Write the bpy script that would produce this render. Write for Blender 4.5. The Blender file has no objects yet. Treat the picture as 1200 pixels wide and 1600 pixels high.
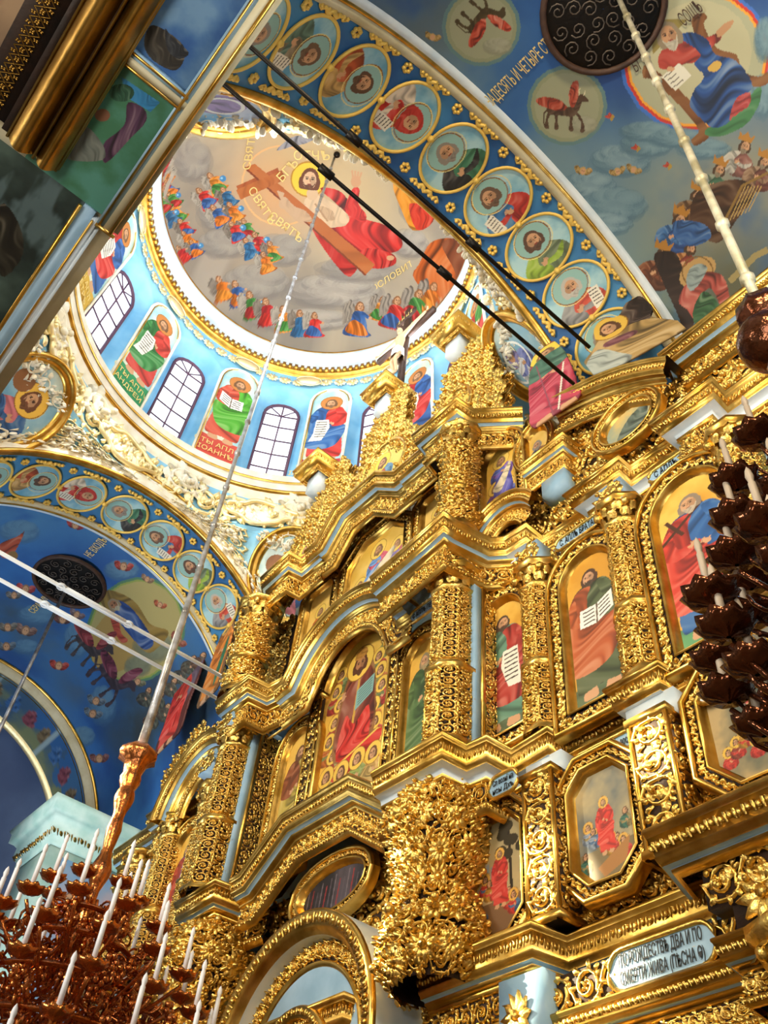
import bpy, math, random
import numpy as np
from mathutils import Matrix, Vector
random.seed(7); np.random.seed(7)
sc = bpy.context.scene
col = sc.collection
PI = math.pi
# ------------------------------------------------------------------ camera
# rows: image right, image down, viewing direction, in world axes (x south, y east, z up)
RW = np.array([[0.6472141967997976, 0.7580293952179115, 0.08065494061965417],
               [-0.5379593506104494, 0.529137295491951, -0.656211444284727],
               [-0.5401051013937714, 0.3813202833643012, 0.7502541708936997]])
FPX = 1445.4; ZC = 1.6
cam = bpy.data.cameras.new('camera'); camo = bpy.data.objects.new('camera', cam); col.objects.link(camo)
cam.sensor_fit = 'VERTICAL'; cam.sensor_height = 36.0; cam.sensor_width = 27.0
cam.lens = 36.0 * FPX / 1600.0; cam.clip_end = 300
m = Matrix.Identity(4)
for i in range(3):
    m[i][0] = RW[0][i]; m[i][1] = -RW[1][i]; m[i][2] = -RW[2][i]
m[2][3] = ZC
camo.matrix_world = m
sc.camera = camo
# ------------------------------------------------------------------ light
XC, YC, ZS, RA, AH, AW = -11.88, 4.5, 14.87, 5.36, 5.58, 2.02
w = bpy.data.worlds.new('world'); sc.world = w; w.use_nodes = True
wn = w.node_tree.nodes; wl = w.node_tree.links
bg = wn['Background']
wtc = wn.new('ShaderNodeTexCoord'); wno = wn.new('ShaderNodeTexNoise'); wno.inputs['Scale'].default_value = 2.2
wno.inputs['Detail'].default_value = 3
wr = wn.new('ShaderNodeValToRGB')
wr.color_ramp.elements[0].position = .44; wr.color_ramp.elements[0].color = (.05, .038, .03, 1)
wr.color_ramp.elements[1].position = .66; wr.color_ramp.elements[1].color = (1.5, 1.42, 1.25, 1)
wl.new(wtc.outputs['Generated'], wno.inputs['Vector']); wl.new(wno.outputs['Fac'], wr.inputs['Fac'])
wl.new(wr.outputs['Color'], bg.inputs['Color']); bg.inputs['Strength'].default_value = 0.36
def aim(o, tgt):
    d = Vector(tgt) - o.location
    o.rotation_euler = d.to_track_quat('-Z', 'Y').to_euler()
def area(name, loc, tgt, size, power, color):
    l = bpy.data.lights.new(name, 'AREA'); l.energy = power; l.color = color; l.shape = 'DISK'; l.size = size
    o = bpy.data.objects.new(name, l); col.objects.link(o); o.location = loc; aim(o, tgt); return o
def spot(name, loc, tgt, ang, power, color, blend=.5, rad=.15):
    l = bpy.data.lights.new(name, 'SPOT'); l.energy = power; l.color = color; l.spot_size = math.radians(ang)
    l.spot_blend = blend; l.shadow_soft_size = rad
    o = bpy.data.objects.new(name, l); col.objects.link(o); o.location = loc; aim(o, tgt); return o
# daylight from the west and south windows of the nave, and the drum windows
area('west_window_light', (-9, -13, 12), (-11, 8, 13), 5, 2300, (1, .93, .80))
area('south_window_light', (5.5, -5, 14.5), (-6, 8, 11), 3, 1250, (1, .80, .52))
for k in range(6):
    a = math.radians(150 + 60 * k); area('drum_window_light', (XC + 4.5 * math.cos(a), YC + 4.5 * math.sin(a), 24.6), (XC - 1.5 * math.cos(a), YC - 1.5 * math.sin(a), 28.2), 1.6, 125, (.97, .98, 1))
area('dome_fill', (XC + 3, YC - 2, 19.5), (XC - .5, YC, 34), 4, 190, (1, .96, .88))  # added fill lamp aimed up, brightens the dome and the lower ring
area('north_arm_light', (-22, 2, 9), (-22, 5, 20), 4, 430, (.75, .87, 1))
area('south_arm_light', (1, 2, 8), (0, 5, 20), 4, 270, (.95, .95, .95))
for tx, ty, tz, an, pw in ((-7.45, 8.1, 7.6, 1.7, 480000), (-5.5, 8.1, 8.35, 1.8, 380000), (-8.6, 7.5, 6.9, 5.0, 190000), (-3.6, 8.3, 10.4, 3.0, 40000), (-7.2, 8.0, 8.0, 9.0, 7000), (-5.6, 8.1, 11.2, 11.0, 12000)):
    spot('sun_beam', (tx + tx * 2.2, ty - ty * 2.2, tz + (tz - 1.6) * 2.2), (tx, ty, tz), an, pw, (1, .88, .60), .7)      # sun glare from the west: spots added at the gilding's mirror angle
for tx, ty, tz, an, pw in ((-17.1, 2.7, 20.4, 15, 5200), (-16.9, 7.2, 19.9, 14, 4200), (-14.9, 7.3, 15.6, 12, 9000), (-13.8, 8.0, 19.5, 11, 3500), (-11.8, 8.0, 20.6, 9, 2500), (-17.0, 8.2, 15.6, 10, 3500)):
    spot('sun_beam', (XC + 3.9, YC - 2.4, 25.6), (tx, ty, tz), an, pw, (1, .93, .76), .8)                     # sun through the drum windows; last spot added to brighten the orange figure
area('floor_bounce_fill', (-1, -3.5, 4), (-4, -.7, 9.5), 2.5, 210, (1, .95, .85))  # added lamp in place of floor bounce, brightens the gallery coffers
sc.view_settings.view_transform = 'Standard'; sc.view_settings.look = 'None'
sc.view_settings.exposure = 0.45; sc.view_settings.gamma = 1.0; sc.view_settings.use_curve_mapping = False

# ------------------------------------------------------------------ materials
def lin(c):
    c = np.asarray(c, float); return np.where(c <= .04045, c / 12.92, ((c + .055) / 1.055) ** 2.4)
def hx(s):
    s = s.lstrip('#'); return np.array([int(s[i:i + 2], 16) / 255 for i in (0, 2, 4)])
M = {}
def mat(name, c, rough=.5, metal=0., bump=0., bscale=30., var=0., emit=0., c2=None, vscale=6., alpha=1.):
    mt = bpy.data.materials.new(name); mt.use_nodes = True; nt = mt.node_tree; b = nt.nodes['Principled BSDF']
    cc = (*lin(hx(c)), 1) if isinstance(c, str) else (*c, 1)
    b.inputs['Base Color'].default_value = cc; b.inputs['Roughness'].default_value = rough; b.inputs['Metallic'].default_value = metal
    tc = nt.nodes.new('ShaderNodeTexCoord')
    if c2:
        n = nt.nodes.new('ShaderNodeTexNoise'); n.inputs['Scale'].default_value = vscale; n.inputs['Detail'].default_value = 5
        r = nt.nodes.new('ShaderNodeValToRGB'); r.color_ramp.elements[0].position = .35; r.color_ramp.elements[1].position = .65
        r.color_ramp.elements[0].color = cc; r.color_ramp.elements[1].color = (*lin(hx(c2)), 1)
        nt.links.new(tc.outputs['Object'], n.inputs['Vector']); nt.links.new(n.outputs['Fac'], r.inputs['Fac']); nt.links.new(r.outputs['Color'], b.inputs['Base Color'])
    if bump:
        n2 = nt.nodes.new('ShaderNodeTexNoise'); n2.inputs['Scale'].default_value = bscale; n2.inputs['Detail'].default_value = 3
        bp = nt.nodes.new('ShaderNodeBump'); bp.inputs['Strength'].default_value = bump; bp.inputs['Distance'].default_value = .02
        nt.links.new(tc.outputs['Object'], n2.inputs['Vector']); nt.links.new(n2.outputs['Fac'], bp.inputs['Height']); nt.links.new(bp.outputs['Normal'], b.inputs['Normal'])
    if emit:
        b.inputs['Emission Color'].default_value = cc; b.inputs['Emission Strength'].default_value = emit
    M[name] = mt; return mt
mat('gold', (.86, .57, .16), .33, 1, .5, 22, c2='#d6b055', vscale=9)
mat('gold_smooth', (.78, .49, .12), .31, 1, .15, 12, c2='#b98d38', vscale=3)
mat('gold_pale', (.90, .74, .36), .40, .85, .3, 14, c2='#e9d79a', vscale=5)
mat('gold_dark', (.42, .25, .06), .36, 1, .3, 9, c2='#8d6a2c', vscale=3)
mat('gold_leaf', '#e9c562', .55, .25, .1, 10)
mat('bole', '#1c0e04', .7, 0, .4, 20, c2='#341b08')
mat('blue_board', '#9fc0d8', .45, 0, .1, 4, c2='#86abc6', vscale=2)
mat('white_board', '#dfe9ee', .4, 0, .1, 4, c2='#c8d9e4', vscale=2)
mat('sky_wall', '#74b6de', .7, 0, .1, 3, c2='#93cbe8', vscale=1.2)
mat('stucco', '#f3efdf', .6, 0, .2, 8, c2='#e6dcc0', vscale=3)
mat('stucco_gold', (.95, .80, .42), .42, .7, .3, 12, c2='#f1e3b4', vscale=7)
mat('cream', '#cfc6a6', .6, 0, .2, 6, c2='#b9ad86', vscale=2)
mat('window_wood', '#5c3a50', .6)
mat('pane', (.80, .92, 1), .2, 0, 0, emit=1.15)
mat('black_iron', '#17120d', .45, .6, .3, 20)
mat('iron_scroll', '#5b5148', .5, .5)
mat('white_paint', '#e6ebee', .5)
mat('rod_silver', '#c9ccd0', .35, .6, .4, 15, c2='#8d8a86', vscale=4)
mat('rod_aged', '#d7d0b4', .5, .4, .5, 8, c2='#9b9270', vscale=3)
mat('copper_shaded', (.10, .035, .014), .16, .8, .6, 14, c2='#5a2c14', vscale=8)  # darker copy of copper: the right chandelier's shade is in the colour
mat('copper', (.42, .15, .055), .25, 1, .5, 18, c2='#c9793a', vscale=8)
mat('candle', '#e8eaf0', .5)
mat('candle_shaded', '#b8a894', .5)  # candle colour darkened to match the shaded chandelier
mat('ink', '#16181d', .6)
mat('letter_gold', '#f3d98a', .5, .2)
mat('letter_white', '#f6f0dc', .5)
mat('dark_wood', '#3a2417', .6, 0, .3, 12, c2='#4e3323')
mat('flesh', '#d9b48c', .6)
mat('cloth_white', '#e8e4d8', .7)
mat('teal_stone', '#9fc7bd', .5, 0, .2, 6, c2='#c3dcd2', vscale=2)
mat('pink_stucco', '#c9a3a0', .7, 0, .2, 6, c2='#b98a70')
mp = bpy.data.materials.new('painted'); mp.use_nodes = True
_a = mp.node_tree.nodes.new('ShaderNodeVertexColor'); _a.layer_name = 'paint'
mp.node_tree.links.new(_a.outputs['Color'], mp.node_tree.nodes['Principled BSDF'].inputs['Base Color'])
mp.node_tree.nodes['Principled BSDF'].inputs['Roughness'].default_value = .6
M['painted'] = mp

# ------------------------------------------------------------------ objects
def tag(o, label=None, cat=None, group=None, kind=None):
    if label: o['label'] = label
    if cat: o['category'] = cat
    if group: o['group'] = group
    if kind: o['kind'] = kind
    return o
def thing(name, label, cat, loc=(0, 0, 0), group=None):
    o = bpy.data.objects.new(name, None); col.objects.link(o); o.location = loc; o.empty_display_size = .2
    return tag(o, label, cat, group)
def link(name, me, parent=None, mt=None):
    if mt is not None: me.materials.append(M[mt])
    o = bpy.data.objects.new(name, me); col.objects.link(o)
    if parent is not None:
        o.parent = parent
        q = Vector((0, 0, 0)); p = parent
        while p is not None: q = q + p.location; p = p.parent
        o.location = -q            # meshes are written in world coordinates
    return o
def mesh(name, V, F, smooth=False):
    V = np.asarray(V, np.float32); F = np.asarray(F, np.int32)
    me = bpy.data.meshes.new(name); n = F.shape[1]
    me.vertices.add(len(V)); me.vertices.foreach_set('co', V.ravel())
    me.loops.add(F.size); me.loops.foreach_set('vertex_index', F.ravel())
    me.polygons.add(len(F)); me.polygons.foreach_set('loop_start', np.arange(0, F.size, n, dtype=np.int32))
    try: me.polygons.foreach_set('loop_total', np.full(len(F), n, np.int32))
    except Exception: pass
    if smooth: me.polygons.foreach_set('use_smooth', np.ones(len(F), bool))
    me.update(calc_edges=True); me.validate(); return me
class MB:
    "collects quads in world coordinates; build() links them as one mesh object"
    def __init__(s): s.V = []; s.F = []; s.n = 0
    def add(s, V, F):
        V = np.asarray(V, float); F = np.asarray(F, int)
        s.V.append(V); s.F.append(F + s.n); s.n += len(V); return s
    def box(s, lo, hi):
        x0, y0, z0 = lo; x1, y1, z1 = hi
        V = [(x0,y0,z0),(x1,y0,z0),(x1,y1,z0),(x0,y1,z0),(x0,y0,z1),(x1,y0,z1),(x1,y1,z1),(x0,y1,z1)]
        return s.add(V, [(0,3,2,1),(4,5,6,7),(0,1,5,4),(1,2,6,5),(2,3,7,6),(3,0,4,7)])
    def grid(s, P, closeu=False):
        nu, nv = P.shape[:2]; V = P.reshape(-1, 3); i = np.arange(nu if closeu else nu - 1); j = np.arange(nv - 1)
        I, J = np.meshgrid(i, j, indexing='ij'); I2 = (I + 1) % nu
        return s.add(V, np.stack([I * nv + J, I2 * nv + J, I2 * nv + J + 1, I * nv + J + 1], -1).reshape(-1, 4))
    def lathe(s, c, prof, n=24, ax=2, rfun=None):
        th = np.linspace(0, 2 * PI, n, endpoint=False); pr = np.asarray(prof, float)
        r = pr[None, :, 0] * (np.ones((n, 1)) if rfun is None else rfun(th)[:, None])
        P = np.stack([r * np.cos(th)[:, None], r * np.sin(th)[:, None], np.broadcast_to(pr[None, :, 1], r.shape)], -1)
        if ax == 1: P = P[..., [0, 2, 1]]
        return s.grid(P + np.asarray(c, float), True)
    def tube(s, pts, r, n=8, closed=False):
        pts = np.asarray(pts, float); m_ = len(pts); r = np.broadcast_to(np.asarray(r, float), (m_,))
        if closed: T = np.roll(pts, -1, 0) - np.roll(pts, 1, 0)
        else: T = np.gradient(pts, axis=0)
        T /= np.linalg.norm(T, axis=1)[:, None] + 1e-12
        up = np.array([0, 0, 1.]); 
        if abs(T[:, 2]).mean() > .8: up = np.array([0, 1., 0])
        A = np.cross(T, up); A /= np.linalg.norm(A, axis=1)[:, None] + 1e-12; B = np.cross(T, A)
        th = np.linspace(0, 2 * PI, n, endpoint=False)
        P = pts[:, None] + r[:, None, None] * (A[:, None] * np.cos(th)[None, :, None] + B[:, None] * np.sin(th)[None, :, None])
        P = np.concatenate([P, P[:, :1]], 1)
        if closed: return s.grid(P, True)
        P = np.concatenate([np.broadcast_to(pts[0], P[:1].shape), P, np.broadcast_to(pts[-1], P[:1].shape)], 0)
        return s.grid(P)
    def ball(s, c, r, n=10, k=6, sc_=(1, 1, 1)):
        a = np.linspace(-PI / 2, PI / 2, k); pr = np.stack([r * np.cos(a), r * np.sin(a)], 1)
        th = np.linspace(0, 2 * PI, n, endpoint=False)
        P = np.stack([pr[None, :, 0] * np.cos(th)[:, None] * sc_[0], pr[None, :, 0] * np.sin(th)[:, None] * sc_[1], np.broadcast_to(pr[None, :, 1] * sc_[2], (n, k))], -1)
        return s.grid(P + np.asarray(c, float), True)
    def build(s, name, mt, parent=None, smooth=False):
        if not s.V: s.box((0,0,0),(.01,.01,.01))
        return link(name, mesh(name, np.concatenate(s.V), np.concatenate(s.F), smooth), parent, mt)

# ------------------------------------------------------------------ carved gilded ornament: leaf-scroll tiles bent over any surface
def leafq(x, y, a, L, W, h=.6, curl=.5, n=5):
    t = np.linspace(0, 1, n + 1); aa = a + curl * t * 2
    cx = x + np.cumsum(np.r_[0, np.cos(aa[:-1]) * L / n]); cy = y + np.cumsum(np.r_[0, np.sin(aa[:-1]) * L / n])
    w_ = W * np.sin(PI * np.clip(t * .9 + .1, 0, 1)) ** .7 ; nx, ny = -np.sin(aa), np.cos(aa); hh = h * (.45 + .55 * np.sin(PI * t * .8))
    P = np.zeros((n + 1, 3, 3))
    for k, sg in enumerate((-1, 0, 1)):
        P[:, k, 0] = cx + nx * w_ * sg; P[:, k, 1] = cy + ny * w_ * sg; P[:, k, 2] = hh if sg == 0 else hh * .25
    return P
def tube2(xs, ys, r, h):
    n = len(xs); dx = np.gradient(xs); dy = np.gradient(ys); l = np.hypot(dx, dy) + 1e-9; nx, ny = -dy / l, dx / l
    P = np.zeros((n, 4, 3)); 
    for k, (o, z) in enumerate(((-1, 0), (-.5, 1), (.5, 1), (1, 0))):
        P[:, k, 0] = xs + nx * r * o; P[:, k, 1] = ys + ny * r * o; P[:, k, 2] = z * h
    return P
def mk_tile(kind):
    b = MB(); rs = random.Random(kind)
    if kind in ('scroll', 'scroll2', 'lush'):
        t = np.linspace(0, 1, 20); th = -PI / 2 + (4.3 * PI) * (1 - t) ** 1.25 * .62
        rr = .40 - .32 * t
        b.grid(tube2(.5 + rr * np.cos(-th), .5 + rr * np.sin(-th), .055 - .02 * t, .55))
        b.grid(tube2(np.array([-.03, .12, .3, .5, .7, .88, 1.03]), np.array([.5, .18, .08, .07, .08, .2, .5]), .045, .5))
        for k in range(7 if kind != 'lush' else 9):
            a = k * 2 * PI / 7 + .3; b.grid(leafq(.5 + .36 * math.cos(a), .5 + .36 * math.sin(a), a + .7, .26, .075, .8, -.7, 4))
        for k in range(5):
            a = k * 2 * PI / 5; b.grid(leafq(.5 + .03 * math.cos(a), .5 + .03 * math.sin(a), a, .16, .06, .75, .2, 3))
        for (x, y, a) in ((.06, .06, .7), (.94, .06, 2.4), (.06, .94, -.7), (.94, .94, -2.4)):
            b.grid(leafq(x, y, a, .24, .08, .7, .5, 3))
        b.ball((.5, .5, .5), .07, 6, 4, (1, 1, 5))
        if kind == 'lush':
            for k in range(6):
                x, y = rs.uniform(.1, .9), rs.uniform(.1, .9); b.grid(leafq(x, y, rs.uniform(0, 6), .34, .13, .95, rs.uniform(-1, 1), 4))
            for k in range(3):
                b.ball((rs.uniform(.15, .85), rs.uniform(.15, .85), 1.0), .09, 7, 5, (1, 1, 5))
    elif kind == 'vine':      # narrow frame filling
        x = np.linspace(0, 1, 13); b.grid(tube2(x, .5 + .24 * np.sin(2 * PI * x), .06, .5))
        for k in range(4):
            xx = .12 + .25 * k; s_ = 1 if k % 2 else -1
            b.grid(leafq(xx, .5, s_ * 1.1, .42, .11, .9, s_ * .5, 3)); b.grid(leafq(xx + .1, .5 + s_ * .1, -s_ * .9, .45, .1, .75, -s_ * .6, 3))
        b.ball((.25, .34, .6), .09, 6, 4, (1, 1, 4)); b.ball((.75, .66, .6), .09, 6, 4, (1, 1, 4))
    elif kind == 'egg':       # leaf and dart row
        b.ball((.5, .55, .3), .26, 8, 5, (1, 1.4, 3)); b.grid(leafq(.0, .05, PI / 2, .9, .14, .9, 0, 3)); b.grid(leafq(1., .05, PI / 2, .9, .14, .9, 0, 3))
        b.grid(leafq(.22, .95, -.4, .6, .08, .6, 0, 2))
    elif kind == 'trellis':
        for p, q in (((0, 0), (1, 1)), ((1, 0), (0, 1))):
            t = np.linspace(0, 1, 4); b.grid(tube2(p[0] + (q[0] - p[0]) * t, p[1] + (q[1] - p[1]) * t, .05, .5))
        for (x, y) in ((.5, .1), (.5, .9), (.1, .5), (.9, .5)):
            for k in range(4): b.grid(leafq(x, y, k * PI / 2 + .5, .22, .08, .8, .5, 3))
        b.ball((.5, .5, .6), .1, 6, 4, (1, 1, 4))
    elif kind == 'petal':
        for k in range(10): b.grid(leafq(.5, .5, k * PI / 5, .46, .12, .8, .1, 3))
        b.ball((.5, .5, .6), .12, 7, 4, (1, 1, 4))
    return np.concatenate(b.V), np.concatenate(b.F)
TILES = {k: mk_tile(k) for k in ('scroll', 'lush', 'vine', 'egg', 'trellis', 'petal')}
def carve(b, fn, nu, nv, h, kind='scroll', jit=0., flip=True):
    "fn(u,v) with u in 0..nu, v in 0..nv over the surface gives points and normals"
    V, F = TILES[kind]; nu = max(1, int(nu)); nv = max(1, int(nv)); n = len(V)
    I, J = np.meshgrid(np.arange(nu), np.arange(nv), indexing='ij'); I = I.ravel(); J = J.ravel(); k = len(I)
    U = np.broadcast_to(V[:, 0], (k, n)).copy(); W = np.broadcast_to(V[:, 1], (k, n)).copy()
    if flip:
        f = (I + J) % 2 == 1; W[f] = 1 - W[f]
    if jit:
        U += np.random.uniform(-jit, jit, (k, 1)); W += np.random.uniform(-jit, jit, (k, 1))
    H = V[:, 2][None] * h * np.random.uniform(.8, 1.2, (k, 1))
    P, N = fn(((U + I[:, None]) / nu).ravel(), ((W + J[:, None]) / nv).ravel())
    P = P + N * H.ravel()[:, None]
    b.add(P, (F[None] + (np.arange(k) * n)[:, None, None]).reshape(-1, 4)); return b
def quadfn(BL, BR, TR, TL, flipn=1):
    BL, BR, TR, TL = [np.asarray(a, float) for a in (BL, BR, TR, TL)]
    N = np.cross(BR - BL, TL - BL); N = flipn * N / np.linalg.norm(N)
    def fn(u, v):
        u = u[:, None]; v = v[:, None]
        return (BL * (1 - u) + BR * u) * (1 - v) + (TL * (1 - u) + TR * u) * v, np.broadcast_to(N, (len(u), 3))
    return fn
def cylfn(c, rad, z0, z1, a0=0, a1=2 * PI):
    "rad(v) radius profile"
    def fn(u, v):
        a = a0 + (a1 - a0) * u; r = rad(v); P = np.stack([c[0] + r * np.cos(a), c[1] + r * np.sin(a), z0 + (z1 - z0) * v], 1)
        return P, np.stack([np.cos(a), np.sin(a), 0 * a], 1)
    return fn
# ------------------------------------------------------------------ profiles swept along mitred paths
def miter(path, closed):
    p = np.asarray(path, float); n = len(p)
    d = np.roll(p, -1, 0) - p
    d /= np.linalg.norm(d, axis=1)[:, None] + 1e-12
    nr = np.stack([d[:, 1], -d[:, 0]], 1)
    out = np.zeros_like(p)
    for i in range(n):
        a = nr[i - 1] if (closed or i > 0) else nr[i]
        b_ = nr[i] if (closed or i < n - 1) else nr[i - 1]
        s = a + b_; q = s @ a
        out[i] = s / max(q, .35)
    return p, out
class Path:
    "basis: P = O + A*x + B*y + N*o ; profile points are (offset, out)"
    def __init__(s, path, closed, O, A, B, N):
        s.closed = closed; s.p, s.m = miter(path, closed)
        s.O, s.A, s.B, s.N = [np.asarray(a, float) for a in (O, A, B, N)]
        if closed: s.p = np.vstack([s.p, s.p[:1]]); s.m = np.vstack([s.m, s.m[:1]])
        sl = np.r_[0, np.cumsum(np.linalg.norm(np.diff(s.p, axis=0), axis=1))]; s.L = sl[-1]; s.s = sl / sl[-1]
    def pt(s, p2, o): return s.O + p2[..., :1] * s.A + p2[..., 1:] * s.B + np.asarray(o)[..., None] * s.N
    def sweep(s, b, prof):
        pr = np.asarray(prof, float)
        q = s.p[:, None] + s.m[:, None] * pr[None, :, :1]
        b.grid(s.pt(q, np.broadcast_to(pr[None, :, 1], q.shape[:2]))); return b
    def carve(s, b, p0, p1, h, kind='vine', size=None, rows=1):
        p0 = np.asarray(p0, float); p1 = np.asarray(p1, float); wd = np.linalg.norm(p1 - p0)
        dn = np.array([-(p1 - p0)[1], (p1 - p0)[0]]) / wd      # normal in (offset,out)
        if dn[0] + dn[1] < 0: dn = -dn
        n = max(1, round(s.L / (size or wd)))
        def fn(u, v):
            x = np.interp(u, s.s, s.p[:, 0]); y = np.interp(u, s.s, s.p[:, 1]); mx = np.interp(u, s.s, s.m[:, 0]); my = np.interp(u, s.s, s.m[:, 1])
            of = p0[0] + (p1[0] - p0[0]) * v; o = p0[1] + (p1[1] - p0[1]) * v
            P = s.pt(np.stack([x + mx * of, y + my * of], 1), o)
            N = (mx[:, None] * s.A + my[:, None] * s.B) * dn[0] + s.N * dn[1]
            return P, N
        return carve(b, fn, n, rows, h, kind)
EX, EY, EZ = (1, 0, 0), (0, 1, 0), (0, 0, 1)
def px_at(x, y, X=None, Y=None, Z=None):
    r = RW.T @ np.array([x - 600, y - 800, FPX])
    t = Y / r[1] if Y is not None else (X / r[0] if X is not None else (Z - ZC) / r[2])
    q = r * t; q[2] += ZC; return q
def rays(P):
    P = np.atleast_2d(np.asarray(P, float)); return np.column_stack([P[:, 0] - 600, P[:, 1] - 800, np.full(len(P), FPX)]) @ RW
# ------------------------------------------------------------------ lettering
def text(s_, loc, right, up, size, mt, parent, name='lettering', spacing=1.0, sx=1.0, align='CENTER', fit=None):
    cu = bpy.data.curves.new('lettering_outline', 'FONT'); cu.body = s_; cu.size = size; cu.align_x = align; cu.align_y = 'CENTER'
    cu.extrude = .004; cu.space_character = spacing; cu.resolution_u = 4
    o_ = bpy.data.objects.new('lettering_outline', cu); col.objects.link(o_); bpy.context.view_layer.update()
    me = bpy.data.meshes.new_from_object(o_.evaluated_get(bpy.context.evaluated_depsgraph_get())); bpy.data.objects.remove(o_); me.materials.clear(); me.materials.append(M[mt])
    xs = [v.co.x for v in me.vertices]
    if fit and xs: sx = fit / max(.01, max(xs) - min(xs))
    me.name = name; o = bpy.data.objects.new(name, me); col.objects.link(o)
    r = Vector(right).normalized(); u_ = Vector(up); u_ = (u_ - r * u_.dot(r)).normalized(); n = r.cross(u_)
    mw = Matrix.Identity(4)
    for i in range(3): mw[i][0] = r[i] * sx; mw[i][1] = u_[i]; mw[i][2] = n[i]; mw[i][3] = loc[i]
    if parent is not None:
        o.parent = parent; q = Vector((0, 0, 0)); p = parent
        while p is not None: q = q + p.location; p = p.parent
        mw = Matrix.Translation(-q) @ mw
    o.matrix_local = mw
    return o
# ------------------------------------------------------------------ wall and icon painting: pigment laid into the colour layer of each painted surface
_LAT = np.random.RandomState(3).rand(256, 256)
def vn(P, s=0):
    x = P[:, 0] + 17.3 * s; y = P[:, 1] + 9.1 * s; xi = np.floor(x).astype(int); yi = np.floor(y).astype(int); fx = x - xi; fy = y - yi
    fx = fx * fx * (3 - 2 * fx); fy = fy * fy * (3 - 2 * fy); g = lambda a, b: _LAT[a & 255, b & 255]
    return (g(xi, yi) * (1 - fx) + g(xi + 1, yi) * fx) * (1 - fy) + (g(xi, yi + 1) * (1 - fx) + g(xi + 1, yi + 1) * fx) * fy
def fbm(P, f, s=0, o=4):
    r = 0; a = .5
    for k in range(o): r = r + a * vn(P * f, s + k); f *= 2.03; a *= .5
    return r / .94
class Paint:
    def __init__(s, P, tr=None):
        s.P = P; s.C = np.zeros((len(P), 3)); s.tr = tr or (lambda q: np.asarray(q, float)); s.e = np.array([[1., 0], [0, 1.]]); s.o = np.zeros(2); s.st = []
    def push(s, o, e1, e2): s.st.append((s.o, s.e)); s.o, s.e = s.o + np.asarray(o) @ s.e, np.array([e1, e2], float) @ s.e
    def pop(s): s.o, s.e = s.st.pop()
    def T(s, q): return s.tr(s.o + np.asarray(q, float) @ s.e)
    def fill(s, c): s.C[:] = hx(c) if isinstance(c, str) else c
    def mix(s, mask, c):
        c = hx(c) if isinstance(c, str) else c; mask = np.clip(mask, 0, 1)[:, None]; s.C = s.C * (1 - mask) + c * mask
    def inside(s, Q):
        lo = Q.min(0); hi = Q.max(0); idx = np.nonzero((s.P[:, 0] >= lo[0]) & (s.P[:, 0] <= hi[0]) & (s.P[:, 1] >= lo[1]) & (s.P[:, 1] <= hi[1]))[0]
        if len(idx) == 0: return idx
        x, y = s.P[idx, 0], s.P[idx, 1]; c = np.zeros(len(idx), bool); n = len(Q)
        for i in range(n):
            x0, y0 = Q[i]; x1, y1 = Q[(i + 1) % n]
            if y0 == y1: continue
            c ^= ((y0 > y) != (y1 > y)) & (x < (x1 - x0) * (y - y0) / (y1 - y0) + x0)
        return idx[c]
    def poly(s, q, c, fold=0, freq=5., ang=.3, sm=True, alpha=1.):
        q = np.asarray(q, float)
        if sm and len(q) > 3: q = cr(q)
        if not sm and len(q) < 14:
            t_ = np.linspace(0, 1, 8, endpoint=False)[None, :, None]; q = (q[:, None] * (1 - t_) + np.roll(q, -1, 0)[:, None] * t_).reshape(-1, 2)
        Q = s.T(q); idx = s.inside(Q)
        if len(idx) == 0: return
        c = hx(c) if isinstance(c, str) else np.asarray(c)
        cc = np.broadcast_to(c, (len(idx), 3)).copy()
        if fold:
            lo = Q.min(0); d = max(1e-6, (Q.max(0) - lo).max()); L = (s.P[idx] - lo) / d
            a1 = L[:, 0] * math.cos(ang) + L[:, 1] * math.sin(ang); a2 = -L[:, 0] * math.sin(ang) + L[:, 1] * math.cos(ang); wv = .22 * np.sin(a2 * 5 + freq) + .12 * np.sin(a2 * 11)
            Q2 = np.stack([(a1 + wv) * freq * 1.7, a2 * 2.2], 1); k = 2.6 * (vn(Q2, int(freq) + 3) * .62 + vn(Q2 * 2.1, int(freq) + 9) * .38 - .5)
            k = np.clip(k, -1, 1); cc = np.where(k[:, None] > 0, cc + (np.array([1, .95, .86]) - cc) * (k * fold * .85)[:, None], cc * (1 + k * min(.62, fold * 1.5))[:, None])
        s.C[idx] = s.C[idx] * (1 - alpha) + cc * alpha
    def ell(s, x, y, rx, ry, c, a=0, n=18, **k):
        t = np.linspace(0, 2 * PI, n, endpoint=False); X = rx * np.cos(t); Y = ry * np.sin(t)
        s.poly(np.stack([x + X * math.cos(a) - Y * math.sin(a), y + X * math.sin(a) + Y * math.cos(a)], 1), c, sm=False, **k)
    def ring(s, x, y, r, w, c, n=30):
        t = np.linspace(0, 2 * PI, n + 1); s.line(np.stack([x + r * np.cos(t), y + r * np.sin(t)], 1), w, c)
    def line(s, q, w, c, alpha=1.):
        q = np.asarray(q, float); d = np.gradient(q, axis=0); d /= np.linalg.norm(d, axis=1)[:, None] + 1e-9; nn = np.stack([-d[:, 1], d[:, 0]], 1) * w / 2
        w2 = np.vstack([q + nn, (q - nn)[::-1]]); s.poly(w2, c, sm=False, alpha=alpha)
def cr(q, k=4):
    "closed smooth curve through points"
    a, b, c, d = np.roll(q, 1, 0), q, np.roll(q, -1, 0), np.roll(q, -2, 0); out = []
    for t in np.linspace(0, 1, k, endpoint=False):
        out.append(.5 * (2 * b + (c - a) * t + (2 * a - 5 * b + 4 * c - d) * t * t + (3 * b - a - 3 * c + d) * t ** 3))
    return np.stack(out, 1).reshape(-1, 2)
SK = '#c99a72'
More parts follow.
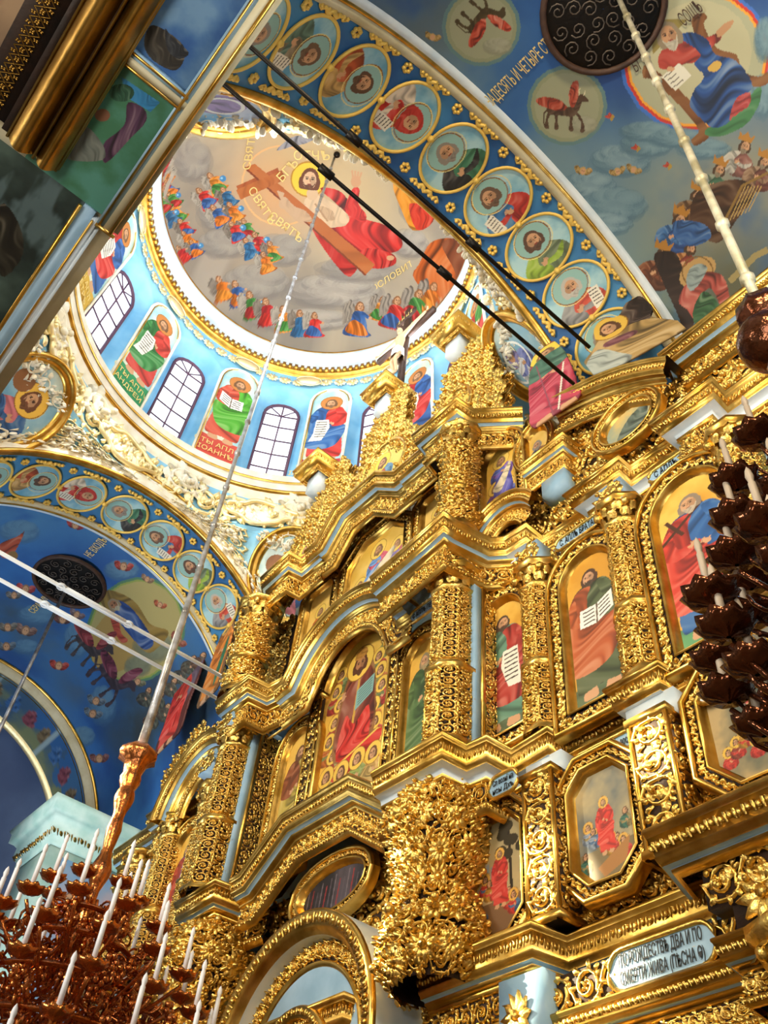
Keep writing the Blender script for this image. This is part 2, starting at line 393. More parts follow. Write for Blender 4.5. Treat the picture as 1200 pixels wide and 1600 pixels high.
def head(p, x, y, r, hair='#6b4a30', skin=SK, beard=None, halo=None, turn=0., veil=None, bl=1.55):
    if halo: p.ell(x, y + r * .1, r * 2.1, r * 2.1, halo); p.ring(x, y + r * .1, r * 2.1, r * .12, '#8a5a1c')
    if veil: p.poly([(x - r * 1.3, y - r * 1.6), (x - r * 1.25, y + r * .4), (x, y + r * 1.5), (x + r * 1.25, y + r * .4), (x + r * 1.3, y - r * 1.6)], veil, fold=.2)
    else:
        p.ell(x, y + r * .12, r * 1.02, r * 1.22, hair); p.poly([(x - r, y + r * .3), (x - r * 1.1, y - r * .9), (x - r * .6, y - r * 1.1), (x + r * .6, y - r * 1.1), (x + r * 1.1, y - r * .9), (x + r, y + r * .3)], hair)
    p.ell(x + turn * r * .2, y - r * .08, r * .74, r * 1.0, skin)
    p.poly([(x + r * (turn * .5 + .15), y + r * .5), (x + r * .62, y + r * .2), (x + r * .6, y - r * .6), (x + r * .15, y - r * .8)], np.clip(hx(skin) * .86 if isinstance(skin, str) else skin * .86, 0, 1))
    if beard: p.poly([(x - r * .72, y - r * .25), (x - r * .4, y - r * .62), (x + turn * .1 * r, y - r * .42), (x + r * .42, y - r * .62), (x + r * .72, y - r * .15), (x + r * .5, y - r * bl * .68), (x, y - r * bl), (x - r * .5, y - r * bl * .68)], beard, fold=.15, freq=3, ang=0)
    ex = x + turn * r * .25
    for sg in (-1, 1):
        p.ell(ex + sg * r * .32, y + r * .08, r * .15, r * .08, '#2a1a10'); p.line([(ex + sg * r * .15, y + r * .27), (ex + sg * r * .52, y + r * .26)], r * .1, '#4a2f1c')
    p.line([(ex, y + r * .15), (ex + r * .08 * (turn or 1), y - r * .22)], r * .12, '#9a6a48'); p.line([(ex - r * .2, y - r * .5), (ex + r * .2, y - r * .5)], r * .12, '#8a3a2c')
def hand(p, x, y, r, a=0., skin=SK):
    p.ell(x, y, r * .6, r * .75, skin, a)
    for k in range(4):
        aa = a + PI / 2 + (k - 1.5) * .28; p.line([(x + .3 * r * math.cos(aa), y + .3 * r * math.sin(aa)), (x + 1.35 * r * math.cos(aa), y + 1.35 * r * math.sin(aa))], r * .26, skin)
    p.line([(x, y), (x + r * .95 * math.cos(a + .1), y + r * .95 * math.sin(a + .1))], r * .3, skin)
def saint(p, x, y, s, robe, cloak, hair='#7a5a3c', beard='#8a6f52', halo=None, prop='scroll', flip=1, ground=None, lean=0., wid=1.):
    "standing figure, feet at (x,y), height s"
    p.push((x, y), (s * flip * wid, 0), (lean * s, s))
    if ground: p.poly([(-.5, -.1), (-.5, .06), (-.25, .1), (0, .05), (.3, .09), (.5, .03), (.5, -.1)], ground, fold=.2)
    for sx in (-.07, .08): p.poly([(sx - .03, .06), (sx + .03, .06), (sx + .05, .0), (sx + .02, -.02), (sx - .05, -.01)], SK)
    p.poly([(-.09, .84), (.09, .84), (.15, .72), (.14, .5), (.16, .3), (.17, .06), (.1, .04), (0, .055), (-.12, .04), (-.16, .08), (-.15, .35), (-.13, .5), (-.15, .72)], robe, fold=.33, freq=5, ang=.1)
    p.poly([(-.10, .83), (-.17, .72), (-.2, .55), (-.17, .36), (-.2, .2), (-.06, .16), (.08, .2), (.15, .32), (.18, .5), (.1, .56), (-.02, .6), (-.03, .74), (.0, .82)], cloak, fold=.38, freq=6, ang=.8)
    p.poly([(.05, .83), (.12, .8), (.19, .66), (.16, .54), (.05, .52), (.04, .56), (.1, .62), (.07, .72)], robe, fold=.3, freq=3)
    p.poly([(-.12, .78), (-.2, .64), (-.12, .54), (.0, .57), (.0, .61), (-.1, .62)], cloak, fold=.3, freq=3)
    hand(p, .04, .56, .028, .8); hand(p, -.02, .6, .026, 2.2)
    if prop == 'scroll':
        p.poly([(-.12, .62), (.0, .63), (.02, .5), (-.02, .36), (-.04, .3), (-.16, .28), (-.13, .4)], '#e8e2d2', sm=False)
        for k in range(7): p.line([(-.115, .585 - .038 * k), (-.01, .592 - .038 * k)], .012, '#4a4038')
    elif prop == 'book':
        p.poly([(-.1, .52), (.02, .5), (.14, .56), (.14, .7), (.03, .65), (-.09, .66)], '#ece8dc', sm=False); p.line([(.02, .5), (.03, .65)], .012, '#6a5a4a')
        for k in range(4): p.line([(-.07, .63 - .03 * k), (.01, .625 - .03 * k)], .01, '#4a4038'); p.line([(.04, .63 - .03 * k), (.12, .665 - .03 * k)], .01, '#4a4038')
    elif prop == 'cross':
        p.line([(-.2, .68), (.06, .86)], .02, '#4a2a18'); p.line([(-.13, .86), (-.06, .7)], .02, '#4a2a18')
    elif prop == 'staff': p.line([(.1, .6), (.02, .02)], .012, '#d9d4c4')
    head(p, 0, .9, .052, hair=hair, beard=beard, halo=halo, turn=-.6); p.pop()
def bust(p, x, y, s, robe, cloak, hair='#8d8478', beard='#8d8478', halo='#a9c4b4', a=0., prop=None, flip=1, veil=None):
    p.push((x, y), (s * flip * math.cos(a), s * math.sin(a) * flip), (-s * math.sin(a), s * math.cos(a)))
    p.poly([(-.5, -.72), (-.55, -.3), (-.3, .0), (0, .08), (.3, 0), (.55, -.3), (.5, -.72), (0, -.9)], robe, fold=.35, freq=4)
    p.poly([(.05, .05), (.32, 0), (.58, -.3), (.5, -.75), (.1, -.85), (.0, -.5), (.2, -.3)], cloak, fold=.35, freq=4, ang=1)
    p.poly([(-.5, -.2), (-.2, -.35), (.1, -.3), (.08, -.42), (-.3, -.5)], cloak, fold=.3, freq=3)
    if prop: p.poly([(-.5, -.1), (-.25, -.05), (-.2, -.6), (-.45, -.65)], '#e4decc', sm=False)
    for k in range(5 if prop else 0): p.line([(-.44, -.16 - .09 * k), (-.25, -.13 - .09 * k)], .025, '#4a4038')
    hand(p, .08, -.35, .1, .8); head(p, -.02, .3, .2, hair=hair, beard=beard, halo=halo, turn=-.5, veil=veil); p.pop()
def angel(p, x, y, s, robe, sash, a=0., flip=1, wing='#8f8578', hair='#8a5a34', halo=None, orb=False):
    "kneeling angel"
    p.push((x, y), (s * flip * math.cos(a), s * math.sin(a) * flip), (-s * math.sin(a), s * math.cos(a)))
    for (dx, k) in ((-.1, 1), (-.2, .9)):
        p.poly([(dx + .05, .55), (dx - .06, .88 * k), (dx - .18, .92 * k), (dx - .22, .6), (dx - .18, .25), (dx - .08, .35)], wing, fold=.35, freq=5, ang=.3)
    p.poly([(-.12, .62), (.12, .64), (.24, .4), (.3, .15), (.42, .02), (.1, -.04), (-.35, .0), (-.3, .22), (-.18, .35)], robe, fold=.35, freq=4, ang=.6)
    p.poly([(-.14, .4), (.1, .34), (.26, .18), (.3, .02), (.0, .0), (-.3, .1)], sash, fold=.35, freq=4, ang=1.)
    p.poly([(.06, .6), (.3, .46), (.34, .52), (.12, .66)], robe, fold=.2, freq=2); p.ell(.34, .5, .05, .045, SK)
    if orb: p.ell(.38, .38, .13, .13, '#3f86b8'); p.ell(.35, .42, .05, .05, '#8fc4e0')
    head(p, .03, .78, .105, hair=hair, halo=halo, turn=.6); p.pop()
def cherub(p, x, y, s, c='#c8a24a', w_='#b86a3a', a=0.):
    p.push((x, y), (s * math.cos(a), s * math.sin(a)), (-s * math.sin(a), s * math.cos(a)))
    for sg in (-1, 1): p.poly([(sg * .2, 0), (sg * .6, .5), (sg * 1.1, .35), (sg * .9, -.2), (sg * .3, -.5)], w_, fold=.4, freq=4)
    p.ell(0, 0, .42, .5, c); p.ell(0, -.05, .3, .38, SK); p.ell(-.12, 0, .06, .04, '#3a2416'); p.ell(.12, 0, .06, .04, '#3a2416'); p.pop()
def beast(p, x, y, s, a=0., flip=1, c='#6b4a2e', w_='#b8402a', kind=0):
    "winged four-legged creature in a pale roundel"
    p.push((x, y), (s * flip * math.cos(a), s * math.sin(a) * flip), (-s * math.sin(a), s * math.cos(a)))
    for (x0, lean) in ((-.5, -.1), (-.35, .1), (.25, .05), (.42, .3)): p.poly([(x0 - .06, -.05), (x0 + .1, -.05), (x0 + .03 + lean, -.4), (x0 + .1 + lean, -.72), (x0 - .06 + lean, -.74), (x0 - .06 + lean, -.4)], c, fold=.2)
    p.line([(-.6, -.0), (-.75, -.2), (-.72, -.55), (-.65, -.7)], .05, c)
    p.poly([(-.62, .08), (-.3, .14), (.1, .12), (.42, .25), (.5, .0), (.35, -.2), (-.1, -.22), (-.5, -.22), (-.66, -.1)], c, fold=.25, freq=3)
    p.poly([(.25, .1), (.35, .42), (.5, .6), (.68, .5), (.6, .3), (.5, .0)], c, fold=.25); p.ell(.6, .5, .17, .15, c); p.poly([(.68, .55), (.86, .48), (.82, .38), (.66, .4)], c)
    if kind: p.line([(.5, .62), (.45, .78), (.52, .85)], .04, '#d8cfa8'); p.line([(.66, .62), (.7, .78)], .04, '#d8cfa8')
    p.poly([(.1, .1), (-.2, .35), (-.7, .42), (-1.1, .3), (-.95, .1), (-.6, 0), (-.2, -.05)], w_, fold=.5, freq=7, ang=1.4)
    p.poly([(.2, .15), (.1, .6), (.2, 1.05), (.4, 1.1), (.46, .6), (.36, .2)], w_, fold=.5, freq=7, ang=.1); p.pop()
def clouds(p, c0, c1, f, s=0, lo=.35, hi=.65, c2=None):
    n = fbm(p.P, f, s, 5); k = np.clip((n - lo) / (hi - lo), 0, 1)[:, None]; p.C = hx(c0) * (1 - k) + hx(c1) * k
    if c2:
        n = fbm(p.P, f * 1.7, s + 5, 4); p.mix(np.clip((n - .55) / .12, 0, 1) * .8, c2)
def puff(p, x, y, rx, ry, c, sh, f=.05, a=0., seed=0):
    "cloud bank made of rounded lobes"
    rs = random.Random(seed + int(x * 7 + y)); n = 9
    for k in range(n):
        t = 2 * PI * k / n; px, py = x + rx * .6 * math.cos(t), y + ry * .6 * math.sin(t)
        for q in (1.25, 1.05, .85): p.ell(px, py + ry * .1, rx * q * rs.uniform(.38, .5), ry * q * rs.uniform(.45, .6), sh, alpha=.3)
        for q in (1., .8, .55, .3): p.ell(px + rx * .03, py - ry * .1, rx * q * .42, ry * q * .46, c, alpha=.38)
    for q in (1., .8, .6): p.ell(x, y, rx * .6 * q, ry * .55 * q, c, alpha=.3)
def paint_mesh(name, V, F, C, parent=None, smooth=False):
    me = mesh(name, V, F, smooth); ca = me.color_attributes.new('paint', 'FLOAT_COLOR', 'POINT')
    a = np.ones((len(me.vertices), 4), np.float32); a[:, :3] = lin(np.clip(C, 0, 1))
    ca.data.foreach_set('color', a.ravel()); return link(name, me, parent, 'painted')
def gridmesh(nu, nv):
    i, j = np.meshgrid(np.arange(nu - 1), np.arange(nv - 1), indexing='ij')
    return np.stack([i * nv + j, (i + 1) * nv + j, (i + 1) * nv + j + 1, i * nv + j + 1], -1).reshape(-1, 4)
def panel(name, x0, x1, z0, z1, y, outline, painter, parent, res=85, X=None):
    "flat painted board standing in the plane y (or x when X is given); painter(p, w, h) works in metres from the lower left"
    wd, ht = x1 - x0, z1 - z0; nu = max(8, int(wd * res)); nv = max(8, int(ht * res))
    u, v = np.meshgrid(np.linspace(0, wd, nu), np.linspace(0, ht, nv), indexing='ij'); P = np.stack([u.ravel(), v.ravel()], 1)
    p = Paint(P); painter(p, wd, ht)
    V = np.stack([x0 + P[:, 0], np.full(len(P), y), z0 + P[:, 1]], 1); F = gridmesh(nu, nv)
    if outline is not None:
        q = Paint(P); idx = q.inside(np.asarray(outline, float) - np.array([x0, z0])); ok = np.zeros(len(P), bool); ok[idx] = True
        # snap the border ring onto the outline by keeping faces with any inside corner
        F = F[ok[F].any(1)]; used = np.unique(F); mp_ = np.full(len(P), -1); mp_[used] = np.arange(len(used)); F = mp_[F]; V = V[used]; p.C = p.C[used]
    return paint_mesh(name, V, F, p.C, parent)
def outline(kind, x0, x1, z0, z1, n=14, ch=.3):
    xm = (x0 + x1) / 2; r = (x1 - x0) / 2
    if kind == 'arch':
        t = np.linspace(0, PI, n); rz = min(r * 1.05, (z1 - z0) * .5); return [(x0, z0), (x1, z0)] + [(xm + r * math.cos(a), z1 - rz + rz * math.sin(a)) for a in t]
    if kind == 'oval':
        t = np.linspace(0, 2 * PI, 28, endpoint=False); return [(xm + r * math.cos(a), (z0 + z1) / 2 + (z1 - z0) / 2 * math.sin(a)) for a in t]
    c = ch * (x1 - x0); 
    if kind == 'oct': return [(x0 + c, z0), (x1 - c, z0), (x1, z0 + c), (x1, z1 - c), (x1 - c, z1), (x0 + c, z1), (x0, z1 - c), (x0, z0 + c)]
    if kind == 'hex': return [(x0, z0), (x1, z0), (x1, z1 - c * .9), (x1 - c, z1), (x0 + c, z1), (x0, z1 - c * .9)]
    return [(x0, z0), (x1, z0), (x1, z1), (x0, z1)]
def icon(label, kind, x0, x1, z0, z1, y, painter, fw=.2, name='icon', cat='icon', group=None, ch=.3, depth=.22, res=85, size=None):
    "framed painting facing west: panel recessed behind a splayed inner moulding and a carved frame"
    t = thing(name, label, cat, ((x0 + x1) / 2, y, z0), group)
    ol = outline(kind, x0, x1, z0, z1, ch=ch)
    ys = y + .07
    panel('painting', x0 - .01, x1 + .01, z0 - .01, z1 + .01, ys, ol, painter, t, res)
    P = Path(ol, True, (0, y, 0), EX, EZ, (0, -1, 0))
    b = MB(); P.sweep(b, [(0, -.09), (.02, -.06), (.05, -.02), (.06, .05), (.085, .07), (.1, .05)]); b.build('inner_moulding', 'gold_smooth', t, False)
    b = MB(); P.sweep(b, [(.1, .0), (.1 + fw, .0)]); b.build('frame_ground', 'bole', t)
    b = MB(); P.carve(b, (.1, .005), (.1 + fw, .005), .07, 'vine', size or fw * 1.15); b.build('carved_frame', 'gold', t, True)
    b = MB(); P.sweep(b, [(.1 + fw, -.02), (.1 + fw, .06), (.12 + fw, .09), (.16 + fw, .07), (.18 + fw, .02), (.18 + fw, -.1)]); b.build('outer_moulding', 'gold_smooth', t)
    return t
def cylp(a, r, z): return np.array([XC + r * math.cos(a), YC + r * math.sin(a), z])
# ------------------------------------------------------------------ the building: dome, drum, pendentives, arches, vaults
DC = np.array([XC, YC])
def dome_hit(q):
    "where sight lines q meet the bowl of the dome, as plan coordinates"
    d = rays(q); o = np.array([0, 0, ZC]); c = np.array([XC, YC, 28.8]); s = np.array([4.88, 4.88, 5.4])
    D = d / s; O = (o - c) / s; a = (D * D).sum(1); b = 2 * (D @ O); cc = O @ O - 1; disc = np.maximum(b * b - 4 * a * cc, 0); t = (-b + np.sqrt(disc)) / 2 / a
    return (o + d * t[:, None])[:, :2] - DC
def dome_fresco():
    n = 560; g = np.linspace(-1, 1, n); u, v = np.meshgrid(g, g, indexing='ij')
    # square to disc
    X = u * np.sqrt(1 - v * v / 2); Y = v * np.sqrt(1 - u * u / 2); P = np.stack([X.ravel(), Y.ravel()], 1) * 4.88
    z = 28.8 + 5.4 * np.sqrt(np.clip(1 - (P ** 2).sum(1) / 4.88 ** 2, 0, 1))
    p = Paint(P, dome_hit); clouds(p, '#8f887c', '#b9ab92', .35, 2, .3, .6, '#a8a093')
    def glow(x, y, r, c, k=.8):
        q = dome_hit([(x, y)])[0]; p.mix(k * np.exp(-((P - q) ** 2).sum(1) / r / r), c)
    glow(440, 290, 1.5, '#dca06a', .9); glow(560, 300, 1.8, '#c9b183', .8); glow(480, 230, 1.6, '#c8ae7e', .8)
    for k, (x, y, rx, ry) in enumerate(((400, 440, 50, 25), (520, 455, 70, 24), (560, 420, 60, 18), (340, 330, 30, 30), (655, 320, 30, 25), (640, 380, 28, 20), (300, 250, 28, 30), (470, 500, 80, 16), (350, 380, 40, 20), (600, 480, 60, 14), (440, 390, 40, 22))):
        puff(p, x, y, rx, ry, '#b8b0a2' if k % 2 else '#a7a093', '#7f7a74', seed=k)
    p.ring(440, 290, 62, 3, '#e0b27a')
    # instruments and cross
    p.poly([(369, 291), (434, 262), (440, 280), (376, 305)], '#a8562a', fold=.12, sm=False)
    # orange throne, cherubim
    p.poly([(655, 412), (672, 380), (700, 372), (722, 380), (727, 408), (715, 440), (692, 468), (668, 478), (660, 455), (645, 430)], '#c25a1c', fold=.5, freq=7)
    p.poly([(690, 380), (728, 375), (733, 410), (715, 445), (700, 465), (712, 430)], '#7a3a1c', fold=.3)
    p.poly([(614, 288), (640, 290), (668, 330), (672, 350), (645, 360), (628, 330)], '#d88a1e', fold=.4); p.poly([(640, 318), (678, 330), (672, 352), (650, 358)], '#c8321c', fold=.3)
    # christ
    p.ell(482, 280, 27, 27, '#f0c83c'); p.ring(482, 280, 27, 2.5, '#b8862a')
    p.poly([(476, 312), (496, 305), (522, 318), (540, 330), (545, 350), (520, 356), (492, 350), (480, 335)], '#d9bd98', fold=.1); p.poly([(500, 322), (520, 330), (522, 345), (505, 340)], '#c4a480', fold=.15); p.line([(492, 318), (512, 346)], 2.5, '#b08c68'); p.ell(488, 303, 9, 10, '#d4b48e')
    p.poly([(478, 318), (470, 330), (478, 350), (462, 345), (437, 318), (442, 312), (460, 328)], '#c6a582')
    p.poly([(440, 305), (436, 322), (445, 326), (450, 312)], '#c6a582')
    p.poly([(500, 294), (530, 298), (548, 318), (556, 328), (566, 330), (570, 342), (602, 352), (628, 375), (622, 392), (590, 400), (602, 410), (600, 418), (560, 410), (540, 402), (512, 372), (498, 360), (518, 356), (540, 352), (545, 338), (525, 318)], '#cf2f28', fold=.42, freq=8, ang=.9)
    p.poly([(485, 350), (500, 356), (530, 385), (560, 408), (548, 432), (530, 420), (500, 380)], '#b9261f', fold=.4, freq=5)
    p.poly([(570, 388), (612, 396), (618, 412), (590, 420), (560, 410)], '#c62a22', fold=.4, freq=5); p.ell(610, 403, 6, 4, '#c99a72')
    p.poly([(540, 330), (548, 300), (556, 292), (562, 298), (560, 318), (572, 335), (568, 348)], '#cc2c26', fold=.3); p.ell(556, 284, 8, 9, '#c99a72')
    for k in range(4): p.line([(552 + 3 * k, 280), (550 + 5 * k, 266 + k)], 3, '#c99a72')
    p.push((0, 0), (1, 0), (0, 1)); p.pop()
    p.push((484, 281), (1, .12), (.12, -1)); head(p, 0, 0, 14, hair='#6a3a20', beard='#6a3e26', skin='#dcb48c', bl=1.15); p.pop()
    p.poly([(382, 262), (398, 256), (586, 414), (571, 430)], '#b5652f', fold=.12, sm=False); p.line([(382, 262), (571, 430)], 3, '#7e3a1c'); p.poly([(369, 297), (440, 266), (447, 280), (376, 312)], '#b5652f', fold=.12, sm=False)
    p.poly([(478, 330), (488, 345), (470, 345), (450, 330), (438, 312), (446, 308), (460, 322)], '#c6a582', fold=.1); hand_px = [(p.line([(440, 312), (434 + 3 * k, 298 + k)], 3, '#c6a582')) for k in range(4)]
    # dove
    p.poly([(432, 235), (455, 215), (478, 212), (492, 216), (478, 224), (460, 228)], '#8f9099', fold=.4)
    # hosts of angels
    cl = ['#cf2f28', '#d8731e', '#2f5fa0', '#3f8a3a', '#b8262a', '#e08a2a', '#2a6a9a']
    def A(x, y, s, a, i, **k): s *= 1.32; p.push((x, y), (s, 0), (0, -s)); angel(p, 0, 0, 1, cl[i % 7], cl[(i * 3 + 2) % 7], a, **k); p.pop()
    for i, (x, y, s, a) in enumerate(((262, 262, 26, -.9), (266, 285, 24, -.9), (272, 305, 26, -.9), (278, 322, 24, -.8), (258, 300, 26, -.9), (285, 345, 28, -.8), (275, 350, 26, -.8), (296, 368, 26, -.7), (300, 385, 24, -.7), (310, 400, 24, -.6), (262, 330, 26, -.9), (292, 408, 24, -.7),
                                      (345, 300, 30, -.7), (362, 322, 28, -.6), (330, 322, 30, -.8), (372, 345, 28, -.6), (350, 350, 30, -.7), (392, 372, 28, -.5), (410, 395, 30, -.5), (430, 408, 28, -.4), (395, 402, 28, -.5), (375, 375, 28, -.6), (420, 425, 28, -.4),
                                      (375, 478, 34, -.3), (398, 497, 36, -.3), (420, 508, 36, -.2), (445, 518, 34, -.15), (470, 525, 34, -.1), (490, 526, 32, .0), (352, 468, 32, -.4))):
        A(x, y, s, -a * .9, i, orb=i % 3 == 0, wing='#7d7468' if i % 2 else '#a49c8e')
    for i, (x, y, s, a) in enumerate(((662, 486, 40, .35), (640, 500, 42, .3), (590, 500, 32, .2), (610, 512, 42, .2), (556, 524, 44, .1))): A(x, y, s, -a, i * 2 + 1, wing='#8f8578', flip=1)
    for i, (x, y) in enumerate(((330, 205), (350, 212))): A(x, y, 18, .9, i)
    F = gridmesh(n, n); V = np.column_stack([P + DC, z])
    o = paint_mesh('dome_mural', V, F, p.C, None, True); tag(o, 'huge ceiling mural inside the dome with figure in red beside a wooden cross', 'mural')
    return o
dm = dome_fresco()
def dome_text(s_, x, y, up, size, n=1.):
    q = dome_hit([(x, y)])[0]; z = 28.8 + 5.4 * math.sqrt(max(.02, 1 - (q @ q) / 4.88 ** 2)); c = Vector((XC + q[0], YC + q[1], z))
    nn = Vector((-q[0] / 4.88 ** 2, -q[1] / 4.88 ** 2, -(z - 28.8) / 5.4 ** 2)).normalized()
    d = np.array(up) * 6.; q2 = dome_hit([(x + d[0], y + d[1])])[0]; z2 = 28.8 + 5.4 * math.sqrt(max(.02, 1 - (q2 @ q2) / 4.88 ** 2))
    u_ = (Vector((XC + q2[0], YC + q2[1], z2)) - c).normalized(); r = u_.cross(nn)
    text(s_, c + nn * .06, r, u_, size, 'letter_gold', dm, 'inscription')
for s_, x, y, up, sz in (('СВЯТЪ', 390, 232, (-1, -.05), .42), ('СВЯТЪ', 408, 322, (.75, -.6), .42), ('СВЯТЪ', 446, 356, (.55, -.8), .42), ('БГЪ', 449, 266, (-.7, -.7), .45), ('ОТЧЪ', 487, 243, (0, -1), .45), ('БЛАГОСЛОВИТЕ ГДА', 616, 432, (-.35, -.9), .36)):
    dome_text(s_, x, y, up, sz)
def ring_lathe(name, prof, mt, label=None, cat=None, kind=None, smooth=True, n=96):
    b = MB(); b.lathe((XC, YC, 0), prof, n); o = b.build(name, mt, None, smooth)
    return tag(o, label, cat, None, kind)
ring_lathe('trim_1', [(4.86, 28.83), (4.80, 28.75), (4.84, 28.6), (4.98, 28.5), (5.02, 28.2), (5.05, 28.0)], 'white_board', kind='structure')
ring_lathe('trim_2', [(4.84, 28.86), (4.79, 28.82), (4.79, 28.76), (4.84, 28.73)], 'gold_smooth', kind='structure')
t = thing('dentil_cornice', 'gilded toothed ring cornice below the dome mural', 'cornice', (XC, YC, 28))
b = MB(); b.lathe((XC, YC, 0), [(5.03, 28.04), (4.96, 28.0), (4.96, 27.72), (5.06, 27.7), (5.12, 27.62)], 96); b.build('moulding', 'gold_smooth', t, True)
b = MB()
for k in range(150):
    a = k * 2 * PI / 150; r0, r1 = 4.86, 4.98; da = .011
    V = [(XC + r * math.cos(a + s * da), YC + r * math.sin(a + s * da), z) for z in (27.78, 27.98) for r, s in ((r0, -1), (r0, 1), (r1, 1), (r1, -1))]
    b.add(V, [(0,1,2,3),(4,7,6,5),(0,4,5,1),(1,5,6,2),(2,6,7,3),(3,7,4,0)])
b.build('dentil_row', 'gold_smooth', t)
# garland of gilded flowers, swags with cartouches
t = thing('flower_garland', 'gilded flower garland ring hanging below the toothed cornice', 'garland', (XC, YC, 27.4))
b = MB()
def gfn(u, v):
    a = u * 2 * PI; zz = 27.18 + .40 * v - .16 * np.abs(np.sin(a * 10.7 / 2)); r = 5.10
    return np.stack([XC + r * np.cos(a), YC + r * np.sin(a), zz], 1), -np.stack([np.cos(a), np.sin(a), 0 * a], 1)
carve(b, gfn, 70, 1, .10, 'petal', .04); b.build('flowers', 'stucco_gold', t, True)
for k in range(11):
    a = math.radians(150 + 33.6 * (k + .5) / 1) ; b = MB(); g = np.array([[cylp(a + .075 * s_ * math.cos(q), 5.02 - .12 * math.sqrt(1 - s_ * s_), 27.3 + .21 * s_ * math.sin(q)) for s_ in (.001, .35, .6, .85, .99)] for q in np.linspace(0, 2 * PI, 20)]); b.grid(g); b.tube([cylp(a + .085 * math.cos(q), 5.0, 27.3 + .24 * math.sin(q)) for q in np.linspace(0, 2 * PI, 20, endpoint=False)], .03, 5, True); b.build('cartouche', 'stucco_gold', t, True)
# drum wall with window niches
WAZ = [150 + 33.6 * k for k in (-5, -4, -3, -2, -1, 0, 1, 2, 3, 4)]; IAZ = [w_ + 16.8 for w_ in WAZ]
def drum_r(z): return 5.46 + (5.10 - 5.46) * (z - 22.7) / 5.3
def drum():
    na, nz = 540, 70; a = np.linspace(0, 2 * PI, na, endpoint=False); z = np.linspace(22.4, 28.3, nz); A, Z = np.meshgrid(a, z, indexing='ij'); R_ = drum_r(Z)
    dep = np.zeros_like(R_)
    for wz in WAZ:
        da = (A - math.radians(wz) + PI) % (2 * PI) - PI; x = np.abs(da) * 5.2; top = 25.95; d = np.where(Z < top, x, np.hypot(x, (Z - top)))
        dep = np.maximum(dep, .42 * np.clip((1.0 - d) / .30, 0, 1))
    R_ = R_ + dep; b = MB(); b.grid(np.stack([XC + R_ * np.cos(A), YC + R_ * np.sin(A), Z], -1), True)
    o = b.build('wall_drum', 'sky_wall', None, True); o['kind'] = 'structure'
drum()
for wi, wz in enumerate(WAZ):
    a0 = math.radians(wz); r = drum_r(24.5) + .36; hw = .56
    def ap(x, z, r=r, a0=a0): r2 = r + drum_r(z) - drum_r(24.5); a = a0 - x / r2; return cylp(a, r2, z)
    nm = 'window_%d' % (wi + 1)
    t = thing(nm, None, None, tuple(cylp(a0, r, 22.75))); t['kind'] = 'structure'
    ol = [(-hw, 22.75), (-hw, 25.9)] + [(-hw * math.cos(q), 25.9 + hw * .95 * math.sin(q)) for q in np.linspace(.2, PI - .2, 9)] + [(hw, 25.9), (hw, 22.75)]
    b = MB(); b.tube([ap(*q, r=r - .03) for q in ol], .055, 6, True); b.build('window_frame', 'window_wood', t)
    b = MB(); b.tube([ap(0, z, r=r - .02) for z in (22.75, 24, 25.3, 26.4)], .026, 5)
    for z in (23.4, 24.05, 24.7, 25.35, 25.9): b.tube([ap(x, z, r=r - .02) for x in (-hw, 0, hw)], .026 if z != 24.05 else .026, 5)
    for q in (.7, PI - .7): b.tube([ap(0, 25.9, r=r - .02), ap(-hw * math.cos(q), 25.9 + hw * math.sin(q), r=r - .02)], .022, 5)
    b.build('muntins', 'window_wood', t)
    b = MB(); gx = np.linspace(-hw, hw, 7); gz = np.linspace(22.75, 26.45, 16); P = np.array([[ap(x, min(z, 25.9 + math.sqrt(max(0, hw * hw - x * x)) if z > 25.9 else z), r=r + .02) for z in gz] for x in gx]); b.grid(P); b.build('pane', 'pane', t)
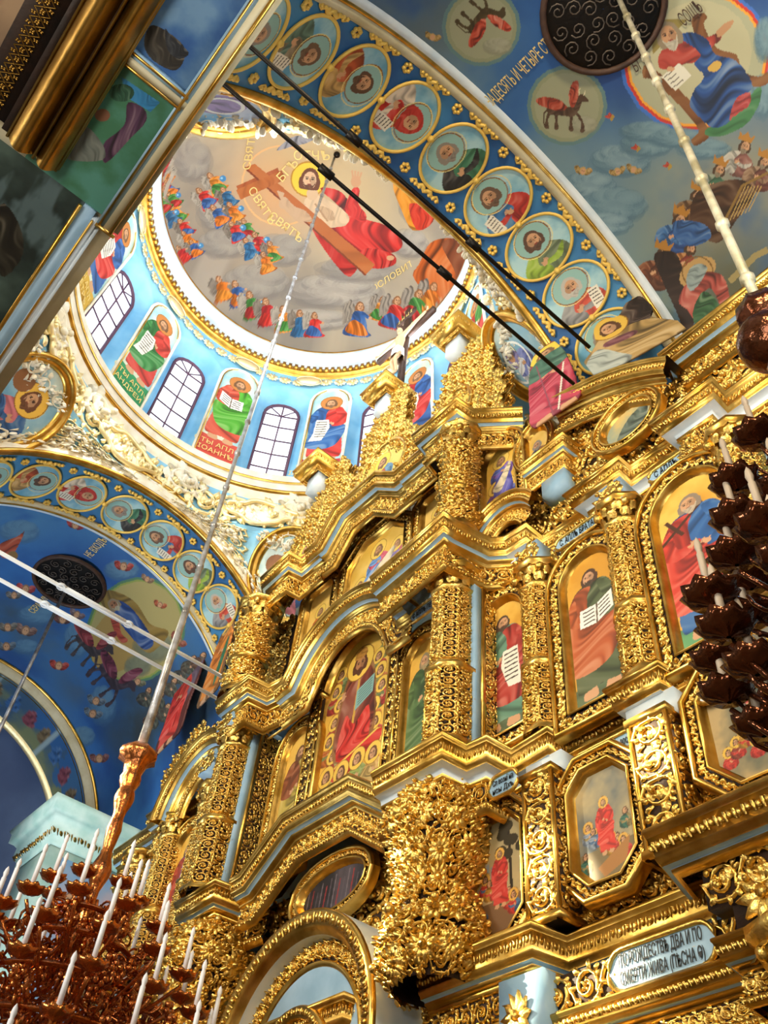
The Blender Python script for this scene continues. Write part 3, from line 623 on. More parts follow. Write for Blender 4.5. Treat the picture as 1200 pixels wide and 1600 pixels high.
# painted apostles on the drum
APO = {1: ('#c23a30', '#2f7a3a', '#2f8f5a', 'АНДРЕИ'), 0: ('#c84a34', '#4aa02a', '#c84a3a', 'ІОАННЪ'), -1: ('#c8302a', '#2a5f9f', '#b8363a', 'ІАКОВЪ ЗАВЕ'), 2: ('#2a5a9a', '#c8302a', '#c8a23a', 'ПЕТРЪ'), -2: ('#2a5a9f', '#c22a2a', '#b02a2a', 'ПАВЕЛЪ'), -3: ('#3f8a3a', '#c8302a', '#b02a2a', 'ФИЛИППЪ'), -4: ('#c8302a', '#2f6a9a', '#b02a2a', 'ФОМА')}
def apostle(az, ro, cl, gr, nm, label, prop, flip):
    a0 = math.radians(az); hw = .66; z0, z1 = 22.62, 27.0
    nu, nv = 90, 260; u, v = np.meshgrid(np.linspace(-hw, hw, nu), np.linspace(z0, z1, nv), indexing='ij'); P = np.stack([u.ravel(), v.ravel() - z0], 1)
    p = Paint(P); p.fill('#a9c6c0'); clouds(p, '#8fbfc8', '#cfd6bd', 1.2, 4); p.mix((P[:, 1] < .95).astype(float), gr)
    saint(p, 0.02, .95, 3.05, ro, cl, halo='#b8763a', prop=prop, flip=flip, hair='#6a4a30', beard='#7a5a40', wid=1.08)
    top = 26.35; ok = (P[:, 1] + z0 < top) | (np.hypot(P[:, 0], P[:, 1] + z0 - top) < hw)
    R_ = drum_r(P[:, 1] + z0) - .015; A = a0 - P[:, 0] / R_; V = np.stack([XC + R_ * np.cos(A), YC + R_ * np.sin(A), P[:, 1] + z0], 1)
    F = gridmesh(nu, nv); F = F[ok[F].all(1)]; used = np.unique(F); mp_ = np.full(len(P), -1); mp_[used] = np.arange(len(used))
    t = thing('wall_painting', label, 'painting', tuple(cylp(a0, 5.45, z0)), 'apostle paintings around the drum'); paint_mesh('painting', V[used], mp_[F], p.C[used], t)
    ol = [(-hw, z0), (-hw, top)] + [(-hw * math.cos(q), top + hw * math.sin(q)) for q in np.linspace(.15, PI - .15, 9)] + [(hw, top), (hw, z0)]
    b = MB(); b.tube([cylp(a0 - x / drum_r(z), drum_r(z) - .03, z) for x, z in ol], .05, 6, True); b.build('frame', 'stucco', t, True)
    b = MB(); b.tube([cylp(a0 - x * .9 / drum_r(z), drum_r(z) - .05, z - .02) for x, z in ol[:-1]], .018, 5); b.build('gilt_line', 'gold_smooth', t, True)
    n = Vector((-math.cos(a0), -math.sin(a0), 0)); r_ = Vector((math.sin(a0), -math.cos(a0), 0))
    for k, s_ in enumerate(('СТЫ АПЛЪ', nm)): text(s_, Vector(tuple(cylp(a0, drum_r(23.2) - .05, 23.28 - .32 * k))), r_, (0, 0, 1), .27, 'letter_gold', t, 'inscription')
LAB = {2: 'tall arched painting of red-robed apostle left of the leftmost drum window', 1: 'arched painting of apostle in red and dark green with a scroll, green base', 0: 'arched painting of apostle in orange and bright green holding an open book',
       -1: 'arched painting of apostle in red and blue with a long white scroll', -2: 'arched drum painting of red and blue apostle half hidden behind the crucifix', -3: 'arched drum painting of apostle in green beside the gilded obelisk', -4: 'arched drum painting of apostle in red at far right of drum'}
for k in APO: apostle(150 + 33.6 * k + (16.8 if k >= 0 else 16.8), *APO[k], LAB[k], {1: 'scroll', 0: 'book', -1: 'scroll', 2: 'scroll'}.get(k, 'scroll'), 1 if k != 0 else -1)
# ring cornice at the foot of the drum, band below it
ring_lathe('trim_3', [(5.5, 22.72), (5.36, 22.7), (5.30, 22.6), (5.30, 22.35), (5.36, 22.25), (5.40, 22.05)], 'stucco', kind='structure')
ring_lathe('trim_4', [(5.40, 22.07), (5.35, 22.03), (5.37, 21.96), (5.44, 21.94)], 'gold_smooth', kind='structure')
ring_lathe('trim_5', [(5.44, 21.96), (5.47, 21.8), (5.52, 21.7), (5.56, 21.6)], 'stucco', kind='structure')
ring_lathe('trim_6', [(5.30, 22.37), (5.28, 22.33), (5.31, 22.29)], 'gold_smooth', kind='structure')
ring_lathe('wall_drum_base', [(5.54, 21.65), (5.6, 21.2), (5.62, 20.4)], 'sky_wall', kind='structure')
# pendentives (sphere) between the four arches
RHO = AH * math.sqrt(2)
def pend_pt(az, k, off=0.):
    "az azimuth, k from 0 (ring) to 1 (arch line)"
    c = max(abs(math.cos(az)), abs(math.sin(az))); rm = AH / c; r = 5.52 + (rm - 5.52) * k
    z = ZS + math.sqrt(max(0, RHO ** 2 - r * r)); nrm = np.array([-r * math.cos(az), -r * math.sin(az), -(z - ZS)]) / RHO
    return np.array([XC + r * math.cos(az), YC + r * math.sin(az), z]) + nrm * off, nrm
PN = {}
for nm, mid in (('south_east', 45), ('north_east', 135), ('north_west', 225), ('south_west', -45)):
    az = np.radians(np.linspace(mid - 45, mid + 45, 61)); ks = np.linspace(0, 1, 40)
    b = MB(); b.grid(np.array([[pend_pt(a, k)[0] for k in ks] for a in az])); o = b.build('wall_' + nm + '_pendentive', 'sky_wall', None, True); o['kind'] = 'structure'
def pend_fn(mid, k0, k1, a0=-45, a1=45):
    def fn(u, v):
        az = np.radians(mid + a0 + (a1 - a0) * u); k = k0 + (k1 - k0) * v; c = np.maximum(abs(np.cos(az)), abs(np.sin(az))); r = 5.52 + (AH / c - 5.52) * k
        h = np.sqrt(np.maximum(0, RHO ** 2 - r * r)); N = -np.stack([r * np.cos(az), r * np.sin(az), h], 1) / RHO
        return np.stack([XC + r * np.cos(az), YC + r * np.sin(az), ZS + h], 1), N
    return fn
LS = {'south_east': 'right of the dome', 'north_east': 'below the drum windows', 'north_west': 'at the left edge', 'south_west': 'at the top left of the dome mural'}
for nm, mid in (('south_east', 45), ('north_east', 135), ('north_west', 225), ('south_west', -45)):
    t = thing('stucco_ornament', 'white and gilded acanthus stucco filling the pendentive ' + LS[nm], 'ornament', tuple(pend_pt(math.radians(mid), .3)[0]), 'acanthus stucco of the pendentives')
    b = MB()
    for (a0, a1, k0, k1, nu, nv) in ((-40, -17, .12, .95, 3, 2), (17, 40, .12, .95, 3, 2), (-17, 17, .72, 1., 5, 1), (-12, 12, .02, .25, 4, 1)):
        carve(b, pend_fn(mid, k0, k1, a0, a1), nu, nv, .20, 'lush', .12)
    b.build('scrollwork', 'stucco', t, True)
    b = MB()
    for (a0, a1, k0, k1, nu, nv) in ((-42, -14, .05, 1, 4, 3), (14, 42, .05, 1, 4, 3), (-20, 20, .66, 1.05, 6, 1)):
        carve(b, pend_fn(mid, k0, k1, a0, a1), nu, nv, .16, 'scroll', .2)
    b.build('gilt_leaves', 'stucco_gold', t, True)
# blossom cartouches on the ring under the drum
for az, lb in ((192, 'left of'), (226, 'far left of'), (148, 'right of'), (110, 'half behind the screen, right of')):
    a = math.radians(az); t = thing('cartouche', 'pale stucco cartouche between arch and drum, %s the long rod' % lb, 'cartouche', tuple(cylp(a, 5.5, 21)))
    n_ = 24; rr = lambda q: 1.0 + .12 * math.cos(4 * q) + .06 * math.cos(7 * q)
    b = MB(); ol = [(.95 * rr(q) * math.cos(q), .42 * rr(q) * math.sin(q)) for q in np.linspace(0, 2 * PI, 36, endpoint=False)]
    b.tube([cylp(a - x / 5.5, 5.45, 21.05 + z) for x, z in ol], .07, 6, True); b.build('rim', 'stucco_gold', t, True)
    b = MB(); g = np.array([[cylp(a - x * s_ / 5.5, 5.52 - .05 * (1 - s_), 21.05 + z * s_) for s_ in (0.01, .4, .7, 1)] for x, z in ol + ol[:1]]); b.grid(g); b.build('plate', 'stucco', t, True)
def bandfn(z0, z1, r, a0, a1):
    def fn(u, v):
        a = math.radians(a0) + math.radians(a1 - a0) * u
        return np.stack([XC + r * np.cos(a), YC + r * np.sin(a), z0 + (z1 - z0) * v], 1), -np.stack([np.cos(a), np.sin(a), 0 * a], 1)
    return fn
t = thing('stucco_ornament', 'ring of white and gilded stucco leaves directly under the white drum cornice', 'ornament', (XC, YC, 21))
b = MB(); carve(b, bandfn(20.5, 21.6, 5.56, 0, 360), 36, 1, .16, 'lush', .1); b.build('scrollwork', 'stucco_gold', t, True)
b = MB()
for az in (35, 137, 172, 205, 232, 260, 290, 320, -5, 70, 100): carve(b, bandfn(20.9, 21.9, 5.52, az - 6, az + 6), 1, 1, .22, 'lush'); 
b.build('blossoms', 'stucco', t, True)
# evangelist ovals
def oval_med(mid, kc, label, fig, rw=.95, rh=1.12):
    c, n = pend_pt(math.radians(mid), kc, .12); c = Vector(c); n = Vector(n); r_ = Vector((0, 0, 1)).cross(n).normalized(); u_ = n.cross(r_).normalized()
    t = thing('evangelist_medallion', label, 'medallion', tuple(c)); r_np, u_np = np.array(r_), np.array(u_); cn = np.array(c)
    n_ = 120; g = np.linspace(-1, 1, n_); uu, vv = np.meshgrid(g, g, indexing='ij'); X = (uu * np.sqrt(1 - vv * vv / 2)).ravel(); Y = (vv * np.sqrt(1 - uu * uu / 2)).ravel()
    p = Paint(np.stack([X * rw, Y * rh], 1)); clouds(p, '#6fa6c4', '#c3d6d2', .9, int(abs(mid)) % 9); fig(p)
    V = cn + X[:, None] * rw * r_np + Y[:, None] * rh * u_np; paint_mesh('painting', V, gridmesh(n_, n_), p.C, t)
    th = np.linspace(0, 2 * PI, 48, endpoint=False); prof = [(1.0, .0), (1.02, .06), (1.1, .1), (1.16, .08), (1.18, .16), (1.26, .18), (1.3, .08), (1.3, -.2)]
    P = np.array([[cn + math.cos(a) * (rw * 1 + (s_ - 1)) * r_np + math.sin(a) * (rh + (s_ - 1)) * u_np + np.array(n) * o for s_, o in prof] for a in th]); b = MB(); b.grid(P, True); b.build('frame', 'gold_smooth', t, True)
    return t
def ev_mark(p):
    p.ell(.2, .25, .42, .42, '#e2b84a'); bust(p, .15, -.1, 1.1, '#c8707a', '#2f5f9a', hair='#6a4028', beard='#6a4028', halo='#e8b84a'); p.ell(-.45, .3, .3, .3, '#8a5a34'); p.poly([(-.8, -.6), (-.3, -.3), (.1, -.7), (-.4, -1.)], '#2f5f9a', fold=.4)
def ev_angel(p):
    clouds(p, '#5aa8e0', '#b8ccec', 1.2, 2); p.poly([(-.7, -.5), (-.4, .2), (.1, .3), (.5, -.1), (.2, -.6)], '#8a7ac0', fold=.4, freq=5); p.ring(-.1, -.1, .38, .08, '#e8eef4')
def ev_se(p):
    bust(p, -.2, .25, .75, '#e4e8ec', '#7a86c8', hair='#8a7a9a', beard=None, halo='#e4ecd8', veil='#8d86b8'); p.ring(-.25, .2, .5, .06, '#f2f4ee')
oval_med(221, .38, 'oval medallion with gilded frame, figure in blue at left photo edge', ev_mark, .95, 1.15)
oval_med(-43.5, .33, 'oval medallion with lilac cloud painting beside the frame corner, top left', ev_angel, .8, .95)
oval_med(41, .33, 'oval gilded medallion with pale figures above carved screen, right of dome', ev_se, .8, 1.05)
oval_med(137, .4, 'oval medallion mostly hidden behind the top of the gilded screen', ev_mark)
# painted seated figure below the south-east oval (a flat cut-out board)
# arches with saint medallions
def arch_pt(x, th, r=RA): return np.array([x, YC + r * math.cos(th), ZS + r * math.sin(th)])
def arch_sweep(b, x, prof, t0=0, t1=PI, n=64):
    "prof: (dx, dr) with dr towards the axis"
    th = np.linspace(t0, t1, n); b.grid(np.array([[arch_pt(x + dx, a, RA - dr) for dx, dr in prof] for a in th]))
def arch_fn(x0, x1, t0, t1, dr=0.):
    def fn(u, v):
        th = t0 + (t1 - t0) * u; x = x0 + (x1 - x0) * v
        return np.stack([x, YC + (RA - dr) * np.cos(th), ZS + (RA - dr) * np.sin(th)], 1), np.stack([0 * th, -np.cos(th), -np.sin(th)], 1)
    return fn
def soffit(name, xa, xb, label):
    b = MB(); th = np.linspace(0, PI, 90); x0, x1 = min(xa, xb), max(xa, xb)
    nu, nv = 60, 420; X, T = np.meshgrid(np.linspace(x0, x1, nu), np.linspace(0, PI, nv), indexing='ij'); P = np.stack([X.ravel(), T.ravel() * RA], 1)
    p = Paint(P); clouds(p, '#215a96', '#3f83b4', .8, 3)
    xm = (x0 + x1) / 2
    V = np.stack([P[:, 0], YC + RA * np.cos(P[:, 1] / RA), ZS + RA * np.sin(P[:, 1] / RA)], 1)
    o = paint_mesh(name, V, gridmesh(nu, nv), p.C, None, True); o['kind'] = 'structure'; return o
SAINTS = [('#8f2f2a', '#3a6a8a'), ('#c84a34', '#8a8a8a'), ('#6a7a5a', '#8fae3a'), ('#3a6fa0', '#b8342a'), ('#3f7a5a', '#2a2a2a'), ('#c22a24', '#e8d8c0'), ('#b8502a', '#c8a060'), ('#7a6a50', '#5a7a6a'), ('#7a8aa0', '#a04a3a'), ('#8a3a6a', '#d8c8a0')]
def saint_medallion(xm, deg, i, north):
    th0 = math.radians(deg); r = .74; RY = .80; c = arch_pt(xm, th0, RA - .03); n_ = 90; g = np.linspace(-1, 1, n_); uu, vv = np.meshgrid(g, g, indexing='ij')
    X = (uu * np.sqrt(1 - vv * vv / 2)).ravel() * r; Y = (vv * np.sqrt(1 - uu * uu / 2)).ravel() * r
    p = Paint(np.stack([X, Y], 1)); clouds(p, '#5f9dbc', '#a9cfd4', 1.6, i); ro, cl = SAINTS[i % 10]
    hr = ['#8d8478', '#b9b4a8', '#5a4030', '#6a5240'][i % 4]; vl = '#b8322a' if i % 10 == 5 else None
    up = PI if deg < 95 else 0      # heads point to the crown on the east half, along the band on the west half
    p.push((0, 0), (1, 0), (0, 1)) if deg < 95 else p.push((0, 0), (-1, 0), (0, -1))
    bust(p, .03, -.06, .98, ro, cl, hair=hr, beard=None if vl else hr, halo='#8fb8b0', prop=(i % 2), flip=1 if i % 3 else -1, veil=vl, a=0); p.ring(.0, .24, .44, .02, '#e6d489'); p.pop()
    sgn = 1
    T = th0 + Y * RY / RA * 1.0; V = np.stack([xm - X * sgn, YC + (RA - .03) * np.cos(T), ZS + (RA - .03) * np.sin(T)], 1)
    side = 'north' if north else 'south'
    ordw = ['lowest', 'second', 'third', 'fourth', 'fifth', 'sixth', 'seventh', 'eighth', 'ninth', 'tenth']
    lb = '%s round saint medallion up from the screen on the %s arch band' % (ordw[i], 'lower left' if north else 'upper right')
    t = thing('saint_medallion', lb, 'medallion', tuple(c), 'saint medallions on the %s arch band' % side)
    paint_mesh('painting', V, gridmesh(n_, n_), p.C, t)
    def q(x, y, o): a = th0 + y * RY / RA; return arch_pt(xm - x, a, RA - o)
    b = MB(); b.tube([q(.75 * math.cos(a), .75 * math.sin(a), .05) for a in np.linspace(0, 2 * PI, 40, endpoint=False)], .035, 6, True); b.build('ring', 'gold_leaf', t, True)
    for sg in (-1, 1):
        b = MB(); tt = np.linspace(-1, 1, 15); b.tube([q(sg * (.84 + .04 * math.cos(4 * PI * k)), .5 * k, .05) for k in tt], .055 * np.cos(PI * .45 * tt), 5)
        for k in (-.42, -.3, -.17, 0, .17, .3, .42): b.ball(q(sg * .87, k, .06), .05, 6, 4)
        b.build('scroll_border', 'gold_leaf', t, True)
    f = MB(); f.ball(q(0, .75 * 1.04, .06), .08, 8, 5); f.build('clasp', 'gold_leaf', t, True)
    for sg in (-1, 1):
        f = MB(); cc = q(sg * .62, .655, .05)
        for k in range(6):
            a = k * PI / 3; f.ball(q(sg * .76 + .07 * math.cos(a), .78 + .085 * math.sin(a), .05), .05, 6, 4)
        f.build('gold_flower', 'gold_leaf', t, True)
for north, xm, xi, xo in ((False, -5.28, -6.30, -4.28), (True, -18.5, -17.46, -19.48)):
    soffit('ceiling_arch_band', xi, xo, '')
    for i, dg in enumerate((38, 51.3, 64.6, 78, 91.5, 105.5, 119.5, 133.5, 147.5, 160)[: 9 if north else 10]): saint_medallion(xm, dg, i, north)
    s = 1 if not north else -1; g_ = 'lower left' if north else 'upper right'
    t = thing('arch_moulding', 'gilded and cream moulding along the inner edge of the %s arch band' % g_, 'moulding', tuple(arch_pt(xi, PI / 2)))
    b = MB(); arch_sweep(b, xi, [(-.06 * s, -.6), (-.12 * s, -.42), (-.16 * s, -.3), (-.14 * s, -.1), (-.10 * s, -.0)]); b.build('cream_band', 'stucco' if north else 'cream', t, True)
    b = MB(); arch_sweep(b, xi, [(-.14 * s, -.08), (-.18 * s, -.04), (-.16 * s, .03), (-.1 * s, .05), (.02 * s, .04), (.02 * s, 0)]); arch_sweep(b, xi, [(-.06 * s, -.62), (-.13 * s, -.6), (-.13 * s, -.54), (-.1 * s, -.5)]); b.build('gilt_edge', 'gold_smooth', t, True)
    t = thing('arch_moulding', 'stepped white and gold moulding along the outer edge of the %s arch band' % g_, 'moulding', tuple(arch_pt(xo, PI / 2)))
    b = MB(); arch_sweep(b, xo, [(-.12 * s, 0), (-.12 * s, .06), (-.04 * s, .10), (.02 * s, .10), (.06 * s, .05)]); b.build('cream_band', 'cream', t, True)
    b = MB(); arch_sweep(b, xo, [(.06 * s, .06), (.09 * s, .09), (.13 * s, .08), (.13 * s, .02)]); b.build('gilt_edge', 'gold_smooth', t, True)
    b = MB(); arch_sweep(b, xo, [(.12 * s, .03), (.17 * s, .05), (.26 * s, .04), (.30 * s, -.02)]); b.build('white_band', 'white_board', t, True)
# vault murals
def vault_hit(q, s=RA):
    d = rays(q); oy, oz = -YC, ZC - ZS; a = d[:, 1] ** 2 + d[:, 2] ** 2; b = 2 * (d[:, 1] * oy + d[:, 2] * oz); c = oy * oy + oz * oz - RA * RA
    t = (-b + np.sqrt(np.maximum(b * b - 4 * a * c, 0))) / 2 / a; th = np.arctan2(oz + d[:, 2] * t, oy + d[:, 1] * t)
    return np.stack([d[:, 0] * t, th * RA], 1)
def vault(name, x0, x1, t0, t1, res, painter):
    nu, nv = int((x1 - x0) * res), int((t1 - t0) * RA * res); X, T = np.meshgrid(np.linspace(x0, x1, nu), np.linspace(t0, t1, nv), indexing='ij'); P = np.stack([X.ravel(), T.ravel() * RA], 1)
    p = Paint(P, vault_hit); painter(p); V = np.stack([P[:, 0], YC + RA * np.cos(P[:, 1] / RA), ZS + RA * np.sin(P[:, 1] / RA)], 1)
    o = paint_mesh(name, V, gridmesh(nu, nv), p.C, None, True); o['kind'] = 'structure'; return o
def PX(p, x, y, s, a=0., flip=1):
    "local frame in the plane of the photo: up direction turned clockwise by a"
    p.push((x, y), (s * flip * math.cos(a), s * flip * math.sin(a)), (s * math.sin(a), -s * math.cos(a)))
def south_mural(p):
    clouds(p, '#173f83', '#2a5c9c', .7, 1)
    def glow(x, y, r, c, k=.8):
        q = vault_hit([(x, y)])[0]; p.mix(k * np.exp(-((p.P - q) ** 2).sum(1) / r / r) * np.clip(fbm(p.P, 1.1, 7) * 1.6, 0, 1), c)
    for x, y, r in ((640, 60, 1.5), (560, 10, 1.3), (720, 130, .7), (900, 290, 1.2), (980, 300, 1.2), (1000, 380, 1.), (940, 380, 1.), (1080, 230, .8), (860, 260, .7), (1180, 120, .8)): glow(x, y, r, '#6d8a95', 1.)
    for x, y, r in ((620, 30, .9), (680, 20, .8)): glow(x, y, r, '#56666c', 1.)
    glow(1110, 330, 1.1, '#a39c7c', 1.); glow(1040, 480, 1.0, '#7f8a70', 1.); glow(1180, 300, 1.2, '#9a9478', 1.); glow(1150, 450, 1., '#5a5a44', 1)
    for k, (x, y, rx, ry) in enumerate(((970, 250, 45, 22), (1010, 225, 40, 18), (920, 290, 40, 20), (960, 320, 50, 24), (1040, 210, 30, 16), (880, 330, 30, 14), (940, 350, 46, 16), (1190, 90, 22, 30))): puff(p, x, y, rx, ry, '#7c9aa4' if k % 2 else '#8aa5ae', '#4e6f80', seed=k)
    # glory of the seated figure
    p.ell(1088, 92, 121, 118, '#3f6fc0'); p.ell(1088, 92, 115, 112, '#c83a28'); p.ell(1088, 92, 110, 107, '#e8a030'); p.ell(1088, 92, 106, 103, '#a8a888'); p.ell(1095, 80, 80, 80, '#b5b08c')
    for k, (x, y, rx, ry) in enumerate(((1010, 205, 40, 14), (1060, 215, 40, 14), (1100, 232, 40, 14), (1190, 150, 20, 30), (1195, 60, 16, 30))): puff(p, x, y, rx, ry, '#7c9aa4', '#4e6f80', seed=k + 20)
    p.poly([(1015, 30), (1075, 30), (1020, 85)], '#8a7a3c', sm=False)
    p.poly([(1080, 35), (1098, 20), (1105, 28), (1100, 40), (1120, 75), (1150, 85), (1160, 110), (1185, 120), (1200, 112), (1200, 130), (1180, 136), (1165, 128), (1150, 118), (1110, 100)], '#7a4a20', fold=.3)
    p.poly([(1004, 110), (1012, 102), (1050, 130), (1080, 160), (1100, 190), (1110, 210), (1088, 228), (1080, 218), (1092, 205), (1075, 180), (1052, 155), (1020, 125), (1006, 122)], '#7a4a20', fold=.3)
    p.poly([(1105, 200), (1150, 180), (1180, 140), (1190, 140), (1185, 165), (1165, 195), (1130, 212), (1105, 212)], '#3f7a4a', fold=.2)
    p.poly([(1030, 85), (1050, 65), (1065, 55), (1085, 55), (1100, 60), (1125, 50), (1126, 62), (1110, 75), (1095, 95), (1070, 100), (1045, 108), (1030, 105)], '#a83a2c', fold=.4)
    p.poly([(1058, 58), (1080, 50), (1105, 62), (1118, 85), (1150, 95), (1175, 130), (1165, 150), (1150, 165), (1140, 190), (1115, 200), (1095, 185), (1078, 165), (1085, 140), (1100, 120), (1085, 100), (1095, 85), (1075, 68)], '#1f4a8a', fold=.5, freq=8, ang=.9)
    p.poly([(1155, 150), (1172, 145), (1170, 165), (1148, 180), (1140, 188), (1145, 165)], '#a83a3a', fold=.3); p.poly([(1118, 95), (1128, 100), (1118, 112), (1105, 108)], '#c8a24a')
    p.poly([(1033, 120), (1062, 98), (1080, 118), (1055, 142)], '#ddd8c4', sm=False)
    for k in range(4): p.line([(1038 + 5 * k, 121 + 5 * k), (1052 + 5 * k, 110 + 5 * k)], 1.5, '#5a5040')
    p.ell(1048, 108, 6, 4, SK); p.poly([(1120, 48), (1135, 35), (1146, 32), (1142, 42), (1130, 54), (1122, 58)], '#b98a62')
    PX(p, 1045, 55, 17, -.35); head(p, 0, 0, 1, hair='#8a7a60', beard='#b8b09a', skin='#b98a62'); p.pop()
    # roundels with winged creatures
    for (x, y, rr) in ((752, 42, 62), (886, 165, 63)): p.ell(x, y, rr, rr, '#5f7f80'); p.ell(x, y, rr - 6, rr - 6, '#8d9272'); p.ell(x, y, rr - 12, rr - 12, '#989a7c'); puff(p, x + 25, y + 30, 22, 12, '#a5a48c', '#84866f', seed=x)
    PX(p, 882, 172, 42, .1); beast(p, 0, 0, 1, 0, 1, '#4f3826', '#a8402a', 1); p.pop()
    PX(p, 752, 30, 42, 2.2); beast(p, 0, 0, 1, 0, -1, '#4a3c22', '#b8402a', 0); p.pop()
    for (x, y, s) in ((947, 76, 8), (954, 183, 8), (995, 232, 8), (1044, 260, 8)): PX(p, x, y, s, -.8); p.poly([(-.5, -.6), (.6, -.5), (.5, .3), (0, .1)], '#a88a3a'); p.poly([(-.4, 0), (.4, .1), (.5, .8), (-.1, .7), (-.7, .9)], '#b8402a', fold=.3); p.pop()
    for (x, y, s, a) in ((911, 267, 13, .2), (965, 268, 12, -.3), (990, 265, 12, .4), (676, 58, 12, .3)): PX(p, x, y, s, a); cherub(p, 0, 0, 1, '#b99a5a', '#a8884a'); p.pop()
    # crowned elders
    el = ((1160, 225, 42, '#8a5a50', '#b8b4a8'), (1120, 262, 42, '#3f6a50', '#7a8a78'), (1085, 302, 44, '#5a3a22', '#6a4a2a'), (1058, 340, 46, '#2f4f8a', '#3f6fa8'), (1030, 395, 48, '#5a3018', '#7a4020'), (1190, 250, 40, '#6a3a30', '#8a6a50'), (1075, 385, 40, '#8a3a2a', '#a86a30'))
    for (x, y, s, ro, cl) in el:
        PX(p, x, y, s, .35); bust(p, .1, -.35, 1.0, ro, cl, hair='#4a3420', beard='#8a7c66' if y < 290 else '#4a3420', halo=None, flip=-1)
        p.poly([(-.2, .12), (.3, .12), (.36, .48), (.2, .3), (.05, .5), (-.1, .3), (-.26, .46)], '#b07a2c', sm=False); p.pop()
    p.poly([(1090, 300), (1150, 280), (1180, 300), (1150, 345), (1120, 380), (1080, 350)], '#4a2e1a', fold=.4); p.poly([(1055, 345), (1100, 350), (1110, 372), (1080, 385), (1055, 372)], '#355f9a', fold=.4)
    for k in range(6): p.line([(1140 + 6 * k, 345 - 3 * k), (1165 + 5 * k, 290)], 1.6, '#b89a58')
    p.line([(1130, 350), (1160, 290), (1200, 270)], 4, '#8a6a30')
    p.poly([(1022, 400), (1055, 395), (1072, 440), (1085, 500), (1070, 540), (1062, 500), (1040, 450)], '#2c1a10', fold=.3)
    p.ell(1090, 425, 32, 20, '#b8945a', a=-.6); p.ring(1090, 425, 24, 2, '#7a5a2a')
    p.poly([(1060, 470), (1075, 440), (1100, 425), (1130, 432), (1140, 470), (1128, 480), (1115, 455), (1105, 452), (1095, 470), (1105, 500), (1090, 505), (1075, 485)], '#a8483c', fold=.4, freq=6); p.poly([(1082, 490), (1100, 455), (1125, 480), (1115, 510), (1095, 520)], '#2f5a34', fold=.4)
    p.poly([(1078, 420), (1092, 412), (1105, 418), (1095, 440), (1080, 455), (1072, 440)], '#8a9a98', fold=.3)
    p.line([(1140, 440), (1180, 400), (1200, 390)], 10, '#9a8a58')
sm = vault('ceiling_south_vault', -4.28, 4.2, 0, 2.35, 62, south_mural)
def vault_text(s_, x, y, size, sx, x2, y2, parent, mt='letter_gold'):
    a = vault_hit([(x, y)])[0]; a2 = vault_hit([(x2, y2)])[0]; th = a[1] / RA; th2 = a2[1] / RA; P1 = arch_pt(a[0], th, RA - .04); P2 = arch_pt(a2[0], th2, RA - .04)
    n = (0, -math.cos(th), -math.sin(th)); r_ = Vector(P2 - P1).normalized(); u_ = Vector(n).cross(r_); text(s_, (P1 + P2) / 2, r_, u_, size, mt, parent, 'inscription', 1.0, sx, fit=float(np.linalg.norm(P2 - P1)))
vault_text('ДВАДЕСЯТЬ И ЧЕТЫРЕ СТАРЦЫ', 757, 166, .36, .62, 880, 45, sm)
vault_text('СОЩЪ', 1064, 34, .34, .8, 1094, 8, sm, 'dark_wood'); vault_text('БГЪ', 990, 106, .3, .8, 1012, 92, sm, 'dark_wood')
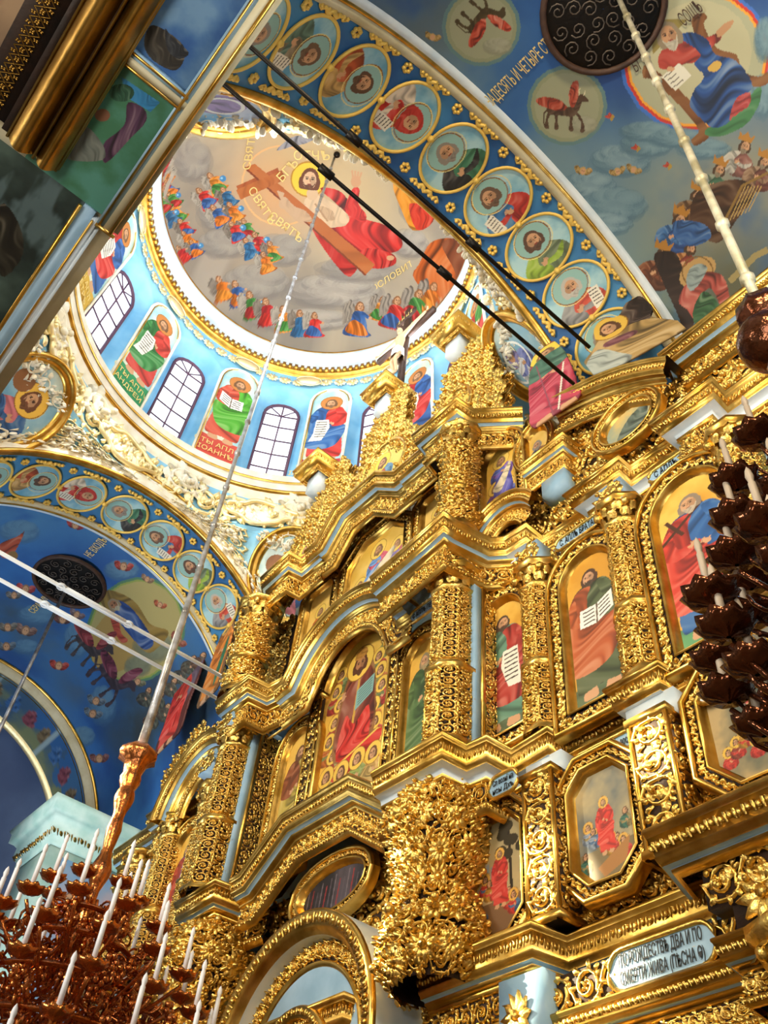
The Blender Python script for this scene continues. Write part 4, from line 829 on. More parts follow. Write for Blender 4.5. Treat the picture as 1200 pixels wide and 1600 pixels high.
def north_mural(p):
    clouds(p, '#1d4e94', '#2f6cae', .6, 11)
    def glow(x, y, r, c, k=.9):
        q = vault_hit([(x, y)])[0]; p.mix(k * np.exp(-((p.P - q) ** 2).sum(1) / r / r) * np.clip(fbm(p.P, 1.2, 9) * 1.7, 0, 1), c)
    for x, y, r, c in ((40, 800, 1.5, '#4f86ae'), (150, 820, 1.2, '#3f7ab0'), (60, 1000, 1.2, '#4a6478'), (230, 1090, 1.4, '#39464e'), (300, 1080, 1.3, '#4a5046'), (280, 920, 1.2, '#5b7787'), (120, 1080, 1.0, '#43607c'), (10, 950, 1., '#3c5468'), (180, 1150, .8, '#39536e'), (215, 1150, 1., '#31393c')): glow(x, y, r, c)
    for k, (x, y, rx, ry) in enumerate(((30, 830, 30, 16), (190, 890, 26, 14), (60, 960, 30, 14), (120, 1000, 20, 26), (160, 1100, 20, 26), (130, 1150, 18, 14), (40, 1010, 20, 10), (270, 980, 20, 20), (95, 940, 20, 8), (200, 840, 20, 8))): puff(p, x, y, rx, ry, '#5f88a4', '#3f6688', seed=k)
    p.ell(212, 985, 76, 86, '#4f7a5c', a=.5); p.ell(212, 985, 72, 82, '#8a9a4a', a=.5); p.ell(212, 985, 69, 79, '#a89c62', a=.5); p.ell(185, 1000, 40, 55, '#a88a4a', a=.5)
    for k, (x, y, rx, ry) in enumerate(((240, 1010, 30, 20), (215, 1040, 20, 14))): puff(p, x, y, rx, ry, '#7f8468', '#6a6e58', seed=k)
    p.poly([(152, 930), (170, 922), (195, 930), (215, 945), (235, 975), (262, 985), (258, 1000), (235, 1020), (215, 1008), (190, 975), (168, 955)], '#8a7030', fold=.3)
    p.poly([(170, 945), (185, 938), (205, 950), (228, 980), (240, 1005), (225, 1015), (205, 995), (185, 970)], '#1e3f7e', fold=.5, freq=6); p.poly([(172, 960), (185, 970), (190, 990), (200, 1000), (190, 1004), (178, 985)], '#a8402c', fold=.4)
    PX(p, 178, 945, 8, -.8); head(p, 0, 0, 1, hair='#8a7a60', beard='#b0a88c', skin='#9a6a48'); p.pop()
    for (x, y, s, a, c) in ((118, 820, 14, .3, '#a83a3a'), (193, 885, 14, .2, '#a83a30'), (245, 890, 18, .9, '#a0402c'), (40, 920, 14, .2, '#a83a3a'), (22, 930, 12, 0, '#6a6a6a'), (98, 968, 14, .1, '#6a4038'), (92, 1040, 14, .2, '#a83a30'), (150, 1095, 14, .3, '#5f6f7c'), (145, 1115, 14, .3, '#5f6f7c'), (155, 1185, 14, 0, '#7a4a48'), (40, 985, 16, .3, '#7a5a50'), (12, 980, 14, 0, '#6f6a60'), (278, 1000, 14, .8, '#8a4a38'), (230, 905, 10, .5, '#8a6a50'), (10, 1010, 14, 0, '#5a6a78'), (215, 1065, 12, .5, '#6a6a50'), (250, 945, 10, .4, '#a8502c'), (120, 960, 12, .5, '#6f5a60')):
        PX(p, x, y, s, a); cherub(p, 0, 0, 1, '#8a6a50', c); p.pop()
    PX(p, 140, 1010, 40, .8); beast(p, 0, 0, 1, 0, 1, '#3a3234', '#8a2f34', 0); p.pop(); PX(p, 175, 1060, 42, 1.0); beast(p, 0, 0, 1, 0, 1, '#3a2f38', '#702c40', 0); p.pop()
    p.poly([(0, 850), (28, 838), (38, 830), (30, 850), (15, 872), (0, 868)], '#a8482c', fold=.4); p.ell(20, 868, 8, 7, '#8a6a3a')
    for k, (x, y) in enumerate(((285, 1050), (300, 1035), (315, 1030), (250, 1090), (260, 1110), (240, 1120), (230, 1085), (270, 1070))):
        PX(p, x, y, 22, .5); bust(p, 0, 0, 1, ['#3a3a34', '#4a4438', '#5a4030'][k % 3], '#55584c', hair='#4a3a2c', beard='#6a5c4c', halo=None); p.pop()
nm_ = vault('ceiling_north_vault', -27.2, -19.45, 0, 2.7, 48, north_mural)
vault_text('НЕ ВХОДЪ ВО', 138, 868, .34, .8, 172, 832, nm_)
vault_text('СЕРАФИМЫ', 50, 955, .30, .8, 80, 925, nm_)
# grilles in the crowns of both vaults
def grille(x, label):
    c = (x, YC, ZS + RA - .07); t = thing('ventilation_grille', label, 'grille', c); b = MB(); b.lathe((x, YC, 0), [(.01, c[2] - .01), (.95, c[2] - .04), (1.02, c[2] - .02)], 36); b.build('dark_plate', 'black_iron', t)
    b = MB(); b.lathe((x, YC, 0), [(1.0, c[2] - .03), (1.02, c[2] - .1), (1.09, c[2] - .1), (1.12, c[2] - .02)], 40); b.build('rim', 'dark_wood', t, True)
    b = MB(); rs = random.Random(5)
    for r_, n_ in ((.8, 14), (.52, 9), (.24, 5)):
        for k in range(n_):
            a = k * 2 * PI / n_ + r_; q = np.linspace(0, 1, 14); rr = .15 * (1 - q * .8); aa = a + 9 * q * (1 if k % 2 else -1); b.tube(np.stack([x + r_ * math.cos(a) + rr * np.cos(aa), YC + r_ * math.sin(a) + rr * np.sin(aa), 0 * q + c[2] - .07], 1), .014, 4)
    b.build('scrolls', 'iron_scroll', t, True)
grille(-1.55, 'round black scrollwork grille in blue vault at the top edge'); grille(-22.05, 'round black scrollwork grille in the blue vault at the left')
# tie rods
for x, y0, y1, m_, lb in ((-5.28, -.9, 7.35, 'black_iron', 'lower black iron tie rod crossing in front of the dome mural'), (-4.62, -.9, 7.0, 'black_iron', 'upper black iron tie rod crossing the saint medallions'),
                     (-16.45, -.9, 9.8, 'white_paint', 'upper white tie rod across the left vault'), (-17.25, -.9, 9.8, 'white_paint', 'lower white tie rod across the left vault')):
    t = thing('tie_rod', lb, 'tie rod', (x, y0, 15.2)); b = MB(); b.tube([(x, y0, 15.2), (x, (y0 + y1) / 2, 15.2), (x, y1, 15.2)], .035 if m_ == 'black_iron' else .045, 8); b.build('rod', m_, t, True)
    b = MB()
    if m_ == 'white_paint':
        for dx in (-.05, .05): b.box((x + dx - .02, 3.3, 15.17), (x + dx + .02, 4.9, 15.23))
        for yy in (3.25, 4.95): b.tube([(x + .09 * math.cos(a), yy + .09 * math.sin(a), 15.2) for a in np.linspace(0, 2 * PI, 14, endpoint=False)], .035, 5, True)
    else: 
        b.box((x - .05, 1.8, 15.15), (x + .05, 2.05, 15.25)); b.build('joint', m_, t); b = MB(); b.box((x - .05, 4.2, 15.15), (x + .05, 4.45, 15.25))
    b.build('turnbuckle' if m_ == 'white_paint' else 'joint', m_, t)
# far end of the north arm
b = MB(); arch_sweep(b, -27.2, [(0, 0), (0, .1), (-.1, .25), (-.25, .3)]); o = b.build('trim_7', 'cream', None, True); o['kind'] = 'structure'
b = MB(); arch_sweep(b, -27.2, [(.06, .02), (.08, .08), (0, .1)]); arch_sweep(b, -27.2, [(-.25, .3), (-.3, .36), (-.36, .3)]); o = b.build('trim_8', 'gold_smooth', None, True); o['kind'] = 'structure'
def lunette(p, w_, h):
    clouds(p, '#2f5f7c', '#5f7a70', 1., 5)
    for k in range(7): p.ell(w_ * (.2 + .1 * k), h * .7, .4, .3, '#4a5a48'); 
nu, nv = 50, 160; X, T = np.meshgrid(np.linspace(-29.4, -27.4, nu), np.linspace(0, 2.7, nv), indexing='ij'); P = np.stack([X.ravel(), T.ravel() * 5], 1); p = Paint(P); clouds(p, '#38587a', '#75805f', 1.1, 6); p.mix((fbm(P, .5, 3) > .52).astype(float) * .8, '#2a5f9c')
for k in range(16):
    yy = 1 + .75 * k; p.poly([(-28.6, yy), (-28.1, yy + .1), (-27.8, yy + .3), (-28.2, yy + .5), (-28.7, yy + .4)], ['#7a3a4a', '#2f5f9a', '#6a5a40'][k % 3], fold=.4)
for k in range(5): p.line([(-29.4, 2.2 + 2.6 * k), (-27.4, 2.2 + 2.6 * k)], .12, '#8fa7b0')
V = np.stack([P[:, 0], YC + 5.02 * np.cos(P[:, 1] / 5), ZS + 5.02 * np.sin(P[:, 1] / 5)], 1); o = paint_mesh('ceiling_north_niche', V, gridmesh(nu, nv), p.C, None, True); o['kind'] = 'structure'
b = MB(); arch_sweep(b, -29.4, [(.05, .34), (.0, .46), (-.1, .5), (-.2, .5)]); o = b.build('trim_9', 'stucco_gold', None, True); o['kind'] = 'structure'
b = MB(); th = np.linspace(0, PI, 40); b.grid(np.array([[(-29.5 - 2.2 * math.sin(q), YC + 4.85 * math.cos(a) * math.cos(q), ZS + 4.85 * math.sin(a) * math.cos(q)) for q in np.linspace(0, PI / 2, 16)] for a in th])); mat('dusk_blue', '#4b5f82', .8, 0, 0, c2='#3a4c70', vscale=.5); o = b.build('ceiling_north_apse', 'dusk_blue', None, True); o['kind'] = 'structure'
b = MB(); b.box((-32, -2, 4), (-31.7, 12, ZS + .2)); b.box((-32, -.9, ZS - .1), (-29.5, -.5, ZS)); o = b.build('wall_north', 'dusk_blue'); o['kind'] = 'structure'
# pier with teal cornice in the north arm
t = thing('pier', 'white painted pier with teal stepped cornice behind the chandelier, lower left', 'pier', (-25, 8.5, 4))
b = MB(); pc = [(-26.2, 10.2), (-26.2, 7.45), (-24.1, 7.45), (-24.1, 10.2)]
Pp = Path(pc, False, (0, 0, 0), EX, EY, EZ); Pp.sweep(b, [(.02, 13.7), (.08, 13.75), (.08, 13.9), (.16, 14.0), (.2, 14.1), (.2, 14.35), (.3, 14.45), (.42, 14.5), (.42, 14.75), (.5, 14.87), (-.5, 14.9)]); b.build('cornice', 'teal_stone', t)
b = MB(); Pp.carve(b, (.09, 13.95), (.21, 14.1), .05, 'egg', .2); b.build('cornice_leaves', 'gold_dark', t)
b = MB(); b.box((-26.2, 7.45, 4), (-24.1, 10.2, 13.75)); b.build('shaft', 'teal_stone', t)
def pier_paint(p, w_, h):
    clouds(p, '#7aa6cc', '#c4b0b4', .8, 7); 
    for k in range(5): PX(p, 0, 0, 1); p.pop(); p.push((w_ * (.3 + .15 * (k % 3)), h - 1.2 - 1.1 * k), (1.6, 0), (0, 1.6)); bust(p, 0, 0, .5, '#b86a6a', '#5a7ab0', hair='#6a4a3a', beard=None, halo=None); p.pop()
def xpanel(name, x, y0, y1, z0, z1, painter, parent, res=60):
    nu, nv = int((y1 - y0) * res), int((z1 - z0) * res); u, v = np.meshgrid(np.linspace(0, y1 - y0, nu), np.linspace(0, z1 - z0, nv), indexing='ij'); P = np.stack([u.ravel(), v.ravel()], 1); p = Paint(P); painter(p, y1 - y0, z1 - z0)
    return paint_mesh(name, np.stack([np.full(len(P), x), y0 + P[:, 0], z0 + P[:, 1]], 1), gridmesh(nu, nv), p.C, parent)
xpanel('painting', -24.08, 7.8, 10.0, 8, 13.5, pier_paint, t, 30)
t = thing('wall_cornice', 'gilded wall cornice at the left photo edge beside teal-topped pier', 'cornice', (-29, 7, 14)); b = MB(); Pp = Path([(-31.7, 8.6), (-26.4, 8.6)], False, (0, 0, 0), EX, EY, EZ); Pp.sweep(b, [(0, 13.4), (.1, 13.5), (.3, 13.7), (.35, 13.95), (.4, 14.1), (0, 14.15)]); b.build('moulding', 'gold_smooth', t)
b = MB(); b.box((-31.6, 8.6, 4), (-26.2, 8.8, 13.4)); o = b.build('wall_north_arm', 'sky_wall'); o['kind'] = 'structure'
b = MB(); b.box((-31.2, 8.5, 8), (-27.0, 8.58, 12.9)); t2 = thing('window_11', None, None, (-29, 8.5, 8)); t2['kind'] = 'structure'; b.build('pane', 'pane', t2)
b = MB(); b.box((-31.2, 8.42, 12.85), (-27.0, 8.6, 12.95)); b.box((-27.05, 8.42, 8), (-26.95, 8.6, 12.95)); b.build('window_frame', 'gold_smooth', t2)
# gallery soffit close above the camera: coffers, mouldings, gilded beam
G = 9.5
t = thing('gallery_soffit', 'underside of a gallery with painted coffers and cream frames, upper left corner', 'soffit', (-4, -.6, G))
def land(p, kind):
    if kind == 0:
        clouds(p, '#2a5a96', '#6f94b4', 5, 3, .3, .7); p.poly([(-3.4, -.62), (-3.15, -.66), (-3.0, -.5), (-3.1, -.3), (-3.36, -.3)], '#2a2a28', fold=.4)
    elif kind == 1: clouds(p, '#3f7a5c', '#5a8a9a', 4, 8, .3, .7)
    else: clouds(p, '#1c2a26', '#5a6a5c', 2.2, 5, .35, .7)
def Zhit(q):
    d = rays(q); t_ = (G + .06 - ZC) / d[:, 2]; return (d * t_[:, None])[:, :2]
def coffer(x0, x1, y0, y1, paint_fn, nm='coffer_painting', res=230):
    nu, nv = int((x1 - x0) * res), int((y1 - y0) * res); u, v = np.meshgrid(np.linspace(x0, x1, nu), np.linspace(y0, y1, nv), indexing='ij'); P = np.stack([u.ravel(), v.ravel()], 1); p = Paint(P, Zhit); paint_fn(p)
    paint_mesh(nm, np.column_stack([P, np.full(len(P), G + .06)]), gridmesh(nu, nv), p.C, t)
def c0(p):
    clouds(p, '#234f8c', '#6488a8', 3.2, 3, .3, .7); p.poly([(235, 40), (262, 50), (290, 78), (275, 110), (240, 95), (225, 70)], '#2f2a22', fold=.4); p.poly([(258, 45), (270, 60), (295, 82), (280, 92), (262, 78)], '#20242a', fold=.4)
def c1(p):
    clouds(p, '#3a6f50', '#4f8a7a', 3.5, 8, .35, .65)
    p.poly([(190, 120), (250, 160), (235, 175), (195, 150)], '#2f7fb4', fold=.2, sm=False); p.ell(190, 145, 20, 14, '#24503a', fold=.3)
    p.poly([(200, 160), (225, 170), (228, 190), (205, 215), (165, 255), (162, 225), (185, 205), (196, 190)], '#4a2c46', fold=.45, freq=7); p.ell(160, 180, 12, 10, '#7a5038'); p.poly([(128, 195), (160, 225), (160, 250), (110, 250), (100, 235)], '#6a7068', fold=.2)
def c2_(p):
    clouds(p, '#1c2a28', '#4c6058', 2.0, 5, .35, .7); p.mix(np.clip((fbm(p.P * [1, 3], 2, 9) - .55) * 6, 0, .8), '#5f7478'); p.poly([(0, 320), (30, 350), (35, 400), (0, 430)], '#1e1c14', fold=.4)
coffer(-3.36, -2.35, -.72, -.14, c0); coffer(-4.80, -3.46, -.95, -.17, c1); coffer(-9.0, -4.80, -2.4, -.34, c2_, res=110)
b = MB()
b.box((-4.86, -.10, G - .02), (-2.2, -.02, G + .3)); b.box((-4.86, -.02, G + .04), (-2.0, .04, G + .3)); b.box((-3.46, -.9, G - .02), (-3.40, -.1, G + .2)); b.box((-2.30, -.8, G - .02), (-2.24, -.1, G + .2)); b.build('cream_frame', 'cream', t)
b = MB(); b.box((-4.86, -.17, G + .0), (-2.2, -.10, G + .06)); b.box((-9, -.34, G + .02), (-4.80, -.22, G + .07)); b.box((-3.42, -.9, G), (-3.34, -.17, G + .05)); b.build('pale_blue_fillet', 'blue_board', t)
b = MB(); b.box((-9, -.22, G), (-4.86, -.16, G + .3)); b.box((-9, -.16, G + .02), (-4.95, -.12, G + .3)); b.build('white_fillet', 'white_board', t)
b = MB()
for y, x0, x1, r in ((-.14, -4.87, -2.2, .012), (-.02, -4.87, -2.0, .018), (-.205, -9, -4.86, .012), (-.36, -9, -4.8, .02)): b.tube([(x0, y, G - .02), (x1, y, G - .02)], r, 6)
for x in (-3.36, -3.48, -2.32): b.tube([(x, -.9, G - .01), (x, -.12, G - .01)], .014, 6)
b.tube([(-4.87, -.17, G - .02), (-4.87, .03, G - .02)], .02, 6); b.build('gilt_edges', 'gold_smooth', t, True)
b = MB(); b.box((-9, -3.5, G + .1), (-2.0, .0, G + .3)); b.build('slab', 'cream', t)
t = thing('gilded_beam', 'thick dull gold double-rolled cornice beam overhead in the top left corner', 'beam', (-3.4, -.9, G))
def beamprof(y0, y1, n=9): return [(y0 + (y1 - y0) * k / (n - 1), G - .10 - .12 * math.sin(PI * k / (n - 1))) for k in range(n)]
for nm, y0, y1 in (('roll', -.86, -.68), ('roll', -1.12, -.89)):
    b = MB(); pr = beamprof(y0, y1); b.grid(np.array([[(x, y, z) for y, z in pr] for x in np.linspace(-4.63, 1, 12)])); c = np.array([[(-4.63, y, z), (-4.63, y, G + .05)] for y, z in pr]); b.grid(c); b.build(nm, 'gold_dark', t, True)
b = MB(); b.box((-4.62, -.89, G - .12), (1, -.86, G)); b.box((-4.62, -1.2, G - .08), (1, -1.12, G)); b.build('groove', 'bole', t)
b = MB()
for y, z in ((-.675, G - .08), (-.665, G - .03), (-.872, G - .14), (-1.13, G - .1)): b.tube([(-4.64, y, z), (1, y, z)], .014, 6)
b.build('gilt_bead', 'gold_smooth', t, True)
t = thing('trellis_beam', 'dark cornice strip with gilded trellis pattern at the top left', 'beam', (-3, -1.5, G)); b = MB(); b.box((-4.6, -1.5, G - .02), (1, -1.2, G + .1)); b.build('ground', 'bole', t)
b = MB(); carve(b, quadfn((-4.6, -1.42, G - .03), (1, -1.42, G - .03), (1, -1.28, G - .03), (-4.6, -1.28, G - .03), 1), 60, 1, -.02, 'trellis'); b.build('trellis', 'gold_dark', t)
t = thing('mural_panel', 'rosy brown painted vault surface in the extreme top left corner', 'mural', (-3, -2, G)); coffer_ = t
nu, nv = 100, 60; u, v = np.meshgrid(np.linspace(-5.4, 1, nu), np.linspace(-4, -1.5, nv), indexing='ij'); P = np.stack([u.ravel(), v.ravel()], 1); p = Paint(P); clouds(p, '#5a4638', '#a88a6a', 1.5, 2, c2='#8a5a44'); paint_mesh('painting', np.column_stack([P, G + .05 + 0 * P[:, 0]]), gridmesh(nu, nv), p.C, t)
# ------------------------------------------------------------------ the iconostasis
AX = -11.95                                    # its axis of symmetry
def mirx(x): return 2 * AX - x
WALL = 8.62
def board(name, label, x0, x1, z0, z1, y=WALL, th=.25, carved='lush', size=.5, h=.10, ground='bole', mt='gold', jit=.06):
    t = thing(name if name != 'carved_panel' else 'leafwork_screen', label, 'carving', ((x0 + x1) / 2, y, z0)); b = MB(); b.box((x0, y, z0), (x1, y + th, z1)); b.build('ground', ground, t)
    b = MB(); carve(b, quadfn((x0, y - .005, z0), (x1, y - .005, z0), (x1, y - .005, z1), (x0, y - .005, z1)), round((x1 - x0) / size), round((z1 - z0) / size), h, carved, jit); b.build('foliage', mt, t, True); return t
def spandrels(t, pts_outline, x0, x1, z0, z1, y, size=.35, h=.12, nm='spandrel_carving'):
    b = MB(); carve(b, quadfn((x0, y, z0), (x1, y, z0), (x1, y, z1), (x0, y, z1)), round((x1 - x0) / size), round((z1 - z0) / size), h, 'lush', .05); b.build(nm, 'gold', t, True)
def entab(label, path, zt, k=1., frieze=True, name='entablature', full=True, white='white_board', plane=None, group=None, wide=False):
    "path: outer tip line in plan (or in elevation for arched ones), walking with the viewer on the right hand"
    if plane is None: P = Path(path, False, (0, 0, 0), EX, EY, EZ); c = (path[0][0], path[0][1], zt)
    else: P = Path(path, False, (0, plane, zt), EX, EZ, (0, -1, 0)); c = (path[0][0], plane, path[0][1] + zt); 
    t = thing(name, label, 'cornice', c, group)
    def Q(pr):
        if plane is None: return [((d - .47) * k * .72, zt + z * k) for d, z in pr]
        return [(-z * k, d * k) for d, z in pr]
    b = MB(); P.sweep(b, Q([(-.3, .03), (.44, .03), (.47, .01), (.47, -.03), (.44, -.05), (.43, -.08)])); P.sweep(b, Q([(.37, -.27), (.36, -.30), (.31, -.33), (.30, -.36)])); P.sweep(b, Q([(.43, -.07), (.41, -.075), (.355, -.27), (.36, -.285)])); b.build('crown_moulding', 'gold_smooth', t)
    b = MB(); a_, c_ = Q([(.372, -.23), (.405, -.12)]); P.carve(b, a_, c_, .03 * k, 'egg', .105 * k); b.build('leaf_row', 'gold', t, True)
    if wide: b = MB(); P.sweep(b, Q([(.31, -.36), (.14, -.37), (.12, -.40), (.10, -.455)])); b.build('painted_band', white, t)
    else:
        b = MB(); P.sweep(b, Q([(.30, -.36), (.215, -.365), (.20, -.385)])); b.build('painted_band', 'blue_board' if white == 'white_board' else white, t)  # white band takes the darker blue board colour to stand for shade
        b = MB(); P.sweep(b, Q([(.205, -.375), (.20, -.41), (.13, -.42), (.10, -.455)])); b.build('bed_moulding', 'gold_smooth', t)
    if full:
        b = MB(); P.sweep(b, Q([(.11, -.45), (.11, -.49), (.04, -.51)])); P.sweep(b, Q([(.04, -.84), (.13, -.85), (.14, -.90), (.08, -.95), (.05, -.99), (.0, -1.0)])); b.build('architrave', 'gold_smooth', t)
        b = MB(); P.sweep(b, Q([(.035, -.5), (.035, -.85)])); b.build('frieze_ground', 'bole', t)
        if frieze:
            b = MB(); a_, c_ = Q([(.04, -.83), (.04, -.52)]); P.carve(b, a_, c_, .08 * k, 'scroll', .3 * k); b.build('frieze_foliage', 'gold', t, True)
        b = MB(); a_, c_ = Q([(.13, -.95), (.13, -.87)]); P.carve(b, a_, c_, .03 * k, 'egg', .11 * k); b.build('lower_leaf_row', 'gold', t, True)
    return t
def arc(xc, zc, rx, rz, a0, a1, n=22): return [(xc + rx * math.cos(a), zc + rz * math.sin(a)) for a in np.linspace(math.radians(a0), math.radians(a1), n)]
def plaque(label, x0, x1, z, y, h, lines, sz=.15, mt='blue_board', shear=0):
    t = thing('inscription_plaque', label, 'plaque', ((x0 + x1) / 2, y, z)); r = h / 2; ol = [(x0 + r * .6 + r * .9 * math.cos(a), z + r * math.sin(a)) for a in np.linspace(PI / 2, 3 * PI / 2, 9)] + [(x1 - r * .6 + r * .9 * math.cos(a), z + r * math.sin(a)) for a in np.linspace(-PI / 2, PI / 2, 9)]
    xm = (x0 + x1) / 2; b = MB(); b.grid(np.array([[(xm + (p_[0] - xm) * s_, y - .03, z + (p_[1] - z) * s_) for s_ in (.001, 1)] for p_ in ol + ol[:1]])); b.build('plate', mt, t)
    b = MB(); b.tube([(p_[0], y - .04, p_[1]) for p_ in ol], .03, 6, True); b.build('rim', 'gold', t, True)
    for i, s_ in enumerate(lines): text(s_, (xm, y - .045, z + (len(lines) - 1) * sz * .62 - i * sz * 1.25), EX, EZ, sz * 1.25, 'ink', t, 'lettering', 1, .8, fit=(x1 - x0) * (.86 if len(s_) > 5 else .4))
    return t
def capital(b, c, r, z0, z1, n=8):
    h = z1 - z0
    b.lathe((c[0], c[1], 0), [(r * .98, z0 - .02), (r * 1.12, z0), (r * 1.12, z0 + .05), (r, z0 + .07), (r * 1.02, z0 + h * .5), (r * 1.2, z0 + h * .8), (r * 1.45, z1 - .08)], 16)
    for lvl, (zz, L, k) in enumerate(((z0 + .06, h * .5, n), (z0 + h * .42, h * .55, n))):
        for i in range(k):
            a = (i + .5 * lvl) * 2 * PI / k; ca, sa = math.cos(a), math.sin(a); tx, ty = -sa, ca; rows = []
            for j in range(6):
                q = j / 5; ro = r * (1.04 + .10 * lvl) + L * (.05 + .42 * q ** 2.5); zc_ = zz + L * (q if q < .85 else .85 - (q - .85) * 1.5); w_ = r * .34 * math.sin(PI * (.15 + .8 * q)) ** .6
                rows.append([(c[0] + ca * (ro - .02) + tx * w_ * s_, c[1] + sa * (ro - .02) + ty * w_ * s_, zc_) if s_ else (c[0] + ca * (ro + .03), c[1] + sa * (ro + .03), zc_) for s_ in (-1, 0, 1)])
            b.grid(np.array(rows))
    for i in range(4):
        a = PI / 4 + i * PI / 2; b.ball((c[0] + r * 1.35 * math.cos(a), c[1] + r * 1.35 * math.sin(a), z1 - .12), .08, 8, 6)
def hexcol(label, x, y, z0, zm, zt, ztop, r, group='faceted columns of the apostle tier'):
    "faceted carved column: pedestal, shaft, leafy capital"
    t = thing('carved_column', label, 'column', (x, y, z0), group); n = 8; 
    def prism(b, r_, za, zb, h, rows, sz=None):
        for i in range(n):
            a0, a1 = (i + .5) * 2 * PI / n, (i + 1.5) * 2 * PI / n
            if math.sin((a0 + a1) / 2) > .5: continue
            p = lambda a, z: (x + r_ * math.cos(a), y + r_ * math.sin(a), z)
            carve(b, quadfn(p(a0, za), p(a1, za), p(a1, zb), p(a0, zb)), 1, rows, h, 'lush' if i % 2 else 'scroll')
    b = MB(); b.lathe((x, y, 0), [(r * .93, z0), (r * .93, ztop)], 8, rfun=lambda th: np.ones(8)); b.build('core', 'bole', t)
    b = MB(); b.box((x - r * 1.1, y + .12, z0), (x + r * 1.18, y + .30, ztop)); b.build('blue_backing', 'blue_board', t)
    if WALL - y > .45:
        b = MB(); b.box((x - r, y + .34, z0), (x + r * 1.1, WALL, ztop)); b.build('return_board', 'bole', t); b = MB(); carve(b, quadfn((x + r * 1.1, y + .36, z0), (x + r * 1.1, WALL, z0), (x + r * 1.1, WALL, ztop), (x + r * 1.1, y + .36, ztop)), 2, 14, .04, 'lush'); b.build('return_foliage', 'gold', t, True)
    b = MB(); b.box((x + r * 1.18 - .03, y + .28, z0), (x + r * 1.18 + .03, y + .36, ztop)); b.build('gilt_fillet', 'gold_smooth', t)
    b = MB(); prism(b, r, zm + .12, zt, .045, max(3, round((zt - zm) / (r * .62)))); b.build('shaft', 'gold', t, True)
    b = MB(); prism(b, r * 1.12, z0 + .1, zm - .04, .05, max(2, round((zm - z0) / (r * .7)))); b.build('pedestal', 'gold', t, True)
    b = MB()
    for i in range(n):
        a = (i + .5) * 2 * PI / n; b.tube([(x + r * 1.01 * math.cos(a), y + r * 1.01 * math.sin(a), zm), (x + r * 1.01 * math.cos(a), y + r * 1.01 * math.sin(a), zt)], .022, 4); b.tube([(x + r * 1.13 * math.cos(a), y + r * 1.13 * math.sin(a), z0), (x + r * 1.13 * math.cos(a), y + r * 1.13 * math.sin(a), zm)], .022, 4)
    b.build('ribs', 'gold_smooth', t)
    def oct_(b, prof): 
        th = (np.arange(8) + .5) * 2 * PI / 8; P = np.array([[(x + q[0] * math.cos(a), y + q[0] * math.sin(a), q[1]) for q in prof] for a in th]); b.grid(P, True)
    b = MB(); oct_(b, [(r * 1.0, zm + .16), (r * 1.06, zm + .1), (r * 1.28, zm + .02), (r * 1.28, zm - .05), (r * 1.1, zm - .1)]); oct_(b, [(r * 1.2, z0 + .12), (r * 1.3, z0 + .06), (r * 1.3, z0)]); b.build('band', 'gold_smooth', t)
    b = MB(); oct_(b, [(r, zt - .04), (r * 1.15, zt), (r * 1.2, zt + .04), (r, zt + .08)]); capital(b, (x, y), r * .95, zt + .03, ztop - .06); b.build('capital', 'gold', t, True)
    b = MB(); s_ = r * 1.5; oct_(b, [(r * 1.2, ztop - .12), (s_, ztop - .04), (s_, ztop + .02), (.01, ztop + .02)]); b.build('abacus', 'gold_smooth', t)
    return t
def twistcol(label, x, y, z0, z1, r, group='swelling twisted columns'):
    t = thing('twisted_column', label, 'column', (x, y, z0), group)
    H = z1 - z0
    def prof(v): return r * (.92 + .14 * np.sin(v * PI * 5) + .05 * np.sin(v * PI))
    b = MB(); v = np.linspace(0, 1, 50); b.lathe((x, y, 0), np.stack([prof(v) * .92, z0 + .25 + (H - .75) * v], 1), 20); b.build('core', 'bole', t, True)
    b = MB()
    def fn(u, v_):
        a = 2 * PI * u + 2.2 * v_ * PI; rr = prof(v_); return np.stack([x + rr * np.cos(a), y + rr * np.sin(a), z0 + .25 + (H - .75) * v_], 1), np.stack([np.cos(a), np.sin(a), 0 * a], 1)
    carve(b, fn, 8, max(5, round(H / .26)), .08, 'lush', .05); b.build('carved_shaft', 'gold', t, True)
    b = MB(); b.lathe((x, y, 0), [(r * 1.25, z0), (r * 1.25, z0 + .08), (r * 1.05, z0 + .14), (r * 1.15, z0 + .2), (r, z0 + .26)], 20); zc_ = z0 + H * .38; b.lathe((x, y, 0), [(r, zc_ - .1), (r * 1.18, zc_ - .06), (r * 1.18, zc_), (r, zc_ + .04)], 20); b.build('base', 'gold_smooth', t, True)
    b = MB(); capital(b, (x, y), r * .9, z1 - .5, z1 - .05); b.lathe((x, y, 0), [(r * 1.2, z1 - .1), (r * 1.5, z1 - .04), (r * 1.5, z1), (.01, z1)], 8); b.build('capital', 'gold', t, True)
    return t
